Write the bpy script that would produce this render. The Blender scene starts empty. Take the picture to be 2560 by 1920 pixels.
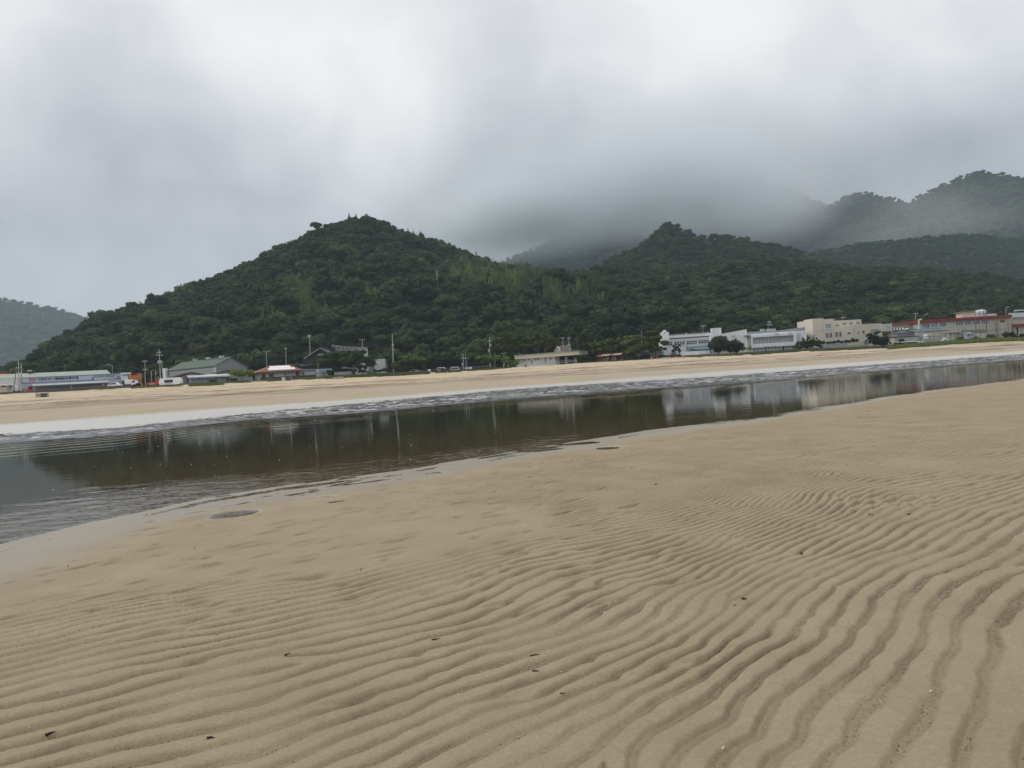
import bpy, math, random
import numpy as np
from mathutils import Vector, Matrix, Euler

random.seed(7)
rng = np.random.default_rng(11)
SC = bpy.context.scene
COL = SC.collection
R = math.radians

# ---------------------------------------------------------------- camera
EYE = 1.5
FOC = 1920.0            # focal length in pixels of a 2560 wide picture
ROLL = R(3.58)
PITCH = -math.atan(18.0 / FOC)
cam_d = bpy.data.cameras.new('camera')
cam_d.sensor_fit = 'HORIZONTAL'
cam_d.sensor_width = 36.0
cam_d.lens = 36.0 * FOC / 2560.0
cam_d.clip_start = 0.05
cam_d.clip_end = 30000
cam = bpy.data.objects.new('camera', cam_d)
COL.objects.link(cam)
_f = Vector((0, math.cos(PITCH), math.sin(PITCH)))
_r0 = Vector((1, 0, 0))
_u0 = _r0.cross(_f)
_r = _r0 * math.cos(ROLL) - _u0 * math.sin(ROLL)
_u = _u0 * math.cos(ROLL) + _r0 * math.sin(ROLL)
cam.matrix_world = Matrix(((_r.x, _u.x, -_f.x, 0), (_r.y, _u.y, -_f.y, 0), (_r.z, _u.z, -_f.z, EYE), (0, 0, 0, 1)))
SC.camera = cam

# ---------------------------------------------------------------- render / colour
SC.render.engine = 'CYCLES'
SC.view_settings.view_transform = 'Standard'
SC.view_settings.look = 'None'
SC.view_settings.exposure = 0.0
SC.view_settings.gamma = 1.0
SC.cycles.use_denoising = True
try:
    SC.cycles.denoiser = 'OPENIMAGEDENOISE'
    SC.cycles.denoising_prefilter = 'ACCURATE'
except Exception:
    pass
SC.cycles.max_bounces = 6
SC.cycles.diffuse_bounces = 3
SC.cycles.glossy_bounces = 3
SC.cycles.transparent_max_bounces = 8
SC.cycles.volume_bounces = 4
SC.cycles.use_adaptive_sampling = True
SC.cycles.adaptive_threshold = 0.012
SC.cycles.caustics_reflective = False
SC.cycles.caustics_refractive = False

# ---------------------------------------------------------------- node helper
class NT:
    def __init__(s, nt):
        s.nt = nt; s.N = nt.nodes; s.L = nt.links
    def new(s, t, **kw):
        n = s.N.new(t)
        for k, v in kw.items():
            setattr(n, k, v)
        return n
    def put(s, sock, v):
        if hasattr(v, 'links') or isinstance(v, bpy.types.NodeSocket):
            s.L.new(v, sock)
        else:
            try:
                sock.default_value = v
            except Exception:
                sock.default_value = (v[0], v[1], v[2], 1.0) if len(v) == 3 else v
    def m(s, op, a, b=0.0, c=0.0, clamp=False):
        n = s.new('ShaderNodeMath', operation=op, use_clamp=clamp)
        s.put(n.inputs[0], a); s.put(n.inputs[1], b)
        if op in ('MULTIPLY_ADD', 'SMOOTH_MIN', 'COMPARE'):
            s.put(n.inputs[2], c)
        return n.outputs[0]
    def mix(s, f, a, b, t='MIX'):
        n = s.new('ShaderNodeMix', data_type='RGBA', blend_type=t)
        s.put(n.inputs[0], f)
        s.put(n.inputs[6], a if not isinstance(a, tuple) or len(a) == 4 else (*a, 1))
        s.put(n.inputs[7], b if not isinstance(b, tuple) or len(b) == 4 else (*b, 1))
        return n.outputs[2]
    def ramp(s, f, stops):
        n = s.new('ShaderNodeValToRGB')
        e = n.color_ramp.elements
        while len(e) < len(stops):
            e.new(0.5)
        for i, (p, c) in enumerate(stops):
            e[i].position = p
            e[i].color = (c, c, c, 1) if not isinstance(c, tuple) else (*c[:3], 1)
        s.put(n.inputs[0], f)
        return n.outputs[0]
    def noise(s, vec, scale=1.0, detail=3.0, rough=0.5, dist=0.0, out=0):
        n = s.new('ShaderNodeTexNoise')
        s.put(n.inputs['Vector'], vec)
        s.put(n.inputs['Scale'], scale); s.put(n.inputs['Detail'], detail)
        s.put(n.inputs['Roughness'], rough); s.put(n.inputs['Distortion'], dist)
        return n.outputs[out]
    def mapping(s, vec, scale=(1, 1, 1), rot=(0, 0, 0), loc=(0, 0, 0)):
        n = s.new('ShaderNodeMapping')
        s.put(n.inputs['Vector'], vec)
        n.inputs['Scale'].default_value = scale; n.inputs['Rotation'].default_value = rot; n.inputs['Location'].default_value = loc
        return n.outputs[0]

# ---------------------------------------------------------------- world: overcast sky
world = bpy.data.worlds.new('World')
SC.world = world
world.use_nodes = True
SUN_EL, SUN_AZ = R(42), R(262)      # compass-like angle from +Y, clockwise: from the left, a little behind the camera
w = NT(world.node_tree)
w.N.clear()
tc = w.new('ShaderNodeTexCoord').outputs['Generated']
sep = w.new('ShaderNodeSeparateXYZ'); w.L.new(tc, sep.inputs[0])
az = w.m('ARCTAN2', sep.outputs[0], sep.outputs[1])
el = w.m('ARCSINE', sep.outputs[2])
elp = w.m('MAXIMUM', el, 0.0)
# cloud layer projected on a plane overhead, flattened near the horizon
den = w.m('ADD', w.m('MAXIMUM', sep.outputs[2], 0.0), 0.28)
cmb = w.new('ShaderNodeCombineXYZ')
w.L.new(w.m('DIVIDE', sep.outputs[0], den), cmb.inputs[0])
w.L.new(w.m('DIVIDE', sep.outputs[1], den), cmb.inputs[1])
n1 = w.noise(cmb.outputs[0], 1.0, 3.5, 0.42, 0.3)
n2 = w.noise(tc, 5.0, 5.0, 0.5, 0.5)
n3 = w.noise(tc, 11.0, 4.0, 0.5, 0.4)
def lobe(a0, e0, sa, se, amp):
    da = w.m('DIVIDE', w.m('SUBTRACT', az, a0), sa)
    de = w.m('DIVIDE', w.m('SUBTRACT', el, e0), se)
    q = w.m('ADD', w.m('MULTIPLY', da, da), w.m('MULTIPLY', de, de))
    return w.m('MULTIPLY', w.m('EXPONENT', w.m('MULTIPLY', q, -1.0)), amp)
def sky_px(px, py, sx, sy, amp):
    hx = (px - 1280) / FOC
    return lobe(math.atan(hx), math.atan((942 + (1280 - px) * .0625 - py) / FOC * math.cos(math.atan(hx))), sx / FOC, sy / FOC, amp)
base = w.ramp(w.m('MULTIPLY', elp, 1 / 1.2), [(0.0, 0.44), (0.10, 0.52), (0.20, 0.66), (0.31, 0.83), (0.42, 0.93), (0.7, 0.97), (1.0, 1.0)])
tot = w.m('ADD', base, w.m('MULTIPLY', w.m('SUBTRACT', n1, 0.5), 0.22))
tot = w.m('ADD', tot, w.m('MULTIPLY', w.m('SUBTRACT', n2, 0.5), 0.34))
tot = w.m('ADD', tot, w.m('MULTIPLY', w.m('SUBTRACT', n3, 0.5), 0.22))
for l in [
    (760, 140, 330, 170, 0.15), (1000, 330, 170, 150, 0.13), (1350, 120, 190, 300, -0.17), (1500, 450, 560, 150, -0.19),
    (300, 150, 150, 200, -0.16), (560, 320, 200, 110, -0.11), (1720, 180, 220, 170, 0.10), (2380, 130, 260, 170, 0.10), (2150, 430, 330, 90, -0.12),
    (150, 420, 260, 120, 0.04), (160, 760, 330, 110, 0.14), (1900, 80, 160, 160, 0.06), (2080, 250, 150, 60, 0.05), (420, 260, 160, 40, 0.05), (120, 560, 220, 50, -0.06), (2450, 330, 180, 40, -0.05), (640, 480, 200, 40, -0.05), (900, 430, 260, 110, 0.06), (1500, 560, 400, 80, -0.09), (60, 60, 160, 120, 0.10)]:
    tot = w.m('ADD', tot, sky_px(*l))
tot = w.m('MAXIMUM', tot, 0.16)
tint = w.mix(w.m('MULTIPLY', w.m('SUBTRACT', tot, 0.30), 1.6, clamp=True), (0.905, 0.968, 1.10), (0.985, 0.996, 1.012))
cl = w.new('ShaderNodeVectorMath', operation='SCALE')
w.L.new(tint, cl.inputs[0]); w.L.new(tot, cl.inputs['Scale'])
below = w.m('LESS_THAN', sep.outputs[2], -0.02)
skyt = w.new('ShaderNodeTexSky', sky_type='NISHITA', sun_disc=False, sun_elevation=SUN_EL, sun_rotation=SUN_AZ)
nish = w.new('ShaderNodeVectorMath', operation='SCALE'); w.L.new(skyt.outputs[0], nish.inputs[0]); nish.inputs['Scale'].default_value = 0.07
allsky = w.mix(0.96, nish.outputs[0], cl.outputs[0])
fin = w.mix(below, allsky, (0.16, 0.15, 0.13))
bg = w.new('ShaderNodeBackground'); w.L.new(fin, bg.inputs[0]); bg.inputs[1].default_value = 1.0
wo = w.new('ShaderNodeOutputWorld'); w.L.new(bg.outputs[0], wo.inputs[0])

sun_d = bpy.data.lights.new('sun', 'SUN')
sun_d.energy = 1.25; sun_d.angle = R(18); sun_d.color = (1.0, 0.96, 0.90)
sun = bpy.data.objects.new('sun', sun_d)
COL.objects.link(sun)
_sd = Vector((math.sin(SUN_AZ) * math.cos(SUN_EL), math.cos(SUN_AZ) * math.cos(SUN_EL), math.sin(SUN_EL)))
sun.rotation_euler = _sd.to_track_quat('Z', 'Y').to_euler()

# ---------------------------------------------------------------- picture <-> place
Rm = np.array([[_r.x, _u.x, _f.x], [_r.y, _u.y, _f.y], [_r.z, _u.z, _f.z]])
def ray(px, py):
    d = Rm @ np.array([(px - 1280) / FOC, -(py - 960) / FOC, 1.0])
    return d / d[1]
def W(px, py, D):
    d = ray(px, py)
    return Vector((d[0] * D, D, EYE + d[2] * D))
def hor(px):
    return 942 + (1280 - px) * 0.0625
def ux(px):
    return ray(px, hor(px))[0]
def proj(X, Y, Z):
    v = np.stack([np.asarray(X), np.asarray(Y), np.asarray(Z) - EYE])
    c = Rm.T @ v.reshape(3, -1)
    return (1280 + FOC * c[0] / c[2]).reshape(np.shape(X)), (960 - FOC * c[1] / c[2]).reshape(np.shape(X))
def table(rows, arr_px=True):
    xs = np.array([ux(r[0]) for r in rows]); vs = np.array([r[1:] for r in rows], float)
    return xs, vs
def interp(tab, u, k=0):
    return np.interp(u, tab[0], tab[1][:, k])

# value noise on arrays
def vnoise(x, y, seed=0):
    r = np.random.default_rng(seed)
    T = r.random((256, 256))
    xi = np.floor(x).astype(int); yi = np.floor(y).astype(int)
    fx = x - xi; fy = y - yi
    fx = fx * fx * fx * (fx * (fx * 6 - 15) + 10); fy = fy * fy * fy * (fy * (fy * 6 - 15) + 10)
    a = T[xi % 256, yi % 256]; b = T[(xi + 1) % 256, yi % 256]; c = T[xi % 256, (yi + 1) % 256]; d = T[(xi + 1) % 256, (yi + 1) % 256]
    return (a * (1 - fx) + b * fx) * (1 - fy) + (c * (1 - fx) + d * fx) * fy
def fbm(x, y, seed=0, octaves=4, gain=0.5):
    s = 0; a = 1; t = 0
    for i in range(octaves):
        s = s + a * vnoise(x * 2 ** i + 17.3 * i, y * 2 ** i - 9.1 * i, seed + i); t += a; a *= gain
    return s / t
def sstep(a, b, x):
    t = np.clip((x - a) / (b - a), 0, 1)
    return t * t * (3 - 2 * t)

# ---------------------------------------------------------------- object helpers
def tag(o, label=None, cat=None, group=None, kind=None):
    if label: o['label'] = label
    if cat: o['category'] = cat
    if group: o['group'] = group
    if kind: o['kind'] = kind
    return o
def link(o, parent=None):
    COL.objects.link(o)
    if parent is not None: o.parent = parent
    return o
def empty(name, loc=(0, 0, 0), rz=0.0, **kw):
    o = bpy.data.objects.new(name, None)
    o.empty_display_size = 0.5
    o.location = loc; o.rotation_euler = (0, 0, rz)
    link(o)
    return tag(o, **kw)
def npmesh(name, verts, faces, mats, smooth=False, mat_idx=None, attrs=None):
    """verts (n,3) array; faces (m,k) array or a list of lists"""
    me = bpy.data.meshes.new(name)
    if isinstance(faces, np.ndarray):
        k = faces.shape[1]
        me.vertices.add(len(verts)); me.vertices.foreach_set('co', np.asarray(verts, np.float32).ravel())
        me.loops.add(faces.size); me.loops.foreach_set('vertex_index', faces.astype(np.int32).ravel())
        me.polygons.add(len(faces)); me.polygons.foreach_set('loop_start', np.arange(0, faces.size, k, dtype=np.int32))
        me.polygons.foreach_set('loop_total', np.full(len(faces), k, np.int32))
        me.update(calc_edges=True)
    else:
        me.from_pydata([tuple(v) for v in verts], [], faces)
        me.update()
    for m in (mats if isinstance(mats, (list, tuple)) else [mats]):
        me.materials.append(m)
    if mat_idx is not None:
        me.polygons.foreach_set('material_index', np.asarray(mat_idx, np.int32))
    if smooth:
        me.polygons.foreach_set('use_smooth', np.ones(len(me.polygons), bool))
    for an, (dom, av) in (attrs or {}).items():
        a = me.attributes.new(an, 'FLOAT', dom); a.data.foreach_set('value', np.asarray(av, np.float32))
    return me
def obj(name, me, parent=None, loc=None, rz=None):
    o = bpy.data.objects.new(name, me)
    if loc is not None: o.location = loc
    if rz is not None: o.rotation_euler = (0, 0, rz)
    return link(o, parent)

class MB:
    """collects boxes, tubes and prisms into one mesh"""
    def __init__(s): s.v = []; s.f = []
    def box(s, x0, x1, y0, y1, z0, z1):
        n = len(s.v)
        s.v += [(x0, y0, z0), (x1, y0, z0), (x1, y1, z0), (x0, y1, z0), (x0, y0, z1), (x1, y0, z1), (x1, y1, z1), (x0, y1, z1)]
        s.f += [[n, n + 3, n + 2, n + 1], [n + 4, n + 5, n + 6, n + 7], [n, n + 1, n + 5, n + 4], [n + 1, n + 2, n + 6, n + 5], [n + 2, n + 3, n + 7, n + 6], [n + 3, n, n + 4, n + 7]]
        return s
    def prism(s, poly, y0, y1):
        """poly: (x, z) points counter-clockwise seen from the front (-y)"""
        n = len(s.v); k = len(poly)
        s.v += [(x, y0, z) for x, z in poly] + [(x, y1, z) for x, z in poly]
        s.f += [[n + i for i in range(k)], [n + k + i for i in reversed(range(k))]]
        s.f += [[n + (i + 1) % k, n + i, n + k + i, n + k + (i + 1) % k] for i in range(k)]
        return s
    def prism_x(s, poly, x0, x1):
        """poly: (y, z) points"""
        n = len(s.v); k = len(poly)
        s.v += [(x0, y, z) for y, z in poly] + [(x1, y, z) for y, z in poly]
        s.f += [[n + i for i in range(k)], [n + k + i for i in reversed(range(k))]]
        s.f += [[n + (i + 1) % k, n + i, n + k + i, n + k + (i + 1) % k] for i in range(k)]
        return s
    def tube(s, a, b, r0, r1=None, k=8):
        r1 = r0 if r1 is None else r1
        a = Vector(a); b = Vector(b); d = (b - a).normalized()
        p = d.orthogonal().normalized(); q = d.cross(p)
        n = len(s.v)
        for c, r in ((a, r0), (b, r1)):
            s.v += [tuple(c + (p * math.cos(t) + q * math.sin(t)) * r) for t in (2 * math.pi * i / k for i in range(k))]
        s.f += [[n + i, n + (i + 1) % k, n + k + (i + 1) % k, n + k + i] for i in range(k)]
        s.f += [[n + i for i in reversed(range(k))], [n + k + i for i in range(k)]]
        return s
    def poly(s, pts):
        n = len(s.v); s.v += [tuple(p) for p in pts]; s.f.append([n + i for i in range(len(pts))]); return s
    def slab(s, pts, t):
        """a sheet of thickness t below the polygon pts (3d, ccw from above)"""
        n = len(s.v); k = len(pts)
        s.v += [tuple(p) for p in pts] + [(p[0], p[1], p[2] - t) for p in pts]
        s.f += [[n + i for i in range(k)], [n + k + i for i in reversed(range(k))]]
        s.f += [[n + (i + 1) % k, n + i, n + k + i, n + k + (i + 1) % k] for i in range(k)]
        return s
    def lathe(s, prof, c=(0, 0, 0), k=12):
        n = len(s.v)
        for r, z in prof:
            s.v += [(c[0] + r * math.cos(2 * math.pi * i / k), c[1] + r * math.sin(2 * math.pi * i / k), c[2] + z) for i in range(k)]
        for j in range(len(prof) - 1):
            s.f += [[n + j * k + i, n + j * k + (i + 1) % k, n + (j + 1) * k + (i + 1) % k, n + (j + 1) * k + i] for i in range(k)]
        s.f += [[n + i for i in reversed(range(k))], [n + (len(prof) - 1) * k + i for i in range(k)]]
        return s
    def build(s, name, mat, parent=None, smooth=False, **kw):
        me = bpy.data.meshes.new(name)
        me.from_pydata(s.v, [], s.f); me.update()
        me.materials.append(mat)
        if smooth: me.polygons.foreach_set('use_smooth', np.ones(len(me.polygons), bool))
        o = obj(name, me, parent)
        return tag(o, **kw) if kw else o

def copy_tree(o, parent=None):
    c = o.copy(); COL.objects.link(c); c.parent = parent
    for ch in list(o.children): copy_tree(ch, c)
    return c

# ---------------------------------------------------------------- materials
MATS = {}
def mat(name, col, rough=0.7, var=0.12, scale=0.8, metal=0.0, streak=0.0, bump=0.0, spec=0.3):
    """plain procedural paint / concrete / metal with uneven colour and rain streaks"""
    if name in MATS: return MATS[name]
    m = bpy.data.materials.new(name); m.use_nodes = True
    n = NT(m.node_tree); bs = n.N['Principled BSDF']
    tcn = n.new('ShaderNodeTexCoord').outputs['Object']
    a = n.noise(tcn, scale, 5, 0.6)
    f = n.m('MULTIPLY_ADD', n.m('SUBTRACT', a, 0.5), var * 2, 1.0)
    if streak:
        b = n.noise(n.mapping(tcn, (2.2, 2.2, 0.18)), 1.0, 4, 0.65)
        f = n.m('MULTIPLY', f, n.m('SUBTRACT', 1.0, n.m('MULTIPLY', n.ramp(b, [(0.45, 0.0), (0.75, 1.0)]), streak)))
    sc = n.new('ShaderNodeVectorMath', operation='SCALE'); sc.inputs[0].default_value = col[:3]; n.L.new(f, sc.inputs['Scale'])
    n.L.new(sc.outputs[0], bs.inputs['Base Color'])
    bs.inputs['Roughness'].default_value = rough; bs.inputs['Metallic'].default_value = metal
    bs.inputs['Specular IOR Level'].default_value = spec
    if bump:
        bp = n.new('ShaderNodeBump'); bp.inputs['Strength'].default_value = bump; bp.inputs['Distance'].default_value = 0.05
        n.L.new(n.noise(tcn, scale * 8, 4, 0.6), bp.inputs['Height']); n.L.new(bp.outputs[0], bs.inputs['Normal'])
    MATS[name] = m
    return m
def glass(name, col, rough=0.12):
    if name in MATS: return MATS[name]
    m = mat(name, col, rough, 0.25, 0.6, spec=0.5)
    return m
def leafmat(name, c1, c2, hue=0.0, spec=0.12):
    if name in MATS: return MATS[name]
    m = bpy.data.materials.new(name); m.use_nodes = True
    n = NT(m.node_tree); bs = n.N['Principled BSDF']
    oi = n.new('ShaderNodeObjectInfo').outputs['Random']
    at = n.new('ShaderNodeAttribute', attribute_name='tint').outputs['Fac']
    geo = n.new('ShaderNodeNewGeometry').outputs['Position']
    patch = n.noise(geo, 0.012, 3, 0.6)
    f = n.m('ADD', n.m('MULTIPLY', at, 0.55), n.m('MULTIPLY', oi, 0.45))
    c = n.mix(f, c1, c2)
    c = n.mix(n.ramp(patch, [(0.4, 0.0), (0.65, 0.55)]), c, n.mix(f, tuple(x * 0.85 for x in c1), (c2[0] * 1.05, c2[1] * 0.96, c2[2] * 0.9)))
    # a few reddish or yellowish crowns
    odd = n.new('ShaderNodeMath', operation='FRACT'); n.L.new(n.m('MULTIPLY', oi, 37.7), odd.inputs[0])
    c = n.mix(n.ramp(odd.outputs[0], [(0.92, 0.0), (0.95, 0.45)]), c, (c2[0] * 1.45, c2[1] * 1.05, c2[2] * 0.95))
    hs = n.new('ShaderNodeHueSaturation'); n.L.new(c, hs.inputs['Color'])
    n.L.new(n.m('MULTIPLY_ADD', odd.outputs[0], 0.7, 0.7), hs.inputs['Value']); hs.inputs['Saturation'].default_value = 1.0
    n.L.new(hs.outputs[0], bs.inputs['Base Color'])
    bs.inputs['Roughness'].default_value = 0.75; bs.inputs['Specular IOR Level'].default_value = spec
    MATS[name] = m
    return m

# ================================================================ shore tables (picture column -> metres)
NEAR = table([(x, 2.0 * 960 * EYE / (y - hor(x))) for x, y in
              [(-700, 1560), (-300, 1430), (0, 1345), (250, 1292), (498, 1240), (760, 1205), (1041, 1168), (1250, 1132), (1412, 1106), (1640, 1073), (1852, 1047),
               (2083, 1013), (2300, 978), (2560, 946), (2800, 925), (3300, 890)]])
HW = [(x, 1.0 * FOC * EYE / h1, FOC * EYE / h2, FOC * EYE / h3) for x, h1, h2, h3 in
      [(-700, 50, 84, 104), (0, 46, 66, 84), (300, 44, 67, 81), (600, 38, 54, 67), (900, 35, 43, 66), (1280, 28, 32, 55), (1850, 24, 31, 51), (2500, 20, 24, 39), (3300, 15, 18, 32)]]
FAR = table(HW)               # columns: end of the wet film, water's edge, start of the riffle
BASE = [(-900, 36, 225, 165), (0, 36, 225, 150), (200, 33, 225, 150), (400, 32, 228, 155), (600, 28.5, 240, 160), (700, 29, 250, 165), (960, 25, 260, 175), (1100, 23, 262, 180), (1300, 23, 250, 180),
        (1500, 23, 240, 178), (1700, 22, 232, 175), (1860, 19, 232, 178), (2060, 18, 232, 185), (2250, 15, 235, 190), (2450, 18, 238, 190), (2560, 14, 240, 192), (3400, 12, 260, 200)]
BT = table([(x, EYE + h * D / FOC, D, Dd) for x, h, D, Dd in BASE])      # ground height at the wall, its distance, distance of the tide line
def ground_z(X, Y):
    """height of the far shore"""
    u = X / Y
    zb, Db, Dd = interp(BT, u, 0), interp(BT, u, 1), interp(BT, u, 2)
    D1, D2, D3 = interp(FAR, u, 0), interp(FAR, u, 1), interp(FAR, u, 2)
    t1 = sstep(0, 1, (Y - D2) / (Dd - D2))
    z = np.where(Y < D2, -(D2 - Y) * 0.02, 0.0)
    zl = (Y - D2) / (Dd - D2)
    z = np.where(Y >= D2, 0.02 + 1.43 * (0.25 * zl + 0.75 * zl * zl), z)
    z = np.where(Y >= Dd, 1.45 + (zb - 1.45) * np.clip((Y - Dd) / (Db - Dd), 0, 1), z)
    z = np.maximum(z, -1.2)
    return z

# ---------------------------------------------------------------- sand materials
def sand_material(name, near):
    m = bpy.data.materials.new(name); m.use_nodes = True
    n = NT(m.node_tree); bs = n.N['Principled BSDF']
    P = n.new('ShaderNodeNewGeometry').outputs['Position']
    wet = n.new('ShaderNodeAttribute', attribute_name='wet').outputs['Fac']
    dry = n.new('ShaderNodeAttribute', attribute_name='dry').outputs['Fac']
    deb = n.new('ShaderNodeAttribute', attribute_name='debris').outputs['Fac']
    grain = n.noise(P, 260.0 if near else 6.0, 3, 0.75)
    blot = n.noise(P, 1.3 if near else 0.12, 5, 0.6)
    fine = n.noise(P, 28.0 if near else 1.6, 4, 0.7)
    speck = n.noise(P, 62.0 if near else 2.2, 6, 0.85)
    if near:
        c = n.mix(n.ramp(blot, [(0.3, 0.0), (0.7, 1.0)]), (0.300, 0.240, 0.152), (0.366, 0.300, 0.198))
        c = n.mix(n.m('MULTIPLY', n.ramp(fine, [(0.35, 0.0), (0.75, 1.0)]), 0.35), c, (0.24, 0.185, 0.118))
    else:
        c = n.mix(n.ramp(blot, [(0.3, 0.0), (0.7, 1.0)]), (0.385, 0.325, 0.228), (0.455, 0.388, 0.280))
        dryc = n.mix(n.ramp(fine, [(0.3, 0.0), (0.7, 1.0)]), (0.50, 0.405, 0.285), (0.63, 0.52, 0.385))
        foot = n.noise(n.mapping(P, (0.10, 0.28, 1)), 1.0, 7, 0.8)
        dryc = n.mix(n.ramp(foot, [(0.50, 0.0), (0.60, 0.75)]), dryc, (0.36, 0.24, 0.14))
        c = n.mix(dry, c, dryc)
    # coarse grit and shell hash lying in the troughs
    grit = n.noise(P, 150.0 if near else 2.0, 2, 0.8)
    if near:
        dk = n.m('MULTIPLY', n.ramp(grit, [(0.56, 0.0), (0.63, 1.0)]), deb)
        lt = n.m('MULTIPLY', n.ramp(n.noise(P, 210.0, 2, 0.8), [(0.66, 0.0), (0.70, 1.0)]), deb)
        c = n.mix(n.m('MULTIPLY', deb, 0.62), c, (0.150, 0.112, 0.066))  # wet gritty trough tone; also paints in ripple shading the low relief lacks
        c = n.mix(n.m('MULTIPLY', dk, 0.75), c, (0.085, 0.06, 0.04))
        c = n.mix(n.m('MULTIPLY', lt, 0.6), c, (0.55, 0.47, 0.36))
    else:
        dn = n.noise(n.mapping(P, (0.07, 0.22, 1)), 1.0, 7, 0.8)
        c = n.mix(n.m('MULTIPLY', n.ramp(dn, [(0.44, 0.0), (0.6, 1.0)]), n.m('MULTIPLY', deb, 0.9)), c, (0.115, 0.085, 0.055))
    gm = n.new('ShaderNodeVectorMath', operation='SCALE'); n.L.new(c, gm.inputs[0])
    n.L.new(n.m('MULTIPLY', n.m('MULTIPLY_ADD', grain, 0.8 if near else 0.5, 0.60 if near else 0.75), n.m('MULTIPLY_ADD', speck, 0.95, 0.525)), gm.inputs['Scale'])
    c2 = n.mix(n.m('MULTIPLY', wet, 0.45), gm.outputs[0], (0.17, 0.135, 0.09) if near else (0.53, 0.51, 0.485))  # near: wet darkening; far: sky sheen painted as a pale film colour
    if not near: c2 = n.mix(n.m('MULTIPLY', wet, 0.35), c2, (0.53, 0.51, 0.485))  # far film: more of the painted sky sheen
    n.L.new(c2, bs.inputs['Base Color'])
    ro = n.m('MULTIPLY_ADD', wet, -0.42 if near else -0.55, 0.82 if near else 0.9)
    n.L.new(n.m('MULTIPLY_ADD', n.m('SUBTRACT', fine, 0.5), 0.15, ro), bs.inputs['Roughness'])
    n.L.new(n.m('MULTIPLY_ADD', wet, 0.35 if near else 0.8, 0.28 if near else 0.15), bs.inputs['Specular IOR Level'])
    n.L.new(n.m('MULTIPLY', wet, 0.5 if near else 1.0), bs.inputs['Coat Weight']); bs.inputs['Coat Roughness'].default_value = 0.32 if near else 0.5
    bp = n.new('ShaderNodeBump'); bp.inputs['Strength'].default_value = 0.55 if near else 0.8
    bp.inputs['Distance'].default_value = 0.007 if near else 0.12
    hgt = n.m('ADD', n.m('ADD', n.m('MULTIPLY', grain, 0.8), n.m('MULTIPLY', fine, 1.2)), n.m('MULTIPLY', speck, 0.9))
    if near:
        hgt = n.m('ADD', hgt, n.m('MULTIPLY', n.m('MULTIPLY', grit, deb), 2.0))
    hgt = n.m('MULTIPLY', hgt, n.m('SUBTRACT', 1.0, n.m('MULTIPLY', wet, 0.75)))
    n.L.new(hgt, bp.inputs['Height']); n.L.new(bp.outputs[0], bs.inputs['Normal'])
    return m
M_SAND = sand_material('rippled_wet_sand', True)
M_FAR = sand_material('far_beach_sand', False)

def polar_grid(us, Ds, zfun, name, material, attrf=None, smooth=True, kind='structure'):
    U, D = np.meshgrid(us, Ds)
    X = U * D; Y = D
    Z, A = zfun(U, X, Y)
    nv, nh = len(Ds), len(us)
    idx = np.arange(nv * nh).reshape(nv, nh)
    F = np.stack([idx[:-1, :-1], idx[:-1, 1:], idx[1:, 1:], idx[1:, :-1]], -1).reshape(-1, 4)
    me = npmesh(name, np.stack([X, Y, Z], -1).reshape(-1, 3), F, material, smooth, attrs={k: ('POINT', v.ravel()) for k, v in A.items()})
    return tag(obj(name, me), kind=kind)

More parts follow.
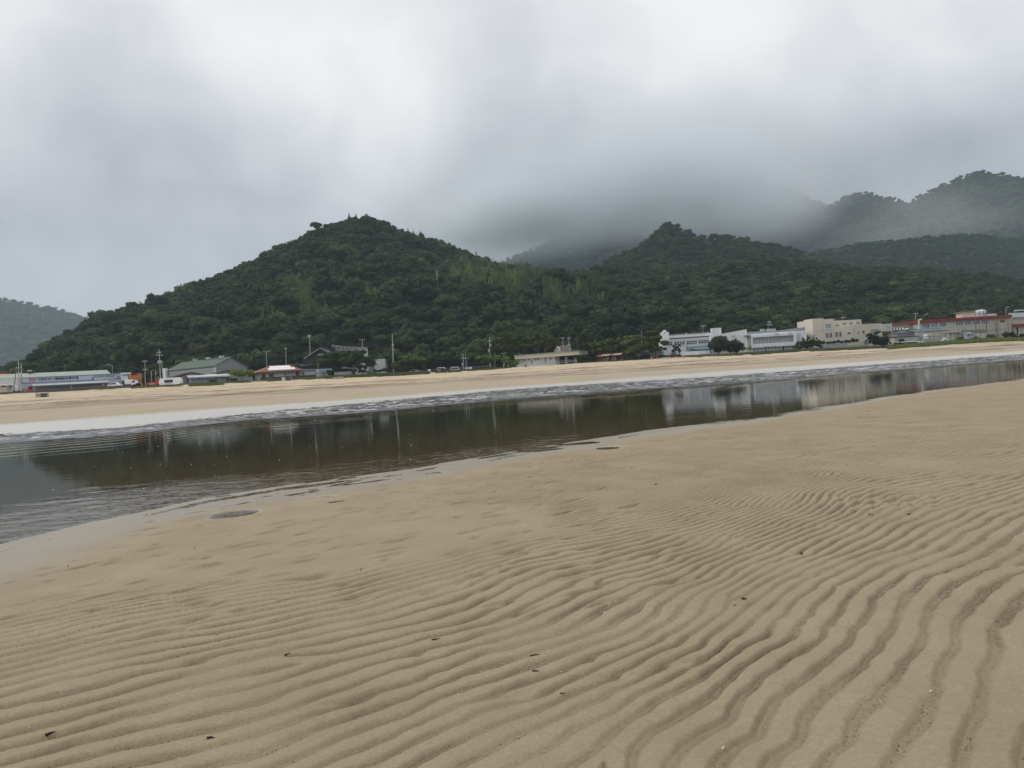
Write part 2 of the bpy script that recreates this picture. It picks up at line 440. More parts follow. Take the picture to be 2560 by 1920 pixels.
# ---------------------------------------------------------------- near sand: ripples as real relief
def near_sand(U, X, Y):
    Dn = interp(NEAR, U)
    d = Dn - Y
    lowf = fbm(X * 0.55 + 40, Y * 0.55 + 40, 3, 4) - 0.5
    z = np.clip(d * 0.016, -0.9, 0.085) + lowf * (0.012 + 0.03 * sstep(1, 5, d))
    z = z - 0.012 * np.exp(-((d - 1.2) / 0.8) ** 2)
    # crest direction turns with distance and to the left: phase = -integral A(x) + F(y)
    wx = (fbm(X * 0.42 + 5, Y * 0.42 + 5, 21, 3) - 0.5); wy = (fbm(X * 0.5 + 85, Y * 0.5 + 5, 27, 3) - 0.5)
    wx2 = (fbm(X * 1.7 + 5, Y * 1.7 + 15, 33, 3) - 0.5)
    wx3 = fbm(X * 5.5 + 7, Y * 5.5 + 3, 37, 2) - 0.5
    xw = X + 0.46 * wx + 0.13 * wx2 + 0.06 * wx3; yw = Y + 0.62 * wy + 0.05 * (fbm(X * 2.3 + 61, Y * 4 + 7, 39, 3) - 0.5)
    Aint = np.where(xw > -0.5, xw, -0.5 + (xw + 0.5) * 0.62)
    yy = np.clip(yw, 0, 11)
    Fy = 0.36 * yy + 0.074 * yy ** 2 + np.maximum(yw - 11, 0) * 2.0
    lam = 0.245
    ph = 2 * np.pi * (-Aint + Fy) / lam * (1 + 0.36 * sstep(2.4, 0.2, X - (Y - 3.2) * 0.3))
    # forks: the crests end or split at scattered points
    rf_ = np.random.default_rng(123)
    for i in range(46):
        fx = rf_.uniform(-3.2, 5.5); fy = rf_.uniform(2.6, 11)
        if abs(fx / fy) > .8: continue
        ph = ph + (1 if i % 2 else -1) * np.arctan2(Y - fy, X - fx)
    q = np.mod(ph / (2 * np.pi), 1.0)
    # broad crest, narrow trough, lee side steeper
    qs = 0.10 + 0.12 * fbm(X * 1.1, Y * 1.1, 43, 3)
    wf = fbm(X * 1.6 + 11, Y * 1.6, 45, 3)
    qf = 0.46 + 0.30 * wf
    prof = sstep(0, 1, q / qs) * (1 - sstep(0, 1, (q - qf) / 0.24)) * (0.86 + 0.14 * np.sin(np.pi * np.clip(q / qf, 0, 1)))
    prof = prof + 0.10 * sstep(0.80, 0.98, q)
    prof = np.clip(prof, 0, 1) ** 0.8
    amp_n = fbm(X * 0.55 + 3, Y * 0.42 + 9, 51, 4)
    amp_f = fbm(X * 1.9 + 3, Y * 1.9 + 9, 57, 3)
    band = sstep(0.3, 4.0, d + 4 * (amp_n - 0.5) + 0.6 * np.clip(X, -3, 6))
    flat = sstep(0.34, 0.54, amp_n + 0.055 * np.clip(X + 0.6, -3, 3) + 0.34 * sstep(8.0, 4.0, Y) + 0.16 * sstep(-0.5, 3, X) - 0.24 * sstep(1.0, -2.0, X) * sstep(3.9, 5.8, Y) + 0.05)
    a = 0.0155 * band * (1 + 0.15 * sstep(6, 3, Y)) * (0.12 + 0.88 * flat) * (0.62 + 0.76 * amp_f)
    a = a * (1.0 - 0.2 * sstep(12, 24, Y))
    # crests break where a second, weaker set crosses
    a = a * (0.18 + 1.5 * fbm(X * 2.6 + 2, Y * 1.8 + 8, 59, 4))
    # dashes: where ripples die out only the deeper troughs remain
    cut = 0.62 * (1 - flat) * (0.6 + 0.8 * fbm(X * 2.2 + 31, Y * 2.2 + 7, 63, 2))
    rip = -np.maximum((1 - prof) - cut, 0)
    z = z + a * rip * 1.25
    # tiny cross ripples and lumps
    z = z + 0.0055 * band * (fbm(X * 9, Y * 6, 71, 3) - 0.5) + 0.0022 * (fbm(X * 34, Y * 26, 75, 3) - 0.5)
    # scour hole with its own cross ripples, right of the middle
    def hole(cx, cy, rx, ry, dep, rip2=0.0):
        nonlocal z
        e = ((X - cx) / rx) ** 2 + ((Y - cy) / ry) ** 2
        e = e * (0.35 + 1.5 * fbm(X * 2.6, Y * 2.6, 91, 3) ** 1.3)
        k = np.exp(-e * 1.4)
        z = z - dep * k
        if rip2:
            ph2 = (X * 0.9 - Y * 0.45 + 0.12 * fbm(X * 4, Y * 4, 93, 2)) / 0.17
            z = z + rip2 * k * (np.abs(np.sin(np.pi * ph2)) - 0.5) * 1.6
            ph3 = (X * 0.4 + Y * 0.9 + 0.15 * fbm(X * 3, Y * 3, 95, 2)) / 0.23
            z = z + 0.6 * rip2 * k * (np.abs(np.sin(np.pi * ph3)) - 0.5)
    p = W(2180, 1262, 1); cx = p.x * 7.4; hole(3.55, 7.55, 0.72, 0.50, 0.046, 0.022)
    hole(2.2, 7.7, 0.5, 0.35, 0.012, 0.006)
    for (hx, hy, Dh, rx, ry, dp) in [(585, 1291, 9.5, 0.26, 0.28, 0.17), (1525, 1132, 14.8, 0.4, 0.42, 0.055), (1350, 1120, 15.3, 0.3, 0.2, 0.04),
                                     (1460, 1115, 16.2, 0.35, 0.2, 0.04), (820, 1250, 10.6, 0.16, 0.1, 0.03)]:
        uu = ray(hx, hy)[0]
        hole(uu * Dh, Dh, rx, ry, dp)
    # lens shaped scours and the short troughs left where ripples die out
    def lens(cx, cy, rx, ry, dep, th):
        i0, i1 = np.searchsorted(Y[:, 0], [cy - rx * 2.4 - .1, cy + rx * 2.4 + .1])
        if i1 <= i0: return
        dx, dy = X[i0:i1] - cx, Y[i0:i1] - cy
        a_ = dx * math.cos(th) + dy * math.sin(th); b_ = -dx * math.sin(th) + dy * math.cos(th) + 0.18 * a_ * a_ / rx
        e = (a_ / rx) ** 2 + np.where(b_ > 0, (b_ / ry) ** 2, (b_ / (ry * 2.6)) ** 2)
        z[i0:i1] -= dep * np.exp(-e * 1.6)
    rl = np.random.default_rng(77)
    for (a, b, w_) in [(1700, 1668, .24), (1480, 1655, .15), (1530, 1700, .13), (2020, 1440, .12), (1985, 1385, .14), (1290, 1745, .12), (860, 1760, .16), (1050, 1640, .14), (470, 1660, .16), (1640, 1385, .13), (2330, 1230, .3), (2440, 1215, .25), (2100, 1560, .12)]:
        q_ = ray(a, b); t_ = -(EYE - .06) / q_[2]; lens(q_[0] * t_, t_, w_, .030, .022, rl.uniform(-.1, .35))
    for i in range(330):
        cx = rl.uniform(-4.6, 1.2); cy = rl.uniform(4.6, 13)
        if cx / cy < -.75: continue
        lens(cx, cy, rl.uniform(.06, .24), rl.uniform(.014, .030), rl.uniform(.016, .036), rl.normal(.62, .14))
    for i in range(120):
        cx = rl.uniform(0, 14); cy = rl.uniform(10, 22)
        lens(cx, cy, rl.uniform(.15, .5), rl.uniform(.03, .05), rl.uniform(.012, .028), rl.normal(.5, .15))
    # small worm pits and marks
    rg = np.random.default_rng(5)
    for i in range(60):
        hx = rg.uniform(-4, 8); hy = rg.uniform(3, 14)
        r0 = rg.uniform(0.03, 0.09)
        e = ((X - hx) / (r0 * 2.2)) ** 2 + ((Y - hy) / r0) ** 2
        z = z - np.where(e < 9, rg.uniform(0.008, 0.02) * np.exp(-e), 0)
    wet = sstep(3.2, 0.4, d + 1.6 * (amp_n - 0.5)) * 0.95
    wet = np.maximum(wet, sstep(0.035, 0.004, z))
    deb = np.clip((1 - prof) * 1.6 - 0.55, 0, 1) * band * flat * (0.45 + 0.55 * sstep(0.35, 0.6, amp_f))
    return z, {'wet': wet, 'dry': X * 0, 'debris': deb}
us_near = np.concatenate([np.linspace(-3.2, -0.72, 90, endpoint=False), np.linspace(-0.72, 0.74, 860, endpoint=False), np.linspace(0.74, 3.2, 90)])
Ds_near = np.concatenate([1.6 * (34.0 / 1.6) ** (np.linspace(0, 1, 1130) ** 0.94), np.linspace(35.5, 64, 26)])
polar_grid(us_near, Ds_near, near_sand, 'sand', M_SAND)
# plain sand beside and behind the camera
me = MB()
me.poly([(-60, -60, 0.02), (60, -60, 0.02), (60, 1.75, 0.02), (-60, 1.75, 0.02)])
me.build('sand_behind', M_SAND, kind='structure')
M_BED = mat('sea_bed', (0.2, 0.16, 0.1), 0.9)
me = MB(); me.poly([(-9000, -9000, -1.4), (9000, -9000, -1.4), (9000, 12000, -1.4), (-9000, 12000, -1.4)])
me.build('ground', M_BED, kind='structure')

# ---------------------------------------------------------------- water
def water_material():
    m = bpy.data.materials.new('tidal_water'); m.use_nodes = True
    n = NT(m.node_tree); bs = n.N['Principled BSDF']
    P = n.new('ShaderNodeNewGeometry').outputs['Position']
    chop = n.new('ShaderNodeAttribute', attribute_name='chop').outputs['Fac']
    edge = n.new('ShaderNodeAttribute', attribute_name='edge').outputs['Fac']
    murk = n.noise(P, 0.25, 4, 0.6)
    c = n.mix(n.ramp(murk, [(0.3, 0.0), (0.7, 1.0)]), (0.012, 0.008, 0.003), (0.020, 0.013, 0.005))
    shal = n.new('ShaderNodeAttribute', attribute_name='shallow').outputs['Fac']
    c = n.mix(n.m('MULTIPLY', shal, 0.85), c, (0.082, 0.050, 0.019))
    foam = n.noise(n.mapping(P, (0.55, 0.9, 1), (0, 0, R(-14))), 1.0, 5, 0.8)  # pattern for the painted sky glitter of the riffle
    streakn = n.noise(n.mapping(P, (0.10, 0.55, 1), (0, 0, R(-14))), 1.0, 3, 0.6)
    glint = n.m('MULTIPLY', n.ramp(n.m('ADD', n.m('MULTIPLY', foam, 0.6), n.m('MULTIPLY', streakn, 0.4)), [(0.45, 0.0), (0.62, 1.0)]), n.m('MULTIPLY', chop, 0.78, clamp=True))
    c = n.mix(glint, c, (0.66, 0.655, 0.67))  # sky glitter on the choppy shallows, painted white into the base colour
    n.L.new(c, bs.inputs['Base Color'])
    bs.inputs['Roughness'].default_value = 0.03; bs.inputs['IOR'].default_value = 1.333
    calm = n.noise(n.mapping(P, (0.9, 2.6, 1), (0, 0, R(-24))), 1.0, 4, 0.55)
    cat = n.noise(n.mapping(P, (0.05, 0.16, 1), (0, 0, R(-24))), 1.0, 3, 0.5)
    breeze = n.ramp(cat, [(0.42, 0.15), (0.62, 1.0)])
    fine = n.noise(n.mapping(P, (2.2, 5.5, 1), (0, 0, R(-30))), 1.0, 4, 0.65)
    riff = n.noise(n.mapping(P, (0.75, 1.25, 1), (0, 0, R(-20))), 1.0, 5, 0.75)
    h = n.m('ADD', n.m('MULTIPLY', calm, n.m('MULTIPLY_ADD', edge, 0.030, 0.0022)), n.m('MULTIPLY', fine, n.m('MULTIPLY', n.m('ADD', breeze, edge), 0.0010)))
    h = n.m('ADD', h, n.m('MULTIPLY', riff, n.m('MULTIPLY', chop, 0.34)))
    bp = n.new('ShaderNodeBump'); bp.inputs['Strength'].default_value = 1.0; bp.inputs['Distance'].default_value = 1.0
    n.L.new(h, bp.inputs['Height']); n.L.new(bp.outputs[0], bs.inputs['Normal'])
    n.L.new(n.m('MAXIMUM', n.m('MULTIPLY_ADD', chop, 0.10, 0.03), n.m('MULTIPLY', glint, 0.6)), bs.inputs['Roughness'])
    return m
def water_z(U, X, Y):
    D2, D3, Dn = interp(FAR, U, 1), interp(FAR, U, 2), interp(NEAR, U)
    nz = fbm(X * 0.09, Y * 0.12, 5, 4) - 0.5
    t = (Y - D3) / np.maximum(D2 - D3, 1)
    chop = sstep(-0.08, 0.16, t + nz * 0.12) * (1 - 0.75 * sstep(0.86, 1.0, t)) * (0.55 + 0.9 * fbm(X * 0.05 + 9, Y * 0.1, 8, 3))
    # gentle bow shaped wavelets before the riffle and along the near bank
    edge = sstep(4.5, 0.0, Y - Dn + 4 * nz) * sstep(0.25, -0.1, U) * 0.9
    z = 0.010 * (np.sin((Y - D3) * 2 * np.pi / 1.7 + 16 * nz) + 0.5 * np.sin((Y - D3) * 2 * np.pi / 0.9 + 30 * nz)) * sstep(-14, -1, Y - D3) * sstep(1.5, -1, Y - D3) * (0.4 + fbm(X * 0.2, Y * 0.1, 6, 2))
    z = z + 0.0022 * np.sin((Y - Dn) * 2 * np.pi / 0.62 + 16 * nz) * edge
    rf = np.abs(fbm(X * 1.1 + Y * 0.3, Y * 0.8, 15, 3) - 0.5) + 0.6 * (fbm(X * 3.0, Y * 1.6, 19, 2) - 0.5)
    z = z + np.clip(chop, 0, 1.2) * rf * 0.34
    return z, {'chop': np.clip(chop, 0, 1.2), 'edge': edge, 'shallow': sstep(17, 0.5, Y - Dn + 6 * nz)}
polar_grid(np.concatenate([np.linspace(-2.4, -0.8, 60, endpoint=False), np.linspace(-0.8, 0.8, 300, endpoint=False), np.linspace(0.8, 2.4, 60)]), np.concatenate([6 * (34 / 6) ** np.linspace(0, 1, 160), np.arange(34.2, 128, 0.3), np.linspace(129, 190, 30)]), water_z, 'water', water_material())

# ---------------------------------------------------------------- far shore
def far_beach(U, X, Y):
    z = ground_z(X, Y)
    zb, Db, Dd = interp(BT, U, 0), interp(BT, U, 1), interp(BT, U, 2)
    D1, D2 = interp(FAR, U, 0), interp(FAR, U, 1)
    nz = fbm(X * 0.05, Y * 0.08, 61, 4) - 0.5
    nf = fbm(X * 0.35, Y * 0.6, 65, 4) - 0.5
    dry = sstep(-4, 4, Y - Dd - 6 + 16 * nz)
    z = z + dry * nf * 0.34 * sstep(Db + 8, Db - 2, Y) + 0.10 * dry * nz
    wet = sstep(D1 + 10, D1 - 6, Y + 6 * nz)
    deb = np.exp(-((Y - Dd - 4 - 14 * nz) / 9.0) ** 2) + 0.7 * np.exp(-((Y - Dd + 14 - 12 * nz) / 4.0) ** 2) + 0.8 * np.exp(-((Y - Dd - 24 - 14 * nz) / 5.0) ** 2)
    return z, {'wet': wet, 'dry': dry, 'debris': np.clip(deb * (0.7 + 1.6 * fbm(X * .1, Y * .1, 68, 3)), 0, 1)}
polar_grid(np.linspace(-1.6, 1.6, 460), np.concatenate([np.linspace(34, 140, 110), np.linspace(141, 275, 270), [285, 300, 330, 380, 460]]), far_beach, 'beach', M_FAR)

# sandy paving and asphalt behind the sea wall
def prom(U, X, Y):
    zb = interp(BT, U, 0)
    return zb + 0.06 + X * 0, {}
M_ASPH = mat('asphalt', (0.055, 0.055, 0.056), 0.9, 0.25, 0.3)
U_ = np.linspace(-1.6, 1.6, 120)
_Db = interp(BT, U_, 1)
_vs = []; _fs = []
for k, off in enumerate([3.0, 10, 40, 90]):
    for u, D, z in zip(U_, _Db, interp(BT, U_, 0)):
        _vs.append((u * (D + off), D + off, z + 0.05 + (0.0 if k < 3 else 2.0)))
_n = len(U_)
for k in range(3):
    for i in range(_n - 1):
        _fs.append([k * _n + i, k * _n + i + 1, (k + 1) * _n + i + 1, (k + 1) * _n + i])
tag(obj('road', npmesh('road', _vs, _fs, M_ASPH)), kind='structure')

# ================================================================ hills
def HL(rows):
    """(column, row, distance) of a skyline -> table of ridge height and distance; tree height taken off"""
    xs = []; v = []
    for x, y, D, th in rows:
        p = W(x, y, D)
        xs.append(p.x / D); v.append((p.z - th, D))
    return np.array(xs), np.array(v, float)
L_A = HL([(-900, 960, 420, 5), (-300, 938, 430, 7), (0, 915, 440, 8), (46, 905, 445, 8), (93, 862, 450, 8), (125, 840, 455, 8), (174, 819, 460, 8), (254, 775, 480, 8), (347, 748, 500, 8), (405, 731, 515, 8), (486, 697, 530, 8),
          (544, 675, 545, 8), (625, 643, 565, 8), (694, 606, 580, 8), (764, 577, 595, 8), (810, 557, 600, 7), (868, 540, 610, 7), (914, 531, 615, 7), (960, 547, 620, 7), (1007, 571, 620, 7), (1065, 589, 620, 7), (1111, 602, 620, 7),
          (1169, 624, 615, 7), (1226, 646, 610, 7), (1273, 664, 600, 8), (1331, 690, 590, 8), (1500, 740, 560, 8), (1800, 850, 500, 8), (2600, 950, 450, 8)])
L_B = HL([(-900, 1060, 450, 8), (700, 1000, 450, 8), (1000, 850, 480, 8), (1130, 700, 500, 8), (1200, 672, 510, 8), (1290, 662, 520, 8), (1400, 667, 520, 8), (1511, 657, 525, 8), (1700, 655, 530, 8), (1850, 640, 540, 8), (2003, 640, 545, 8), (2148, 660, 545, 8),
          (2250, 655, 550, 8), (2380, 665, 545, 8), (2560, 689, 540, 8), (3000, 730, 520, 8), (3500, 780, 500, 8)])
L_C = HL([(1000, 1000, 740, 8), (1400, 760, 740, 8), (1490, 668, 750, 8), (1523, 632, 755, 8), (1581, 614, 760, 8), (1627, 580, 765, 8), (1650, 558, 770, 7), (1673, 546, 770, 7), (1702, 558, 770, 7), (1743, 580, 770, 7), (1778, 583, 770, 7),
          (1801, 578, 775, 7), (1859, 588, 775, 7), (1916, 600, 775, 7), (1974, 611, 780, 7), (2020, 627, 780, 7), (2150, 670, 780, 7), (2600, 800, 780, 7)])
L_D = HL([(1500, 900, 1000, 8), (1800, 700, 1000, 8), (1950, 645, 1020, 8), (2032, 620, 1030, 8), (2090, 614, 1040, 8), (2148, 600, 1050, 8), (2206, 594, 1050, 8), (2264, 591, 1060, 8), (2322, 582, 1070, 8), (2380, 578, 1080, 8), (2437, 578, 1080, 8),
          (2495, 585, 1080, 8), (2560, 594, 1080, 8), (2900, 640, 1080, 8)])
L_E1 = HL([(900, 760, 1700, 9), (1100, 690, 1700, 9), (1240, 652, 1700, 9), (1350, 610, 1700, 9), (1500, 540, 1700, 9), (1700, 470, 1720, 9), (1900, 440, 1720, 9), (2050, 500, 1640, 9), (2200, 560, 1600, 9), (2600, 640, 1600, 9)])
L_E2 = HL([(1900, 700, 1500, 9), (1990, 620, 1500, 9), (2035, 575, 1500, 9), (2060, 530, 1500, 9), (2080, 508, 1500, 9), (2100, 488, 1510, 9), (2130, 478, 1510, 9), (2160, 474, 1510, 9), (2200, 484, 1510, 9), (2250, 494, 1500, 9), (2300, 510, 1500, 9), (2500, 560, 1500, 9), (2900, 640, 1500, 9)])
L_E3 = HL([(1980, 690, 1400, 9), (2130, 590, 1400, 9), (2210, 535, 1400, 9), (2268, 502, 1400, 9), (2290, 487, 1400, 9), (2320, 472, 1400, 9), (2350, 457, 1400, 9), (2390, 442, 1400, 9), (2420, 427, 1400, 9), (2450, 422, 1400, 9), (2500, 427, 1400, 9), (2560, 440, 1400, 9), (2700, 480, 1400, 9), (3100, 560, 1400, 9)])
L_F = HL([(-900, 700, 2600, 12), (-300, 700, 2600, 12), (-60, 725, 2600, 12), (0, 741, 2600, 12), (58, 753, 2600, 12), (116, 763, 2600, 12), (174, 779, 2600, 12), (240, 800, 2600, 12), (320, 850, 2600, 12), (450, 930, 2600, 12), (900, 990, 2600, 12)])

def layer_h(L, Df, X, Y, lump=7.0, back=0.55, p=1.0, seed=0, z0=5.0):
    u = X / Y
    zr = np.interp(u, L[0], L[1][:, 0]); Dr = np.interp(u, L[0], L[1][:, 1])
    t = (Y - Df) / (Dr - Df)
    up = z0 + (zr - z0) * np.clip(t, 0, 1) ** p
    z = np.where(t < 0, -50.0, np.where(t <= 1, up, zr - (Y - Dr) * back))
    n = fbm(X / 75.0 + 50, Y / 75.0 + 50, 300 + seed, 4) - 0.5
    return z + n * lump * 2 * np.clip(np.sin(np.pi * np.clip(t, 0, 1)), 0, 1)
def hills_h(X, Y):
    z = layer_h(L_A, 298.0, X, Y, 9, 0.5, 0.95, 1)
    z = np.maximum(z, layer_h(L_B, 300.0, X, Y, 8, 0.35, 0.85, 2))
    z = np.maximum(z, layer_h(L_C, 500.0, X, Y, 7, 0.5, 1.0, 3))
    z = np.maximum(z, layer_h(L_D, 700.0, X, Y, 12, 0.5, 1.0, 4))
    return z
def far_h(X, Y):
    z = layer_h(L_E1, 1050.0, X, Y, 22, 0.5, 1.0, 5)
    z = np.maximum(z, layer_h(L_E2, 1000.0, X, Y, 22, 0.5, 1.0, 6))
    z = np.maximum(z, layer_h(L_E3, 1000.0, X, Y, 26, 0.5, 1.0, 7))
    return z
M_SOIL = mat('forest_floor', (0.022, 0.024, 0.012), 1.0, 0.3, 0.05)
polar_grid(np.linspace(-1.3, 1.3, 420), np.linspace(296, 1250, 260), lambda U, X, Y: (np.maximum(hills_h(X, Y), -2.0), {}), 'hills', M_SOIL)
def forest_canopy_material():
    m = bpy.data.materials.new('far_forest'); m.use_nodes = True
    n = NT(m.node_tree); bs = n.N['Principled BSDF']
    P = n.new('ShaderNodeNewGeometry').outputs['Position']
    a = n.noise(P, 0.11, 5, 0.7)
    c = n.mix(n.ramp(a, [(0.35, 0.0), (0.65, 1.0)]), (0.014, 0.022, 0.012), (0.034, 0.046, 0.022))
    n.L.new(c, bs.inputs['Base Color']); bs.inputs['Roughness'].default_value = 0.9; bs.inputs['Specular IOR Level'].default_value = 0.1
    return m
M_FARF = forest_canopy_material()
polar_grid(np.linspace(-0.35, 1.3, 330), np.linspace(1000, 2100, 180), lambda U, X, Y: (np.maximum(far_h(X, Y), -2.0), {}), 'mountains', M_FARF)
polar_grid(np.linspace(-1.4, -0.2, 240), np.linspace(1700, 3000, 90), lambda U, X, Y: (np.maximum(layer_h(L_F, 1700.0, X, Y, 16, 0.4, 1.0, 8), -2.0) + 4 * fbm(X / 14, Y / 14, 9, 3), {}), 'far_hill', M_FARF)

# ---------------------------------------------------------------- foliage
def leaf_cloud(lobes, nleaf, leaf, seed, jit=0.55, droop=0.0, core=0.0, upbias=0.25, elong=1.0):
    """leaf-sized faces on the skins of many small lobes. lobes: (x, y, z, r, rz)"""
    r = np.random.default_rng(seed)
    L = np.array(lobes, float)
    wgt = (L[:, 3] ** 2); wgt /= wgt.sum()
    li = r.choice(len(L), nleaf, p=wgt)
    d = r.normal(size=(nleaf, 3)); d[:, 2] += upbias; d /= np.linalg.norm(d, axis=1)[:, None]
    c = L[li, :3] + d * np.stack([L[li, 3], L[li, 3], L[li, 4]], 1) * r.uniform(0.78, 1.08, nleaf)[:, None]
    nrm = d + r.normal(size=(nleaf, 3)) * jit; nrm[:, 2] += 0.15
    nrm /= np.linalg.norm(nrm, axis=1)[:, None]
    a = np.cross(nrm, r.normal(size=(nleaf, 3))); a /= np.linalg.norm(a, axis=1)[:, None]
    if droop:
        a = a * (1 - droop) + np.array([0, 0, -1.0]) * droop; a /= np.linalg.norm(a, axis=1)[:, None]
    b = np.cross(nrm, a); b /= np.linalg.norm(b, axis=1)[:, None]
    s = leaf * r.uniform(0.6, 1.35, nleaf)[:, None]
    q = []
    for k, (ca, cb) in enumerate([(-1.0, -0.25), (-0.1, -0.85), (1.0, 0.1), (0.15, 0.9)]):
        q.append(c + a * s * elong * (ca + r.uniform(-.2, .2, nleaf)[:, None]) * 0.62 + b * s * (cb + r.uniform(-.2, .2, nleaf)[:, None]) * 0.5)
    V = np.stack(q, 1).reshape(-1, 3)
    F = np.arange(nleaf * 4).reshape(-1, 4)
    tint = np.repeat(np.clip(r.normal(0.45, 0.2, nleaf) + r.random(len(L))[li] * 0.3 - 0.15, 0, 1), 1)
    if core:
        ico_v, ico_f = ICO
        cv = []; cf = []; base = len(V)
        for (x, y, z, rr, rz) in lobes:
            cv.append(ico_v * np.array([rr, rr, rz]) * core + np.array([x, y, z])); cf.append(ico_f + base); base += len(ico_v)
        # quads and triangles cannot share one array: make the core from degenerate free quads (tri + repeated vertex is avoided by splitting)
        return V, F, tint, np.concatenate(cv), np.concatenate(cf)
    return V, F, tint, None, None
def _ico():
    import bmesh
    bm = bmesh.new(); bmesh.ops.create_icosphere(bm, subdivisions=1, radius=1.0)
    v = np.array([tuple(x.co) for x in bm.verts]); f = np.array([[x.index for x in fc.verts] for fc in bm.faces]); bm.free()
    return v, f
ICO = _ico()
def foliage_mesh(name, lobes, nleaf, leaf, seed, material, **kw):
    V, F, tint, cv, cf = leaf_cloud(lobes, nleaf, leaf, seed, **kw)
    if cv is None:
        return npmesh(name, V, F, material, attrs={'tint': ('FACE', tint)})
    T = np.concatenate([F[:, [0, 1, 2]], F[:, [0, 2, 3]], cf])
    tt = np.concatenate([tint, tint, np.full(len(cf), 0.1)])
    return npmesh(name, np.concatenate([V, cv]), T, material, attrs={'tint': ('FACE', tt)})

M_LEAF = leafmat('broadleaf', (0.012, 0.024, 0.009), (0.066, 0.098, 0.036))
M_LEAFD = leafmat('dark_broadleaf', (0.007, 0.015, 0.008), (0.040, 0.058, 0.025))
M_BAMB = leafmat('bamboo_leaf', (0.068, 0.104, 0.038), (0.142, 0.186, 0.066))
M_PINE = leafmat('pine_needle', (0.018, 0.034, 0.010), (0.100, 0.138, 0.030))
M_BRIGHT = leafmat('beach_tree_leaf', (0.038, 0.070, 0.014), (0.160, 0.230, 0.042))
M_CONE = leafmat('conifer_leaf', (0.012, 0.022, 0.012), (0.036, 0.052, 0.024))
M_BARK = mat('bark', (0.10, 0.075, 0.055), 0.95, 0.3, 3.0)

def broad_lobes(seed, Rr=4.3, Hh=3.4, n=15):
    r = np.random.default_rng(seed); out = [(0, 0, 0.3, Rr * 0.62, Hh * 0.6)]
    for i in range(n):
        a = r.uniform(0, 2 * np.pi); q = r.uniform(0.15, 1) ** 0.6; e = r.uniform(-0.15, 1.0) * (1 - 0.45 * q)
        out.append((math.cos(a) * Rr * 0.72 * q, math.sin(a) * Rr * 0.72 * q, Hh * 0.8 * e, Rr * r.uniform(0.20, 0.36), Rr * r.uniform(0.16, 0.28)))
    return out
VAR = []      # crown meshes of the wood on the hills
for k in range(9):
    rr = [4.3, 4.8, 3.7, 4.4, 5.2, 3.9, 4.6, 4.0, 4.9][k]
    hh = [3.4, 3.0, 4.2, 3.0, 3.3, 3.8, 2.6, 4.6, 3.6][k]
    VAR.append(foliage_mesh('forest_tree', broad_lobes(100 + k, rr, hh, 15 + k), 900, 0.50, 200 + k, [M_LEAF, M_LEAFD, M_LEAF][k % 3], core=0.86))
def bamboo_lobes(seed):
    r = np.random.default_rng(seed); out = []
    for i in range(7):
        x, y = r.uniform(-2.4, 2.4, 2); h = r.uniform(2.5, 6.5); lx, ly = r.uniform(-0.8, 0.8, 2)
        for j in range(5):
            t = j / 4
            out.append((x + lx * t * t, y + ly * t * t, -3 + (h + 3) * t, 1.1 * (1 - 0.62 * t), 1.3))
    return out
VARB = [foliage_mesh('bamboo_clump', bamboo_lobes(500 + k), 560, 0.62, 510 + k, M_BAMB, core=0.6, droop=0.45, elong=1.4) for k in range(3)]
def spire_lobes(h=9.0, r0=1.7):
    return [(0, 0, -2 + h * t, r0 * (1 - t) + 0.15, h * 0.09) for t in np.linspace(0, 1, 11)]
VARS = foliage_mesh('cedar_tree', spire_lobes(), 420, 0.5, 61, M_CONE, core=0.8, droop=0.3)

# scatter: a jittered grid of trees over the hills
def scatter(cell, Y0, Y1, u0, u1, hf, seed, vis=None):
    r = np.random.default_rng(seed)
    xs = np.arange(u0 * Y1, u1 * Y1, cell); ys = np.arange(Y0, Y1, cell)
    X, Y = np.meshgrid(xs, ys)
    X = X + r.uniform(-.45, .45, X.shape) * cell; Y = Y + r.uniform(-.45, .45, X.shape) * cell
    X = X.ravel(); Y = Y.ravel()
    k = (X / Y > u0) & (X / Y < u1)
    X, Y = X[k], Y[k]
    Z = hf(X, Y)
    k = Z > 1.0
    return X[k], Y[k], Z[k]
# trees for the slopes, only where a step to the side could still show them
X, Y, Z = scatter(6.2, 301, 1110, -0.98, 1.0, hills_h, 3)
ang = (Z + 8 - EYE) / Y
# drop what stands well behind a nearer skyline (hidden valleys and back slopes)
ub = np.round((X / Y) * 100).astype(int)
order = np.argsort(Y)
best = {}
keep = np.zeros(len(X), bool)
for i in order:
    b = best.get(ub[i], -9.0)
    if ang[i] > b - 0.012:
        keep[i] = True
    if ang[i] > b: best[ub[i]] = ang[i] if b < -1 else b + (ang[i] - b) * 0.6
X, Y, Z, ang = X[keep], Y[keep], Z[keep], ang[keep]
px, py = proj(X, Y, Z + 5)
def inpoly(px, py, poly):
    c = np.zeros(len(px), bool); n = len(poly)
    for i in range(n):
        x0, y0 = poly[i]; x1, y1 = poly[(i + 1) % n]
        k = ((y0 > py) != (y1 > py)) & (px < (x1 - x0) * (py - y0) / (y1 - y0 + 1e-9) + x0)
        c ^= k
    return c
bam = inpoly(px, py, [(1120, 655), (1165, 645), (1260, 668), (1400, 700), (1490, 735), (1500, 758), (1400, 748), (1300, 735), (1215, 720), (1130, 712)])
bam |= inpoly(px, py, [(690, 742), (722, 700), (780, 698), (800, 735), (765, 780), (700, 770)])
bam |= inpoly(px, py, [(770, 770), (800, 745), (822, 790), (800, 800)]) | inpoly(px, py, [(905, 740), (935, 725), (935, 760), (910, 765)]) | inpoly(px, py, [(640, 790), (690, 780), (700, 830), (660, 820)])
rj = rng.random(len(X))
bam &= rj < 0.72
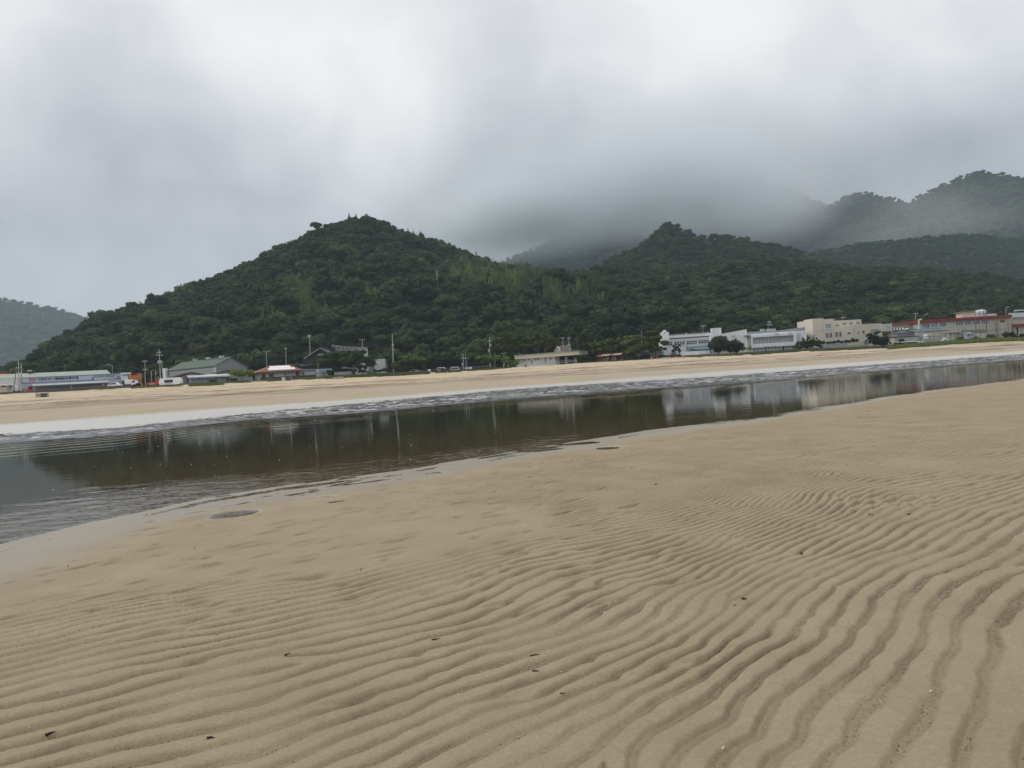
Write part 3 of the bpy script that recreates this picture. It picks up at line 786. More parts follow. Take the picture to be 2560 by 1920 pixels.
# clearing under the poles on the slope
clear = ((px - 1053) ** 2 / 20 ** 2 + (py - 757) ** 2 / 24 ** 2 < 1) | ((px - 1096) ** 2 / 18 ** 2 + (py - 722) ** 2 / 32 ** 2 < 1)
X, Y, Z, bam, px, py = X[~clear], Y[~clear], Z[~clear], bam[~clear], px[~clear], py[~clear]
n_t = len(X)
scl = np.clip(rng.lognormal(-0.02, 0.36, n_t), 0.45, 2.0) * (1 - 0.12 * sstep(85, 125, Z))
scl = scl + (0.84 - scl) * 0.7 * sstep(0.86, 0.97, (Z - 5) / np.maximum(1, np.interp(X / Y, L_A[0], L_A[1][:, 0]) - 5))
rot = rng.uniform(0, 2 * np.pi, n_t)
var = rng.integers(0, len(VAR), n_t)
inview = (px > -30) & (px < 2590)
near_order = np.where(inview & ~bam)[0]
near_order = near_order[np.argsort(Y[near_order] / scl[near_order])][:290]
is_near = np.zeros(n_t, bool); is_near[near_order] = True
kinds = {0: 'mid green broadleaf tree in the wood on the lower slope', 1: 'dark green broadleaf tree in the wood on the lower slope'}
first = {}
for i in near_order:
    me = VAR[var[i]]
    o = bpy.data.objects.new('forest_tree', me)
    COL.objects.link(o)
    s = scl[i]
    o.location = (X[i], Y[i], Z[i] + 3.3 * s); o.rotation_euler = (0, 0, rot[i]); o.scale = (s, s, s * 1.05)
    o['label'] = kinds[1 if me.materials[0] == M_LEAFD else 0]
    o['category'] = 'tree'; o['group'] = 'trees of the wood behind the village'
    first.setdefault(int(var[i]), o)

def instancer(name, pts, rots, scls, idx, sources, label, lift=3.3, flat=1.05):
    """one object of kind stuff: the same crowns on the remaining points (geometry nodes)"""
    me = bpy.data.meshes.new(name)
    me.vertices.add(len(pts)); me.vertices.foreach_set('co', np.asarray(pts, np.float32).ravel())
    for an, av, ty in (('rz', rots, 'FLOAT'), ('sc', scls, 'FLOAT')):
        a = me.attributes.new(an, ty, 'POINT'); a.data.foreach_set('value', np.asarray(av, np.float32))
    a = me.attributes.new('pick', 'INT', 'POINT'); a.data.foreach_set('value', np.asarray(idx, np.int32))
    o = tag(obj(name, me), label=label, kind='stuff')
    g = bpy.data.node_groups.new(name + '_nodes', 'GeometryNodeTree')
    g.interface.new_socket('Geometry', in_out='INPUT', socket_type='NodeSocketGeometry')
    g.interface.new_socket('Geometry', in_out='OUTPUT', socket_type='NodeSocketGeometry')
    gi = g.nodes.new('NodeGroupInput'); go = g.nodes.new('NodeGroupOutput')
    def attr(nm, ty):
        n = g.nodes.new('GeometryNodeInputNamedAttribute'); n.data_type = ty; n.inputs['Name'].default_value = nm
        return n.outputs['Attribute']
    rz = attr('rz', 'FLOAT'); scn = attr('sc', 'FLOAT'); pk = attr('pick', 'INT')
    cx = g.nodes.new('ShaderNodeCombineXYZ'); g.links.new(rz, cx.inputs[2])
    joins = g.nodes.new('GeometryNodeJoinGeometry')
    for k, src in enumerate(sources):
        oi = g.nodes.new('GeometryNodeObjectInfo'); oi.transform_space = 'ORIGINAL'; oi.inputs['Object'].default_value = src; oi.inputs['As Instance'].default_value = True
        cmp = g.nodes.new('FunctionNodeCompare'); cmp.data_type = 'INT'; cmp.operation = 'EQUAL'
        ii = [s for s in cmp.inputs if s.type == 'INT']
        g.links.new(pk, ii[0]); ii[1].default_value = k
        ip = g.nodes.new('GeometryNodeInstanceOnPoints')
        g.links.new(gi.outputs[0], ip.inputs['Points']); g.links.new(cmp.outputs[0], ip.inputs['Selection'])
        g.links.new(oi.outputs['Geometry'], ip.inputs['Instance'])
        g.links.new(cx.outputs[0], ip.inputs['Rotation']); g.links.new(scn, ip.inputs['Scale'])
        g.links.new(ip.outputs[0], joins.inputs[0])
    g.links.new(joins.outputs[0], go.inputs[0])
    md = o.modifiers.new('scatter', 'NODES'); md.node_group = g
    return o
for k in range(len(VAR)):
    if k not in first:
        i = near_order[k]; o = bpy.data.objects.new('forest_tree', VAR[k]); COL.objects.link(o)
        o.location = (X[i], Y[i] + 4, Z[i] + 3.3); o['label'] = kinds[0]; o['category'] = 'tree'; o['group'] = 'trees of the wood behind the village'; first[k] = o
srcs = [first[k] for k in range(len(VAR))]
rest = ~is_near & ~bam
pts = np.stack([X, Y, Z + 3.3 * scl], 1)
instancer('woodland', pts[rest], rot[rest], scl[rest], var[rest], srcs, 'dense broadleaf wood covering the hills')
# bamboo
bi = np.where(bam)[0]
bsrc = []
for k in range(3):
    i = bi[k * 7]
    o = bpy.data.objects.new('bamboo_clump', VARB[k]); COL.objects.link(o)
    o.location = (X[i], Y[i], Z[i] + 5); tag(o, 'feathery light green bamboo clump standing out of the dark wood', 'bamboo', 'bamboo clumps on the hill'); bsrc.append(o)
dbl = np.concatenate([pts[bi] + [0, 0, 2.2], pts[bi] + np.array([2.6, 2.0, 2.0])])
nb = len(dbl)
instancer('bamboo_grove', dbl, rng.uniform(0, 6.28, nb), rng.uniform(0.42, 0.80, nb), rng.integers(0, 3, nb), bsrc, 'pale green bamboo groves among the dark trees')
# mountains behind
X2, Y2, Z2 = scatter(10.5, 1010, 1740, 0.0, 0.86, far_h, 31)
n2 = len(X2)
instancer('mountain_woodland', np.stack([X2, Y2, Z2 + 4], 1), rng.uniform(0, 6.28, n2), rng.uniform(1.0, 1.55, n2), rng.integers(0, len(VAR), n2), srcs, 'cloud wrapped wood covering the mountains')
X3, Y3, Z3 = scatter(24.0, 1950, 2640, -0.78, -0.45, lambda x, y: layer_h(L_F, 1700.0, x, y, 16, 0.4, 1.0, 8), 32)
n3_ = len(X3)
instancer('far_hill_woodland', np.stack([X3, Y3, Z3 + 6], 1), rng.uniform(0, 6.28, n3_), rng.uniform(2.0, 3.2, n3_), rng.integers(0, len(VAR), n3_), srcs, 'hazy wood on the far hill')
# trees that stand out on the skyline
def skyline(name, px_, py_, D, me, s, sz, label, cat='tree'):
    p = W(px_, py_, D)
    o = bpy.data.objects.new(name, me); COL.objects.link(o); o.location = p; o.scale = (s, s, sz)
    return tag(o, label, cat)
skyline('cedar_tree', 873, 545, 606, VARS, 0.8, 0.62, 'pointed dark cedar on the hilltop, left of its summit')
skyline('cedar_tree', 890, 543, 608, VARS, 0.7, 0.42, 'smaller pointed cedar beside the taller cedar on the hilltop')
for (a, b, s) in [(1020, 577, .55), (1033, 581, .5), (1050, 585, .6), (1190, 634, .5)]:
    tag(skyline('cedar_tree', a, b, 612, VARS, s * .8, s * .7, 'small pointed conifer on the right shoulder of the hill'), group='conifers on the hill shoulder')
o = skyline('forest_tree', 791, 566, 597, VAR[0], 1.15, 1.35, 'lone round crowned tree rising above the hill skyline')
mb = MB(); mb.tube((0, 0, -8), (0, 0, -1), 0.35, 0.2); mb.build('trunk', M_BARK, o)

# ================================================================ the village along the sea wall
def Dw(px_):
    return float(np.interp(ux(px_), BT[0], BT[1][:, 1]))
def Zw(px_):
    return float(np.interp(ux(px_), BT[0], BT[1][:, 0]))
class Fac:
    """a vertical facade standing on the ground between two picture columns; s runs to the right, y away from the sea, z up"""
    def __init__(f, name, xl, xr, ol, orr, **kw):
        Dl, Dr = Dw(xl) + ol, Dw(xr) + orr
        f.A = Vector((ux(xl) * Dl, Dl)); f.B = Vector((ux(xr) * Dr, Dr))
        f.z = Zw(xl)
        d = (f.B - f.A); f.len = d.length; f.dir = d / f.len; f.rz = math.atan2(d.y, d.x)
        f.e = empty(name, (f.A.x, f.A.y, f.z), f.rz, **kw)
    def p(f, px_, py_, off=0.0):
        """picture point -> (s, z) on the facade plane moved back by off"""
        r = ray(px_, py_)
        n = Vector((-f.dir.y, f.dir.x))
        A = f.A + n * off
        t = A.dot(n) / (Vector((r[0], r[1])).dot(n))
        q = Vector((r[0], r[1])) * t - f.A
        return q.dot(f.dir), EYE + r[2] * t - f.z
    def box(f, name, x0, y0, x1, y1, m, off=0.0, depth=6.0, parent=None, grow=0.0, **kw):
        """box seen between picture corners (x0,y0) upper left and (x1,y1) lower right, front at off"""
        s0, z1 = f.p(x0, y0, off); s1, _ = f.p(x1, y0 - (x1 - x0) * 0.0625, off); _, z0 = f.p(x0, y1, off)
        b = MB().box(s0, s1, off, off + depth, z0 - grow, z1)
        o = b.build(name, m, parent or f.e, **kw); o['dims'] = (s0, s1, z0, z1)
        return o
    def window(f, x0, y0, x1, y1, off=0.0, cols=2, rows=1, gm=None, fm=None, th=0.07, name='window'):
        s0, z1 = f.p(x0, y0, off); s1, _ = f.p(x1, y0 - (x1 - x0) * 0.0625, off); _, z0 = f.p(x0, y1, off)
        fm = fm or M_ALU; gm = gm or M_GLASS
        b = MB()
        b.box(s0, s1, off - 0.07, off - 0.004, z0, z0 + th).box(s0, s1, off - 0.07, off - 0.004, z1 - th, z1)
        for i in range(cols + 1):
            c = s0 + (s1 - s0 - th) * i / cols
            b.box(c, c + th, off - 0.06, off - 0.006, z0 + th, z1 - th)
        for j in range(1, rows):
            c = z0 + (z1 - z0) * j / rows
            b.box(s0 + th, s1 - th, off - 0.055, off - 0.008, c - th / 2, c + th / 2)
        w_ = b.build(name, fm, f.e)
        for i in range(cols):
            a = s0 + (s1 - s0 - th) * i / cols + th; c = s0 + (s1 - s0 - th) * (i + 1) / cols
            MB().box(a, c, off - 0.035 - 0.006 * (i % 2), off - 0.01, z0 + th, z1 - th).build('pane', gm, w_)
        return w_
def text_mesh(body, size, m, parent, s, z, y=-0.08, name='lettering', width=None, bold=0.0, extr=0.02):
    cu = bpy.data.curves.new('lettering', 'FONT'); cu.body = body; cu.size = size; cu.extrude = extr; cu.align_x = 'LEFT'; cu.align_y = 'CENTER'; cu.offset = bold
    cu.resolution_u = 2
    t = bpy.data.objects.new('lettering_tmp', cu); COL.objects.link(t)
    bpy.context.view_layer.update()
    me = bpy.data.meshes.new_from_object(t.evaluated_get(bpy.context.evaluated_depsgraph_get()))
    bpy.data.objects.remove(t)
    me.materials.clear(); me.materials.append(m)
    if len(me.vertices) == 0: return None
    v = np.empty(len(me.vertices) * 3, np.float32); me.vertices.foreach_get('co', v); v = v.reshape(-1, 3)
    sx = 1.0
    if width: sx = width / max(1e-3, v[:, 0].max() - v[:, 0].min())
    out = np.stack([s + (v[:, 0] - v[:, 0].min()) * sx, y - v[:, 2], z + v[:, 1]], 1).astype(np.float32)
    me.vertices.foreach_set('co', out.ravel()); me.flip_normals(); me.update()
    return obj(name, me, parent)

M_ALU = mat('window_frame_grey', (0.42, 0.43, 0.43), 0.5)
M_WFR = mat('white_frame', (0.72, 0.73, 0.72), 0.5)
M_GLASS = glass('window_glass', (0.075, 0.085, 0.095), 0.08)
M_GREENG = glass('curtained_glass', (0.22, 0.33, 0.31), 0.15)
M_DARKG = glass('dark_window', (0.035, 0.032, 0.034), 0.1)
M_CURT = glass('blue_curtain_glass', (0.13, 0.19, 0.30), 0.2)
M_WHITE = mat('white_plaster', (0.70, 0.73, 0.75), 0.75, 0.05, 0.3, streak=0.16)
M_CREAM = mat('cream_plaster', (0.66, 0.60, 0.51), 0.8, 0.04, 0.3, streak=0.10)
M_OLDC = mat('weathered_cream_wall', (0.52, 0.48, 0.41), 0.85, 0.16, 0.5, streak=0.42)
M_GREYW = mat('grey_render', (0.27, 0.275, 0.29), 0.85, 0.1, 0.5, streak=0.2)
M_PALE = mat('pale_blue_cladding', (0.52, 0.56, 0.63), 0.6, 0.05, 0.4, streak=0.12)
M_OFFW = mat('off_white_wall', (0.56, 0.57, 0.56), 0.8, 0.08, 0.5, streak=0.25)
M_SHUT = mat('grey_shutter', (0.40, 0.42, 0.43), 0.6, 0.06, 0.4, streak=0.2)
M_SHUTD = mat('shutter_rail', (0.20, 0.21, 0.22), 0.6)
M_GROOF = mat('pale_green_roof', (0.38, 0.42, 0.35), 0.7, 0.12, 0.3, streak=0.25)
M_GROOF2 = mat('green_metal_roof', (0.085, 0.115, 0.09), 0.7, 0.15, 0.3)
M_TILE = mat('orange_roof_tile', (0.29, 0.135, 0.08), 0.8, 0.25, 1.2)
M_DTILE = mat('dark_grey_tile', (0.085, 0.09, 0.105), 0.6, 0.25, 1.0)
M_DTRIM = mat('dark_trim', (0.03, 0.028, 0.028), 0.7)
M_RED = mat('dark_red_fascia', (0.22, 0.030, 0.028), 0.6, 0.12, 0.5, streak=0.2)
M_RUST = mat('rusty_red_roof', (0.23, 0.075, 0.048), 0.85, 0.25, 0.8)
M_BROWN = mat('brown_wood', (0.12, 0.062, 0.038), 0.8, 0.25)
M_ORNG = mat('orange_crane_paint', (0.46, 0.20, 0.045), 0.6, 0.15, 0.8, streak=0.2)
M_REDP = mat('red_paint', (0.52, 0.035, 0.045), 0.5)
M_NAVY = mat('navy_letter', (0.022, 0.03, 0.12), 0.6, 0.02)
M_TEAL = mat('teal_letter', (0.03, 0.17, 0.18), 0.6, 0.02)
M_BLUE = mat('slate_blue_band', (0.16, 0.21, 0.34), 0.6)
M_BROOF = mat('blue_metal_roof', (0.13, 0.205, 0.26), 0.5, 0.12, 0.5)
M_CONC = mat('concrete', (0.33, 0.325, 0.31), 0.9, 0.15, 0.6, streak=0.2)
M_DCONC = mat('dark_damp_concrete', (0.095, 0.085, 0.075), 0.95, 0.3, 0.6)
M_STEEL = mat('galvanised_steel', (0.42, 0.43, 0.43), 0.5, 0.1, 1.0, metal=0.2)
M_DSTEEL = mat('dark_steel', (0.13, 0.12, 0.13), 0.6)
M_WPAINT = mat('white_paint', (0.80, 0.82, 0.83), 0.35, 0.03)
M_YEL = mat('yellow_paint', (0.70, 0.50, 0.05), 0.6)
M_DGREEN = mat('dark_green_board', (0.05, 0.075, 0.07), 0.6, 0.15)
M_CONEO = mat('cone_orange', (0.72, 0.13, 0.06), 0.5)
M_TYRE = mat('rubber', (0.02, 0.02, 0.02), 0.8)
M_WIRE = mat('black_cable', (0.03, 0.03, 0.03), 0.7)

# ---- sea wall, in lengths
wl = [(-60, 60, 0), (60, 330, 1), (330, 470, 2), (1645, 1775, 3), (1775, 2050, 4), (2050, 2175, 5), (2175, 2345, 6)]
for k, (xa, xb, i) in enumerate(wl):
    f = Fac('sea_wall', xa, xb, 0.3, 0.3, label=['dark low sea wall by the small hut at the left end', 'brown sea wall below the stone showroom', 'low kerb wall under the white caravan', 'dark wall below the white garden wall',
             'dark base wall along the white seafront hall', 'dark wall below the railing of the cream building', 'dark earth wall under the tamarisk and sheds'][i], cat='wall')
    nseg = max(2, int(f.len / 6))
    for j in range(nseg):
        a, b = f.len * j / nseg, f.len * (j + 1) / nseg
        MB().box(a + 0.03, b - 0.03, 0, 0.4, -1.2, [0.55, 0.5, 0.25, 0.45, 0.5, 0.35, 0.3][i] + 0.02 * (j % 2)).build('wall_panel', M_DCONC, f.e)

# ---- 1 stone showroom at the left
f = Fac('stone_showroom', 57, 304, 6, 20, label='long pale blue stone showroom with navy sign lettering and grey shutters', cat='building')
H = lambda x, y, off=0: f.p(x, y, off)[1]
zt = H(57, 943.5); L_ = f.p(304, 960)[0]
f.box('wall', 57, 943.5, 304, 995, M_PALE, 0.0, 12)
zb0 = H(57, 957.6)
MB().box(0, L_, -0.09, -0.003, zb0 - 0.25, zb0 + 0.1).build('blue_band', M_BLUE, f.e)
MB().box(0, L_, -0.09, -0.003, zt - 0.28, zt - 0.1).build('top_trim', M_BLUE, f.e)
s0, z0 = f.p(93, 951.2); s1, _ = f.p(196, 945)
text_mesh('大西石材工業㈱総合展示場', (s1 - s0) / 11.5, M_NAVY, f.e, s0, (zt + zb0) / 2 - 0.05, -0.05, width=s1 - s0, bold=0.012)
# red boxed logo: three cells
s0, _ = f.p(73, 950); s1, _ = f.p(89, 950); zc = (zt + zb0) / 2
lg = MB(); hh = 0.36
for a, b, c, d in [(s0, s1, zc + hh, zc + hh + .09), (s0, s1, zc - hh - .09, zc - hh), (s0, s0 + .09, zc - hh, zc + hh), (s1 - .09, s1, zc - hh, zc + hh)]:
    lg.box(a, b, -0.06, -0.004, c, d)
lgo = lg.build('logo_frame', M_REDP, f.e)
for j in range(3):
    c = s0 + (s1 - s0) * (j + 0.5) / 3
    q = MB()
    q.box(c - .26, c + .26, -0.05, -0.004, zc - .02, zc + .08).box(c - .05, c + .05, -0.045, -0.006, zc - .26, zc - .03).box(c - .2, c + .2, -0.05, -0.004, zc + .15, zc + .24).box(c - .22, c + .22, -0.05, -0.004, zc - .3, zc - .24)
    q.build('logo_mark', M_REDP, lgo)
s0, _ = f.p(233, 945); s1, _ = f.p(287, 941)
text_mesh('OHNISHI SEKIZAI', 1.05, M_BLUE, f.e, s0, zt - 0.75, -0.05, width=s1 - s0, bold=0.012)
text_mesh('EXHIBITION HALL', 0.6, M_WPAINT, f.e, s0 + 0.4, zb0 - 0.07, -0.13, width=(s1 - s0) * 0.92)
for a in (228.5, 293.5):
    s0, _ = f.p(a, 945); MB().box(s0, s0 + 0.62, -0.07, -0.004, zb0 + 0.1, zb0 + 0.75).build('sign_square', M_BLUE, f.e)
# lean-to canopy and shutters
sa, za = f.p(80, 964.5); sb, _ = f.p(270, 952)
MB().slab([(sa, -2.4, za - 0.1), (sb, -2.4, za - 0.1), (sb, -0.01, za + 0.55), (sa, -0.01, za + 0.55)], 0.16).build('canopy', M_OFFW, f.e)
MB().box(sa, sb, -2.46, -2.41, za - 0.36, za - 0.06).build('gutter', M_SHUTD, f.e)
for (xa, xb, nn) in ((87.6, 173.7, 6), (180, 253, 5)):
    s0, _ = f.p(xa, 975); s1, _ = f.p(xb, 975)
    for j in range(nn):
        a = s0 + (s1 - s0) * j / nn; b = s0 + (s1 - s0) * (j + 1) / nn
        MB().box(a + 0.06, b - 0.06, -0.3, -0.02 - 0.001 * j, -0.3, za - 0.75).build('shutter', M_SHUT, f.e)
        MB().box(b - 0.06, b + 0.04, -0.36, -0.02, -0.3, za - 0.7).build('shutter_rail', M_SHUTD, f.e)
    MB().box(s0, s1, -0.4, -0.02, za - 0.72, za - 0.4).build('shutter_box', M_ALU, f.e)
for xa in (84, 175.5, 254.5):
    s0, _ = f.p(xa, 975); MB().box(s0, s0 + 0.28, -2.3, -2.05, -0.3, za - 0.26).build('canopy_post', M_ALU, f.e)
# plain bay, downpipe, posters
f.box('bay_wall', 270.5, 951.5, 303.5, 990, M_OFFW, -0.35, 0.33)
s0, _ = f.p(299.5, 960); MB().tube((s0, -0.45, 0), (s0, -0.45, 2.6), 0.07).build('downpipe', M_SHUTD, f.e)
s0, z0 = f.p(256, 971.5); s1, z1 = f.p(263.6, 963)
po = MB().box(s0, s1, -0.5, -0.42, z0, z1).build('poster', M_REDP, f.e)
MB().lathe([(0.0, -0.02), (0.36, -0.02), (0.36, 0.02)], k=14).build('poster_disc', M_YEL, po).matrix_local = Matrix.Translation(((s0 + s1) / 2, -0.53, (z0 + z1) / 2)) @ Matrix.Rotation(math.pi / 2, 4, 'X')
s0, z0 = f.p(234, 973); s1, z1 = f.p(252, 965.5)
bn = MB().box(s0, s1, -0.5, -0.42, z0, z1).build('banner', M_WPAINT, f.e)
text_mesh('石材 墓石', 0.6, M_NAVY, bn, s0 + 0.1, (z0 + z1) / 2, -0.53, width=(s1 - s0) * 0.9)
# pale green roof behind
zr1 = H(2, 937.5, 9); 
sA, _ = f.p(-30, 940, 4); sB, zB = f.p(276, 934.5, 4); sC, zC = f.p(268, 925, 11); _, zE = f.p(57, 943, 4)
MB().slab([(sA, 3.6, zE - 0.1), (sB, 3.6, zE - 0.1), (sC, 11, zC), (sA, 11, zC)], 0.2).build('roof', M_GROOF, f.e)
MB().slab([(sA, 11.02, zC), (sC, 11.02, zC), (sB, 18.4, zE - 0.1), (sA, 18.4, zE - 0.1)], 0.2).build('roof', M_GROOF, f.e)
rb = MB()
for j in range(40):
    c = sA + (sC - sA) * (j + 0.5) / 40
    rb.slab([(c, 3.6, zE), (c + 0.08, 3.6, zE), (c + 0.08, 11, zC + 0.1), (c, 11, zC + 0.1)], 0.1)
rb.build('roof_ribs', M_GROOF, f.e, kind='stuff')
s0, z0 = f.p(69, 933, 10); s1, z1 = f.p(79, 925.5, 10)
v_ = MB().box(s0 + .25, s1 - .25, 9.5, 11.5, zC - 0.6, zC + 0.55).build('roof_vent', M_BROWN, f.e)
MB().box(s0, s1, 9.2, 11.8, zC + 0.55, zC + 0.95).build('vent_cap', M_STEEL, v_)
# west wing
sW, _ = f.p(-30, 950)
MB().box(sW, -0.02, 1.0, 13, -0.5, H(40, 945) - 0.1).build('side_wing', M_OFFW, f.e)
# corner signbox and entrance
MB().box(L_ + 0.01, L_ + 2.9, -0.25, 9, H(304, 951.5), zt + 0.12).build('corner_sign', M_WPAINT, f.e)
text_mesh('OHNISHI', 0.95, M_NAVY, f.e, L_ + 0.25, zt - 0.75, -0.28, width=2.4, bold=0.01)
MB().box(L_ + 0.01, L_ + 2.8, 0.5, 9, -0.5, H(304, 951.5) - 0.002).build('entrance_wall', M_GREYW, f.e)
MB().box(L_ + 0.5, L_ + 1.9, 0.42, 0.498, 0, 2.1).build('door', M_DARKG, f.e)
for a in (0.1, 2.6): MB().box(L_ + a, L_ + a + 0.16, -0.15, 0.0, -0.5, H(304, 951.5) - 0.003).build('column', M_GREYW, f.e)

# ---- small hut far left, fence, covered boat, digger
f = Fac('beach_hut', -40, 16, 2.5, 2.5, label='small cream hut with flat overhanging roof at the left edge', cat='hut')
f.box('wall', -40, 966, 15.5, 995, M_CREAM, 0, 5)
MB().slab([(f.p(-40, 960)[0], -1.2, f.p(0, 958)[1]), (f.p(24, 960)[0], -1.2, f.p(24, 961)[1] - 0.1), (f.p(22, 960)[0], 5.5, f.p(22, 961)[1] - 0.1), (f.p(-40, 960)[0], 5.5, f.p(0, 958)[1])], 0.22).build('roof', M_WFR, f.e)
MB().box(f.p(4, 960)[0], f.p(14, 960)[0], -0.1, -0.004, f.p(5, 968)[1], f.p(5, 964)[1]).build('window', M_DARKG, f.e)
f = Fac('slatted_fence', 16, 34, 3.5, 3.5, label='short white slatted fence beside the cream hut', cat='fence')
for j in range(14):
    a = f.len * j / 14; MB().box(a, a + 0.09, 0, 0.04, 0, 0.95).build('slat', M_WPAINT, f.e)
MB().box(0, f.len, 0.045, 0.09, 0.15, 0.25).build('rail', M_WPAINT, f.e)
MB().box(0, f.len, 0.045, 0.09, 0.75, 0.85).build('rail', M_WPAINT, f.e)
p0 = W(43, 974, Dw(43) + 5)
e = empty('covered_boat', (p0.x, p0.y, Zw(43) + 0.5), label='white shrouded boat bow behind the utility poles', cat='boat')
prof = MB(); pts = []
for t in np.linspace(0, 1, 7): pts.append((-1.9 + 1.9 * t, 0.3 + 1.9 * math.sin(t * math.pi / 2)))
prof.prism(pts + [(1.3, 2.25), (1.3, 0.3)], -0.9, 0.9); prof.build('cover', M_WPAINT, e)
hb = MB(); hb.prism([(-1.7, 0.28), (-1.3, -0.15), (1.25, -0.15), (1.28, 0.28)], -0.8, 0.8); hb.build('hull', M_DTRIM, e)
p0 = W(74, 982, Dw(74) + 3)
e = empty('mini_digger', (p0.x, p0.y, Zw(74) + 0.05), label='small red digger parked in front of the grey shutters', cat='digger')
for sy in (-0.55, 0.55): MB().prism([(-0.8, 0.0), (0.8, 0.0), (0.95, 0.2), (0.8, 0.42), (-0.8, 0.42), (-0.95, 0.2)], sy - 0.15, sy + 0.15).build('track', M_TYRE, e)
MB().box(-0.6, 0.85, -0.5, 0.5, 0.43, 1.05).build('body', M_REDP, e)
MB().box(-0.1, 0.7, -0.45, 0.45, 1.06, 1.95).build('cab', M_DARKG, e)
MB().tube((-0.5, 0, 0.9), (-1.7, 0, 1.3), 0.1).tube((-1.7, 0, 1.3), (-2.2, 0, 0.4), 0.08).build('boom', M_REDP, e)
MB().prism([(-2.5, 0.1), (-2.0, 0.1), (-2.0, 0.45), (-2.3, 0.5)], -0.2, 0.2).build('bucket', M_DSTEEL, e)
p0 = W(6, 933, Dw(6) + 17)
e = empty('rooftop_tank', (p0.x, p0.y, p0.z - 1.0), label='small red tank on the pale green roof at the left edge', cat='tank')
MB().box(-0.7, 0.7, -0.7, 0.7, 0, 1.1).build('body', M_REDP, e); MB().box(-0.75, 0.75, -0.75, 0.75, 1.1, 1.2).build('lid', M_RUST, e)

# ---- cars, trucks
def car(px_, off, label, m, L=4.3, rz=0.0, van=False, truck=False, group=None, dz=0.05):
    D = Dw(px_) + off; x = ux(px_) * D
    e = empty('parked_truck' if truck else 'parked_car', (x, D, Zw(px_) + dz), rz, label=label, cat='truck' if truck else 'car', group=group)
    h = 1.9 if van else 1.45
    if truck:
        MB().prism([(-L / 2, 0.35), (L / 2 - 1.5, 0.35), (L / 2 - 1.5, 0.7), (-L / 2, 0.7)], -0.75, 0.75).build('bed', M_DSTEEL, e)
        MB().box(-L / 2, L / 2 - 1.55, -0.8, 0.8, 0.71, 2.1).build('cargo_box', m, e)
        MB().prism([(L / 2 - 1.45, 0.35), (L / 2, 0.35), (L / 2, 1.0), (L / 2 - 0.25, 1.8), (L / 2 - 1.45, 1.85)], -0.75, 0.75).build('cab', m, e)
        MB().prism([(L / 2 - 1.1, 1.1), (L / 2 - 0.3, 1.1), (L / 2 - 0.4, 1.65), (L / 2 - 1.1, 1.68)], -0.765, -0.74).build('window', M_DARKG, e)
    else:
        if van: roof = [(-L * .5, .85), (L * .5, .85), (L * .42, 1.1), (L * .34, h), (-L * .46, h)]
        else: roof = [(-L * .5, .85), (L * .5, .8), (L * .28, .95), (L * .12, h), (-L * .26, h), (-L * .44, .95)]
        MB().prism([(-L / 2, 0.3), (L / 2, 0.3), (L / 2, 0.8), (-L / 2, 0.9)], -0.8, 0.8).build('body', m, e)
        MB().prism(roof, -0.72, 0.72).build('cabin', m, e)
        g = [(-L * .40, .95), (L * .24, .95), (L * .10, h - .12), (-L * .25, h - .12)] if not van else [(-L * .42, 1.0), (L * .36, 1.0), (L * .30, h - .2), (-L * .42, h - .2)]
        MB().prism(g, -0.735, -0.715).build('window', M_DARKG, e)
    for sx in (-L * .31, L * .31):
        for sy in (-0.72, 0.72):
            wv = MB(); wv.tube((sx, sy - 0.1, 0.3), (sx, sy + 0.1, 0.3), 0.3, k=12); wv.build('wheel', M_TYRE, e)
    return e
car(291, 2.5, 'low white car half hidden between the bushes by the showroom', M_WPAINT, 3.8, dz=0.35)
car(332, 4, 'white box truck parked beside the orange gantry crane', M_WPAINT, 3.4, truck=True, dz=0.45)
car(1106, 6, 'small white van behind the guard rail, left of the bush', M_WPAINT, 3.2, van=True, dz=-0.2)
car(1140, 9, 'white kei van behind the guard rail, right of the bush', M_WPAINT, 3.2, van=True, dz=-0.3)
car(1040, 6, 'white car parked under the round tree', M_WPAINT, 4.0, dz=0.0)
# caravan
D = Dw(430) + 2.2
e = empty('caravan', (ux(430) * D, D, Zw(430)), 0.02, label='rounded white caravan with one long dark window', cat='caravan')
mpx = D / FOC; Lc = 53 * mpx; Hc = 19 * mpx
pts = []
for cx_, cz_, a0 in ((Lc / 2 - .75, .45 + .3, -90), (Lc / 2 - .95, Hc - .85, 0), (-Lc / 2 + .95, Hc - .85, 90), (-Lc / 2 + .75, .45 + .3, 180)):
    rr = 0.75 if cz_ < 1 else 0.9
    rr = min(rr, 0.75) if cz_ < 1 else rr
    for k in range(5):
        a = R(a0 + 22.5 * k); pts.append((cx_ + rr * math.cos(a), cz_ + (rr * 0.6 if cz_ < 1 else rr) * math.sin(a)))
b = MB(); b.prism(pts, -1.05, 1.05); c_ = b.build('shell', M_WPAINT, e)
MB().box(-Lc / 2 + 14 * mpx, -Lc / 2 + 35 * mpx, -1.09, -1.055, Hc * 0.42, Hc * 0.78).build('window', M_DARKG, e)
MB().box(-Lc / 2 + 14 * mpx, -Lc / 2 + 35 * mpx, -1.1, -1.056, Hc * 0.36, Hc * 0.415).build('window_sill', M_ALU, e)
text_mesh('CARAVAN', 0.35, M_BLUE, e, -Lc / 2 + 19 * mpx, 0.55, -1.07, width=1.4)
for sx in (-1.0, 1.0):
    wv = MB(); wv.tube((sx, -1.0, 0.3), (sx, -0.8, 0.3), 0.32, k=12); wv.build('wheel', M_TYRE, e)
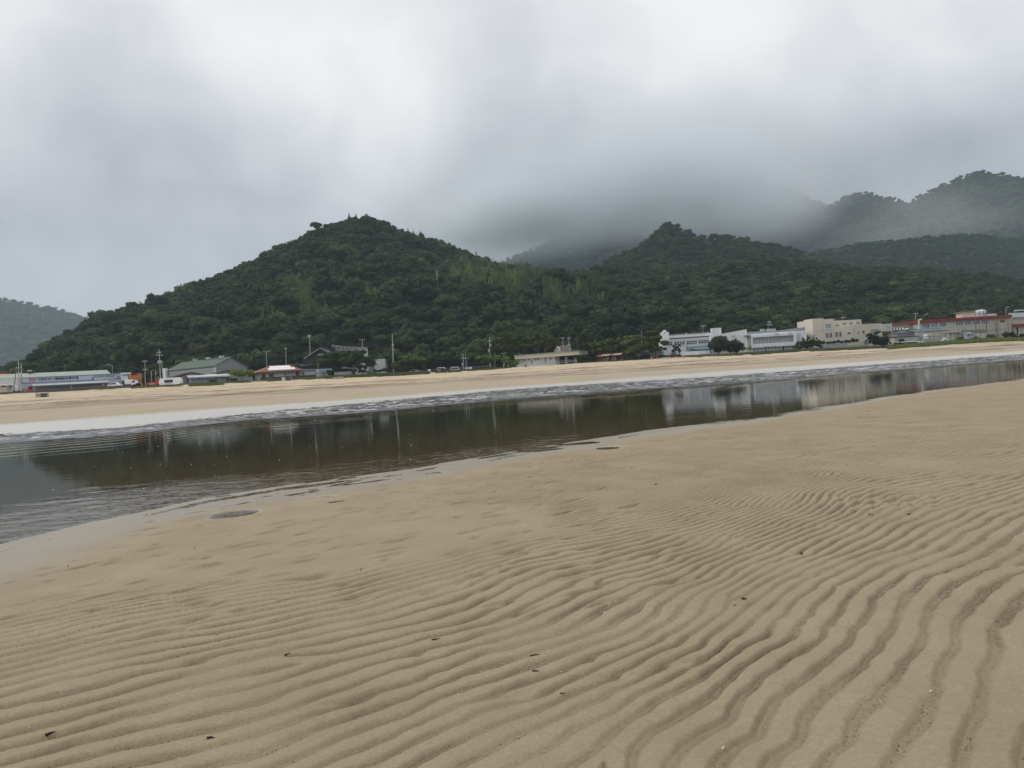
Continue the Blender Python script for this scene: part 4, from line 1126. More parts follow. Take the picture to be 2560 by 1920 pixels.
# red flat-bed by the caravan
D = Dw(388) + 4
e = empty('red_truck', (ux(388) * D, D, Zw(388) + 0.1), label='long red truck standing left of the caravan', cat='truck')
MB().prism([(-2.2, 0.5), (2.2, 0.5), (2.2, 1.35), (0.9, 1.3), (-2.2, 1.0)], -0.9, 0.9).build('bed', M_REDP, e)
MB().prism([(0.9, 1.31), (2.2, 1.36), (2.15, 2.1), (1.2, 2.1)], -0.85, 0.85).build('cab', M_REDP, e)
MB().box(1.35, 2.0, -0.87, -0.852, 1.5, 1.95).build('window', M_DARKG, e)
MB().box(-1.2, 0.5, -0.94, -0.902, 0.55, 0.85).build('side_panel', M_ALU, e)
for sx in (-1.4, 1.5):
    wv = MB(); wv.tube((sx, -0.9, 0.35), (sx, -0.7, 0.35), 0.36, k=12); wv.build('wheel', M_TYRE, e)

# ---- orange gantry crane
D = Dw(342) + 14; mpx = D / FOC
e = empty('gantry_crane', (ux(342) * D, D, Zw(342)), label='orange gantry crane beside the stone showroom', cat='crane')
Z = lambda y, x=342: W(x, y, D).z - Zw(342)
zb_, zt_ = Z(949), Z(938)
MB().box(-17 * mpx, 14 * mpx, -0.4, 0.4, zb_, zt_).build('girder', M_ORNG, e)
for yy in (-0.42, 0.42):
    b = MB()
    for j in range(9):
        a = (-17 + 31 * j / 8) * mpx; b.box(a, a + 0.06, yy - .02, yy + .02, zt_, zt_ + 0.45)
    b.box(-17 * mpx, 14.3 * mpx, yy - .02, yy + .02, zt_ + 0.45, zt_ + 0.52); b.build('handrail', M_REDP, e)
MB().box(1 * mpx, 8 * mpx, -0.3, 0.3, -0.2, zb_).build('leg', M_ORNG, e)
MB().prism([(14 * mpx, -0.2), (18.5 * mpx, -0.2), (13 * mpx, zb_), (8.5 * mpx, zb_)], -0.3, 0.3).build('leg', M_ORNG, e)
MB().box(11 * mpx, 20 * mpx, -0.4, 0.4, -0.3, 0.1).build('foot', M_OFFW, e)
MB().box(9 * mpx, 14.5 * mpx, -0.6, 0.6, zb_ - 0.1, zt_ + 0.5).build('trolley', M_ORNG, e)

# ---- 2 green roofed warehouse and the grey sheds in front of it
f = Fac('warehouse', 422, 538, 55, 28, label='big grey warehouse with green metal roof and gable end', cat='building')
n = Vector((-f.dir.y, f.dir.x))
sR, zEv = f.p(538, 913.5); s0, _ = f.p(422, 930)
Bt = Vector((ux(621) * (Dw(600) + 40), Dw(600) + 40)) - f.A
# gable corner in local coordinates
gx, gy = Bt.dot(f.dir), Bt.dot(n)
cor = (sR, 0.0); dlt = (gx - sR, gy)
mid = (sR + dlt[0] * .5, dlt[1] * .5)
zM = zEv + 3.0
MB().box(0, sR, 0.0, 0.3, -1, zEv).build('wall', M_OFFW, f.e)
gw = MB(); nn = len(gw.v)
gw.v += [(cor[0], cor[1], -1), (gx, gy, -1), (gx, gy, zEv), (mid[0], mid[1], zM), (cor[0], cor[1], zEv), (cor[0] - .3, cor[1] + .3, -1), (gx - .3, gy + .3, -1), (gx - .3, gy + .3, zEv), (mid[0] - .3, mid[1] + .3, zM), (cor[0] - .3, cor[1] + .3, zEv)]
gw.f += [[0, 1, 2, 3, 4], [9, 8, 7, 6, 5], [1, 0, 5, 6], [2, 1, 6, 7], [0, 4, 9, 5]]
gw.build('gable_wall', M_GREYW, f.e)
b = MB()
b.slab([(-0.6, -0.5, zEv - .1), (cor[0] + .3, cor[1] - .5, zEv - .1), (mid[0] + .5, mid[1], zM + .1), (mid[0] - sR - 0.6, mid[1], zM + .1)], 0.18)
b.build('roof', M_GROOF2, f.e)
MB().slab([(mid[0] - sR - .6, mid[1] + .01, zM + .1), (mid[0] + .5, mid[1] + .01, zM + .1), (gx + .5, gy + .3, zEv - .1), (gx - sR - .6, gy + .3, zEv - .1)], 0.18).build('roof', M_GROOF2, f.e)
for t in (0.28, 0.55, 0.82):
    a = mid[0] - sR + sR * t; v_ = MB().box(a - 0.8, a + 0.8, mid[1] - 0.5, mid[1] + 0.5, zM + 0.1, zM + 0.7).build('roof_vent', M_OFFW, f.e); MB().box(a - 0.9, a + 0.9, mid[1] - 0.6, mid[1] + 0.6, zM + 0.7, zM + 0.8).build('vent_cap', M_ALU, v_)
MB().box(0.4, sR - 1.2, -0.06, -0.003, zEv - 3.2, zEv - 1.0).build('translucent_panel', M_CONC, f.e)
MB().box(-1.0, 1.0, -1.2, -0.3, -1, zEv + 0.9).build('chimney', M_WFR, f.e)
f = Fac('grey_shed', 437, 596, 7, 10, label='low grey rendered sheds with two dark gabled roofs behind the caravan', cat='building')
P_ = lambda x, y, off=0: f.p(x, y, off)
b = MB(); g = [P_(437, 944), P_(485, 929), P_(521, 936)]
b.prism([(g[0][0] + .4, -1), (g[2][0] - .3, -1), (g[2][0] - .3, g[2][1] - .35), (g[1][0], g[1][1] - .35), (g[0][0] + .4, g[0][1] - .3)], 3.0, 11).build('wall', M_GREYW, f.e)
def ridge_roof(pts, y0, y1, t, m, nm='roof'):
    for (a, b_) in zip(pts[:-1], pts[1:]):
        MB().prism([(a[0], a[1] - t), (b_[0], b_[1] - t), (b_[0], b_[1]), (a[0], a[1])], y0, y1).build(nm, m, f.e)
ridge_roof([(g[0][0] - .3, g[0][1] + .1), g[1], (g[2][0] + .3, g[2][1])], 2.5, 11.4, 0.25, M_DTRIM)
g2 = [P_(547, 933), P_(576, 924), P_(596, 929)]
MB().prism([(g2[0][0] + .3, -1), (g2[2][0], -1), (g2[2][0], g2[2][1] - .3), (g2[1][0], g2[1][1] - .3), (g2[0][0] + .3, g2[0][1] - .3)], 3.0, 11).build('wall', M_GREYW, f.e)
ridge_roof([g2[0], g2[1], (g2[2][0] + .4, g2[2][1])], 2.5, 11.4, 0.25, M_DTRIM)
f.box('front_wall', 477, 943, 594, 975, M_GREYW, 0, 2.9)
s0, z0 = P_(474, 943, -0.6); s1, _ = P_(577, 937, -0.6)
MB().slab([(s0, -.7, z0 + .05), (s1, -.7, z0 + .05), (s1, 3.2, z0 + .75), (s0, 3.2, z0 + .75)], 0.42).build('lean_to_roof', M_OFFW, f.e)
f.window(522, 949, 542, 957.5, 0, 3, 1, M_DARKG, M_DSTEEL)
f.box('door', 565, 943.5, 574, 955, M_BROWN, -0.08, 0.07)
f.box('garage_opening', 576, 946, 593, 954, M_DTRIM, -0.09, 0.08)
for a in (478, 497, 519, 540, 560): f.box('bracket', a, 943.2, a + 1.4, 945.2, M_DTRIM, -0.7, 0.6)

# ---- 3 orange tiled house with annex and the shop sign
f = Fac('orange_roof_house', 651, 749, 6, 6, label='low white house with orange tiled hip roof and white roof sheets', cat='house')
f.box('wall', 652, 929, 747.6, 946, M_OFFW, 0.0, 8)
f.box('plinth', 650, 944, 748.5, 962, M_DCONC, -0.15, 8.2)
eA, zA = f.p(641.5, 931, -1.2); eB, _ = f.p(757.5, 922, -1.2); rA, zR = f.p(673, 915, 3.5); rB, _ = f.p(726, 912.5, 3.5)
def roofface(pts, nm, m): return MB().slab(pts, 0.15).build(nm, m, f.e)
rf = roofface([(eA, -1.2, zA), (eB, -1.2, zA), (rB, 3.5, zR), (rA, 3.5, zR)], 'roof', M_TILE)
roofface([(eB, -1.2, zA), (eB, 9.2, zA), (rB, 3.5, zR)], 'roof', M_TILE)
roofface([(eA, 9.2, zA), (eA, -1.2, zA), (rA, 3.5, zR)], 'roof', M_TILE)
roofface([(eB, 9.2, zA), (eA, 9.2, zA), (rA, 3.5, zR), (rB, 3.5, zR)], 'roof', M_TILE)
tl = MB()
for j in range(60):      # tile rolls
    c = eA + (eB - eA) * (j + .5) / 60
    ta = min(1, max(0, (c - eA) / max(.1, rA - eA)), (eB - c) / (eB - rB) if c > rB else 1)
    tl.slab([(c - .09, -1.2, zA + .07), (c + .09, -1.2, zA + .07), (c + .09, -1.2 + 4.7 * ta, zA + (zR - zA) * ta + .07), (c - .09, -1.2 + 4.7 * ta, zA + (zR - zA) * ta + .07)], 0.08)
tl.build('tile_rolls', M_TILE, f.e, kind='stuff')
MB().box(rA - .2, rB + .2, 3.3, 3.7, zR, zR + .28).build('ridge', M_RUST, f.e)
MB().box(eA, eB, -1.3, -1.21, zA - .3, zA + .02).build('fascia', M_BROWN, f.e)
def onroof(t): return -1.2 + 4.7 * t, zA + (zR - zA) * t
for (xa, xb, t0, t1) in ((675, 727, .50, .86), (667.5, 735, .17, .48)):
    a, _ = f.p(xa, 920, 1.5); b_, _ = f.p(xb, 920, 1.5)
    y0, z0 = onroof(t0); y1, z1 = onroof(t1); nn_ = 7
    for j in range(nn_):
        c0 = a + (b_ - a) * j / nn_; c1 = a + (b_ - a) * (j + 1) / nn_ - .04
        MB().slab([(c0, y0, z0 + .22), (c1, y0, z0 + .22), (c1, y1, z1 + .22), (c0, y1, z1 + .22)], 0.08).build('roof_sheet', M_WPAINT, f.e)
f.window(654.6, 935.5, 682, 945, 0, 3, 1, M_DARKG, M_BROWN)
f.box('curtain', 664, 935.8, 672, 943.5, M_OFFW, -0.1, 0.03)
f.window(712, 930, 738, 941, 0, 4, 1, M_SHUT, M_ALU)
f.box('door', 739, 929, 747, 941, M_BROWN, -0.1, 0.09)
for a in (655, 683, 711): f.box('post', a, 932, a + 1.0, 946, M_DTRIM, -0.25, 0.12)
f = Fac('house_annex', 748, 792, 8, 8, label='flat roofed white annex between the orange roofed house and the blue sign', cat='building')
f.box('wall', 748.2, 927, 791, 940, M_OFFW, 0, 6)
f.box('plinth', 748.2, 939, 791, 956, M_DCONC, -0.1, 6.1)
f.box('roof', 747, 924.5, 792, 927, M_CONC, -0.6, 7)
f.window(755, 930.5, 761, 938, 0, 1, 1, M_GLASS, M_ALU)
f = Fac('shop_front', 790.5, 830, 5, 5, label='small shop front with pale blue sign lettered CHICHI', cat='shop')
f.box('wall', 790.5, 931.8, 829.5, 955, M_GREYW, 0.0, 5)
f.box('sign_board', 790.5, 923.5, 830, 931.6, mat('pale_blue_sign', (0.45, 0.58, 0.64), 0.5), -0.35, 0.5)
s0, z0 = f.p(798, 927.5, -0.35); s1, _ = f.p(828, 926, -0.35)
text_mesh('CHICHI.M', 1.0, M_TEAL, f.e, s0, z0, -0.4, width=s1 - s0, bold=0.02)
for j in range(4):
    a = 798 + 7.4 * j; f.box('shutter', a, 932.3, a + 6.9, 951, M_SHUTD if j % 2 else M_SHUT, -0.1, 0.08)
f.box('door_post', 793.5, 931.8, 796.0, 955, M_WFR, -0.15, 0.14)
f.box('door_post', 827.7, 931.8, 829.2, 955, M_WFR, -0.15, 0.14)

# ---- temple like house behind
def tiled_roof(parent, xa, xb, y0, y1, ze, zr, ridge_axis_x=True, sweep=0.35, hip=0.35, gable=True):
    """swept hip-and-gable roof in dark tiles"""
    cx = (xa + xb) / 2; cy = (y0 + y1) / 2; k = 7
    ra, rb = (xa + (xb - xa) * hip, xb - (xb - xa) * hip)
    def prof(t): return ze + (zr - ze) * (t ** 1.25)
    def col(t): # rectangle at parameter t
        return [(xa + (ra - xa) * t, y0 + (cy - y0) * t), (xb + (rb - xb) * t, y0 + (cy - y0) * t), (xb + (rb - xb) * t, y1 + (cy - y1) * t), (xa + (ra - xa) * t, y1 + (cy - y1) * t)]
    for side in range(4):
        b = MB()
        for i in range(k):
            t0, t1 = i / k, (i + 1) / k
            A, B_ = col(t0)[side], col(t0)[(side + 1) % 4]; C, D_ = col(t1)[(side + 1) % 4], col(t1)[side]
            lift = sweep * (1 - t0) ** 3; lift1 = sweep * (1 - t1) ** 3
            M0 = ((A[0] + B_[0]) / 2, (A[1] + B_[1]) / 2); M1 = ((C[0] + D_[0]) / 2, (C[1] + D_[1]) / 2)
            b.slab([(A[0], A[1], prof(t0) + lift), (M0[0], M0[1], prof(t0)), (M1[0], M1[1], prof(t1)), (D_[0], D_[1], prof(t1) + lift1)], .14)
            b.slab([(M0[0], M0[1], prof(t0)), (B_[0], B_[1], prof(t0) + lift), (C[0], C[1], prof(t1) + lift1), (M1[0], M1[1], prof(t1))], .14)
        b.build('roof_slope', M_DTILE, parent)
    for (A, Rr_) in ((col(0)[0], (ra, cy)), (col(0)[1], (rb, cy))):
        b = MB(); pr = None
        for i in range(k + 1):
            t = i / k; q = (A[0] + (Rr_[0] - A[0]) * t, A[1] + (Rr_[1] - A[1]) * t, prof(t) + sweep * (1 - t) ** 3 + .12)
            if pr: b.tube(pr, q, .16, k=6)
            pr = q
        b.build('hip_ridge', mat('pale_ridge_tile', (0.20, 0.21, 0.235), 0.6), parent)
    MB().box(ra - .3, rb + .3, cy - .25, cy + .25, zr - .05, zr + .4).build('ridge', M_DTILE, parent)
D = Dw(805) + 28; mpx = D / FOC; x0 = ux(805) * D; zg = Zw(805)
e = empty('temple_roofed_house', (x0, D, zg), 0.0, label='tall traditional house with stacked dark tiled roofs behind the big pine', cat='house')
zz = lambda y: W(805, y, D).z - zg
MB().box(-6.5, 7, 1, 12, -1, zz(893)).build('wall', M_DTRIM, e)
tiled_roof(e, -9.8, 9.8, -1.5, 14, zz(927), zz(900), hip=0.30)
tiled_roof(e, -7.6, 7.6, 0, 13, zz(913), zz(890), hip=0.32)
MB().box(-4.4, 5.0, 2.5, 10.5, zz(905), zz(886)).build('upper_wall', mat('dark_plaster', (0.12, 0.115, 0.11), 0.9), e)  # plain dark grey wall tone
# top roof with its gable facing the sea
zt_, ze_ = zz(870.5), zz(893)
b1 = MB(); b2 = MB(); k = 6
for sgn, bb in ((-1, b1), (1, b2)):
    for i in range(k):
        t0, t1 = i / k, (i + 1) / k
        xa = sgn * 5.9 * (1 - t0); xb = sgn * 5.9 * (1 - t1); za_ = ze_ + (zt_ - ze_) * t0 ** 1.2; zb_ = ze_ + (zt_ - ze_) * t1 ** 1.2
        pts_ = [(xa, 0.8, za_), (xa, 12, za_), (xb, 12, zb_), (xb, 0.8, zb_)]
        bb.slab(pts_ if sgn < 0 else pts_[::-1], .2)
b1.build('roof_slope', M_DTILE, e); b2.build('roof_slope', M_DTILE, e)
MB().prism([(-4.2, ze_ + .15), (4.2, ze_ + .15), (0, zt_ - .7)], 1.5, 1.8).build('gable', M_DTRIM, e)
MB().prism([(-1.5, ze_ + .7), (1.5, ze_ + .7), (0.9, ze_ + 1.4), (-0.9, ze_ + 1.4)], 1.44, 1.497).build('gable_panel', M_CONC, e)
for sgn in (-1, 1):
    MB().tube((sgn * 6.1, 0.8, ze_ - .1), (0, 0.8, zt_ + .1), .2, k=6).build('barge_board', mat('pale_ridge_tile', (0.2, 0.2, 0.2)), e)
MB().box(-.25, .25, 0.4, 12, zt_, zt_ + .5).build('ridge', M_DTILE, e)

# ---- pale blocks right of the big pine
f = Fac('roof_terrace_building', 868, 963, 26, 26, label='pale two step building with steel roof frame rising above the big pine', cat='building')
f.box('upper_block', 880, 875, 919, 945, M_OFFW, 0, 8)
f.box('lower_block', 935, 898, 963, 935, M_OFFW, 1, 8)
f.box('light_band', 882, 876.5, 908, 880, M_WPAINT, -0.06, 0.055)
f.box('light_band', 938, 906, 950, 908, M_WPAINT, 0.94, 0.055)
f.box('base_block', 915, 905, 938, 935, M_GREYW, 2, 6)
b = MB(); pl = None
for t in np.linspace(0, 1, 9):
    a = f.p(830 + 88 * t, 862 + 6 * t + 2 * math.sin(t * 3), 0); c = f.p(845 + 73 * t, 874.5 - 1.5 * t, 0)
    for yy in (0.2, 6.0):
        b.tube((a[0], yy, a[1]), (c[0], yy, c[1]), .08, k=4)
        if pl:
            b.tube((pl[0][0], yy, pl[0][1]), (a[0], yy, a[1]), .09, k=4); b.tube((pl[1][0], yy, pl[1][1]), (c[0], yy, c[1]), .08, k=4); b.tube((pl[1][0], yy, pl[1][1]), (a[0], yy, a[1]), .05, k=4)
    b.tube((a[0], .2, a[1]), (a[0], 6, a[1]), .07, k=4)
    pl = (a, c)
b.build('canopy_frame', M_STEEL, f.e)
f = Fac('garden_fence', 838, 882, 3, 3, label='grey board fence in the shade of the big pine', cat='fence')
for j in range(16): MB().box(f.len * j / 16 + .02, f.len * (j + 1) / 16 - .02, 0.02 * (j % 2), 0.1, -0.5, 1.7).build('board', M_SHUT, f.e)

# ---- long white beach house in the middle
f = Fac('beach_facility', 1291, 1448, 5, 5, label='long low white beach house with deep pale roof fascia', cat='building')
f.box('wall', 1290, 897.5, 1389, 925, M_WHITE, 0, 7)
f.box('fascia', 1286, 889, 1447, 898.5, mat('cream_fascia', (0.46, 0.435, 0.375), 0.8, 0.06), -1.4, 10)
f.box('roof_edge', 1284, 888.3, 1448, 889.4, M_CONC, -1.6, 10.4)
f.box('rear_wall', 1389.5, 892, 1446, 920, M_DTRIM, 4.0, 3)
for (a, b_) in ((1389.5, 1397.5), (1411.5, 1418), (1435, 1442)): f.box('pillar', a, 892, b_, 918, M_GREYW, 0.0, 0.9)
for (a, b_) in ((1398, 1411), (1418.5, 1434.5)):
    w_ = f.window(a, 900, b_, 903.5, 2.5, 3, 1, M_GLASS, M_ALU)
f.window(1327, 902.5, 1331.8, 909.5, 0, 1, 1, M_GREENG, M_ALU); f.window(1361.5, 900.5, 1366, 907.5, 0, 1, 1, M_GREENG, M_ALU)
for k in range(8):
    a = 1297 + 13.4 * k - (5 if k == 4 else 0)
    s0, z0 = f.p(a, 897.8 - (a - 1291) * .0625 + 0.7)
    MB().prism_x([(-.02, z0 - 0.8), (-.02, z0 - 0.55), (-1.3, z0 + 0.12), (-1.3, z0 - .06)], s0, s0 + .16).build('bracket', M_BROWN, f.e)
for k in range(2):
    s0, z0 = f.p(1383 + 2.6 * k, 899.5); MB().box(s0, s0 + .25, -.4, -.01, z0 - 0.7, z0).build('wall_light', M_WPAINT, f.e)
rb = MB(); s0, _ = f.p(1347, 912); s1, _ = f.p(1446, 908)
for j in range(17):
    c = s0 + (s1 - s0) * j / 16; rb.tube((c, -2, -.2), (c, -2, 1.05), .035, k=5)
for zc in (.55, 1.05): rb.tube((s0, -2, zc), (s1, -2, zc), .035, k=5)
tag(rb.build('handrail', M_STEEL, f.e))
f = Fac('small_gabled_house', 1389, 1425, 22, 22, label='tiny house with brown tiled roof peeping over the beach house', cat='house')
a, za = f.p(1389, 879); b_, zb_ = f.p(1402, 879); c_, zc = f.p(1394, 864.5)
MB().prism([(a, -3), (b_, -3), (b_, za - 0.1), (c_, zc - .3), (a, za + .2)], 0, 8).build('gable_wall', M_CREAM, f.e)
d_, _ = f.p(1424, 875)
MB().slab([(b_ - .2, -.3, za - .2), (d_, -.3, za - .2), (d_, 3, zc + .1), (c_, 3, zc + .1)], .2).build('roof', mat('brown_grey_tile', (0.12, 0.10, 0.095), 0.8, 0.2), f.e)
MB().box(b_, d_ - .3, .2, 6, -3, za - .45).build('wall', M_OFFW, f.e)
MB().tube((a - .5, -.1, za - .2), (c_, -.1, zc), .12, k=5).tube((c_, -.1, zc), (b_ + .3, -.1, za - .6), .12, k=5).build('barge_board', M_WPAINT, f.e)

# ---- pergola with rusty roof
f = Fac('pergola', 1490, 1555, 3, 3, label='open pergola with rusty tin roof under the dark pines', cat='pergola')
for a in (1499.5, 1518, 1535, 1552):
    s0, z0 = f.p(a, 886 - (a - 1490) * .03); MB().box(s0, s0 + .16, 0, .16, -.5, z0 - .2).build('post', M_RUST, f.e); MB().box(s0, s0 + .16, 3, 3.16, -.5, z0 - .1).build('post', M_RUST, f.e)
for j in range(6):
    a0, z0 = f.p(1490.6 + 10.4 * j, 890.5 - 0.85 * j, 0); a1, z1 = f.p(1490.6 + 10.4 * (j + 1), 890.5 - .85 * (j + 1) , 0)
    MB().slab([(a0, -.5, z0 - .1), (a1 - .03, -.5, z1 - .1), (a1 - .03, 3.6, z1 + .5), (a0, 3.6, z0 + .5)], .08).build('roof_sheet', M_RUST if j % 3 == 0 else mat('old_tin', (0.42, 0.33, 0.26), 0.8, .3), f.e)
for j, a in enumerate((1503, 1512, 1524, 1530)):
    s0, _ = f.p(a, 900); MB().box(s0, s0 + .9, 2, 2.3, -.4, 1.3 + .1 * (j % 2)).build('board', M_OFFW if j % 2 else M_CONC, f.e)

# ---- white seafront hall: left wing, slanted wall, right wing
f = Fac('seafront_hall', 1655, 2015, 8, 8, label='large white seafront hall with slanted wall and long window band', cat='building')
# left wing
f.box('left_wing', 1657, 848.5, 1777, 895, M_WHITE, 3, 9)
f.box('roof_parapet', 1655, 840.5, 1778, 846.5, M_WHITE, 2.4, 9.6)
f.box('upper_recess', 1657.5, 846.6, 1777, 849, M_GREYW, 2.95, 0.1)
for j, a in enumerate((1667.5, 1685, 1715.5, 1745.5)):
    dy = -(a - 1667) * .0625
    f.window(a, 855 + dy, a + (13.5 if j == 0 else 27), 864.5 + dy, 2.9, 2 if j == 0 else 4, 2, glass('brown_glass', (0.085, 0.065, 0.075), 0.1), M_WFR, th=.09)
f.box('window_mullion', 1698.4, 851.5, 1699.2, 862, M_WHITE, 2.8, .09)
for a in (1713, 1743): f.box('column', a, 851 - (a - 1713) * .06, a + 1.3, 885, M_WHITE, 2.6, .3)
b = MB(); s0, zz0 = f.p(1673, 836, 6); s1, _ = f.p(1780, 832, 6); _, zz1 = f.p(1673, 840, 6)
for j in range(22):
    c = s0 + (s1 - s0) * j / 21; b.tube((c, 6, zz1 - .2), (c, 6, zz0), .03, k=4)
for t in (0, .33, .66, 1): b.tube((s0, 6, zz1 + (zz0 - zz1) * t), (s1, 6, zz1 + (zz0 - zz1) * t), .03, k=4)
b.build('roof_railing', M_STEEL, f.e)
for a in (1714, 1768): f.box('railing_post', a, 832.5 - (a - 1714) * .05, a + 2.2, 842, M_OFFW, 5.8, .3)
# turret with arched top
s0, z0 = f.p(1652.5, 831, 2); s1, _ = f.p(1672, 829.5, 2); _, zb0 = f.p(1655, 847, 2)
tw = s1 - s0
MB().box(s0, s1, 2.0, 4.0, zb0 - .6, z0).build('turret', M_WPAINT, f.e)
cc = s0 + tw * .46; rr = .62
MB().prism([(cc - rr, z0 - .02)] + [] + [(cc + rr * math.cos(a), z0 + .1 + rr * math.sin(a)) for a in np.linspace(0, math.pi, 9)][::1][:0] + [(cc + rr, z0 - .02)] + [(cc + rr * math.cos(a), z0 + .1 + rr * math.sin(a)) for a in np.linspace(0, math.pi, 9)], 1.98, 3.2).build('turret_arch', M_WPAINT, f.e)
MB().tube((cc, 1.9, z0 - .25), (cc, 1.975, z0 - .25), .17, k=10).build('bell_opening', M_DTRIM, f.e)
f.box('turret_base', 1655.5, 845, 1672, 855, M_WHITE, 2.1, 2)
# roof tower box
s0, z0 = f.p(1781, 820.5, 5); s1, _ = f.p(1803, 819, 5)
MB().box(s0, s1, 5, 8, z0 - 3, z0).build('roof_tower', M_OFFW, f.e); MB().tube((s0 + .5, 4.8, z0 - 2), (s0 + .5, 4.8, z0 - .5), .05, k=5).build('ladder', M_CONC, f.e)
# blue lean-to
a0, za0 = f.p(1719, 866, .5); a1, _ = f.p(1776, 862, .5); a2, z2 = f.p(1741, 874, -1.6); a3, _ = f.p(1776, 872, -1.6)
MB().slab([(a2, -1.6, z2), (a3, -1.6, z2), (a1, 2.9, za0), (a0, 2.9, za0)], .12).build('blue_lean_to_roof', M_BROOF, f.e)
MB().box(a0 + .4, a1, .9, 2.85, -.3, za0 - .35).build('porch', M_GREYW, f.e)
# slanted white wall
q = [f.p(1777, 890), f.p(1861, 888), f.p(1866.5, 823), f.p(1777, 839.5)]
MB().prism([(q[0][0], -.8), (q[2][0], -.8), (q[2][0], q[2][1]), (q[3][0], q[3][1])], 0, 9).build('slanted_wall', M_WHITE, f.e)
s0, z0 = f.p(1829, 839); MB().box(s0, s0 + 1.1, -.08, -.004, z0 - .5, z0).build('wall_vent', M_ALU, f.e)
# right wing
q0 = f.p(1867, 830.5, 1); q1 = f.p(1935, 828, 1); q2 = f.p(2015, 816.5, 1); qb = f.p(1990, 878, 1)
sL, sRr = q0[0] + .01, q2[0]
zw1 = f.p(2015, 826.5, 1)[1]
MB().box(sL, sRr, 1.0, 9, -.9, zw1).build('right_wing', M_WHITE, f.e)
MB().prism([(sL, zw1 + .003), (sRr, zw1 + .003), (sRr, q2[1]), (f.p(1950, 828, 1)[0], f.p(1950, 826, 1)[1]), (sL, q0[1] + .1)], 1.4, 9).build('roof_slope', mat('blue_grey_roof', (0.27, 0.30, 0.34), .7, .15), f.e)
MB().box(sRr - .12, sRr + .1, .9, 9.1, zw1 - .5, q2[1] + .15).build('roof_verge', M_WPAINT, f.e)
# projecting band with the long window
w0, wz1 = f.p(1877, 838, -.2); w1, _ = f.p(1992, 833, -.2); _, wz0 = f.p(1880, 870, -.2)
wt = f.p(1881, 844, -.2)[1]; wb = f.p(1881, 860.5, -.2)[1]
MB().box(w0, w1, -.2, .99, wz0, wb).build('balcony_front', M_WHITE, f.e)
MB().box(w0, w1, -.2, .99, wt, wz1).build('window_head', M_WHITE, f.e)
MB().box(w0, w0 + .5, -.19, .98, wb, wt).build('window_cheek', M_WHITE, f.e); MB().box(w1 - 1.0, w1, -.19, .98, wb, wt).build('window_cheek', M_WHITE, f.e)
nb_ = 11; M_CG = glass('white_curtain_glass', (0.33, 0.37, 0.37), 0.12)
wi = MB().box(w0 + .5, w1 - 1.0, .72, .78, wb, wb + .08).build('window', M_ALU, f.e)
for j in range(nb_):
    a = w0 + .5 + (w1 - w0 - 1.5) * j / nb_; b_ = w0 + .5 + (w1 - w0 - 1.5) * (j + 1) / nb_
    MB().box(a + .03, b_ - .03, .74 + .02 * (j % 2), .8 + .02 * (j % 2), wb + .08, wt).build('pane', M_CG, wi)
    MB().box(b_ - .05, b_ + .05, .66, .73, wb, wt).build('mullion', M_SHUTD, wi)
for j, (a, n_) in enumerate(((1927, 1), (1935, 6), (1963, 1), (1970, 5))):
    for k in range(3 if n_ > 1 else 1):
        s0, z0 = f.p(a, 833.5 - (a - 1927) * .0625, -.2)
        MB().box(s0, s0 + .26 * n_, -.26, -.205, z0 - .55 + .2 * k - .05, z0 - .55 + .2 * k + .06).build('louvre', M_ALU, f.e)
b = MB(); s0, z0 = f.p(1910, 866, -.2); pr = None
for t in np.linspace(0, 1, 26):
    q_ = (s0 + 3.6 * t, -.24, z0 + .14 * math.sin(t * 47) * (1 - .5 * t))
    if pr: b.tube(pr, q_, .035, k=4)
    pr = q_
b.build('script_lettering', M_CONC, f.e)
for j, a in enumerate(np.linspace(1886, 1984, 12)):
    s0, z0 = f.p(a, 872 - (a - 1886) * .0625, .6); MB().box(s0, s0 + (.45 if j in (3, 8) else .1), .9, .995, -.8, wz0 - .1).build('ground_floor_post', M_SHUTD if j % 4 else M_DARKG, f.e)
s0, z0 = f.p(1987.5, 831, 1); MB().box(s0 + .6, s0 + 1.6, .9, .995, z0 - 4.5, z0 - .3).build('tall_niche', M_OFFW, f.e)
f.box('balcony_box', 1861, 838, 1876, 840, M_CONC, -.8, 1.5)
f.box('air_unit', 1867, 841, 1872.5, 846, M_DSTEEL, .3, .6)
# rooftop equipment
for j, a in enumerate((1902, 1918, 1927, 1932)):
    f.box('air_unit', a, 822.5 - j * .3, a + (7 if j else 10), 829 - j * .3, M_OFFW if j else M_STEEL, 4, 1.2)
# low garden wall
f2 = Fac('garden_wall', 1701, 1775, 4, 4, label='plain white garden wall with a door before the blue lean-to', cat='wall')
f2.box('wall', 1701, 880, 1774.5, 900, M_WHITE, 0, .3)
f2.box('door', 1738.5, 879.5, 1746, 893, M_WPAINT, -.06, .055)
f = Fac('low_store', 1643, 1700, 6, 6, label='low pale store half hidden behind the pine at the hedge', cat='building')
f.box('wall', 1643, 878, 1656, 895, M_CONC, 0, 3); f.box('wall', 1674, 882, 1689, 895, M_OFFW, .5, 3)
f = Fac('shed_row', 1590, 1642, 9, 9, label='grey shed row seen between the pine trunks', cat='shed')
f.box('wall', 1590, 880, 1642, 900, M_CONC, 0, 3); f.box('roof', 1588, 877, 1643, 880.5, M_WFR, -.3, 4)

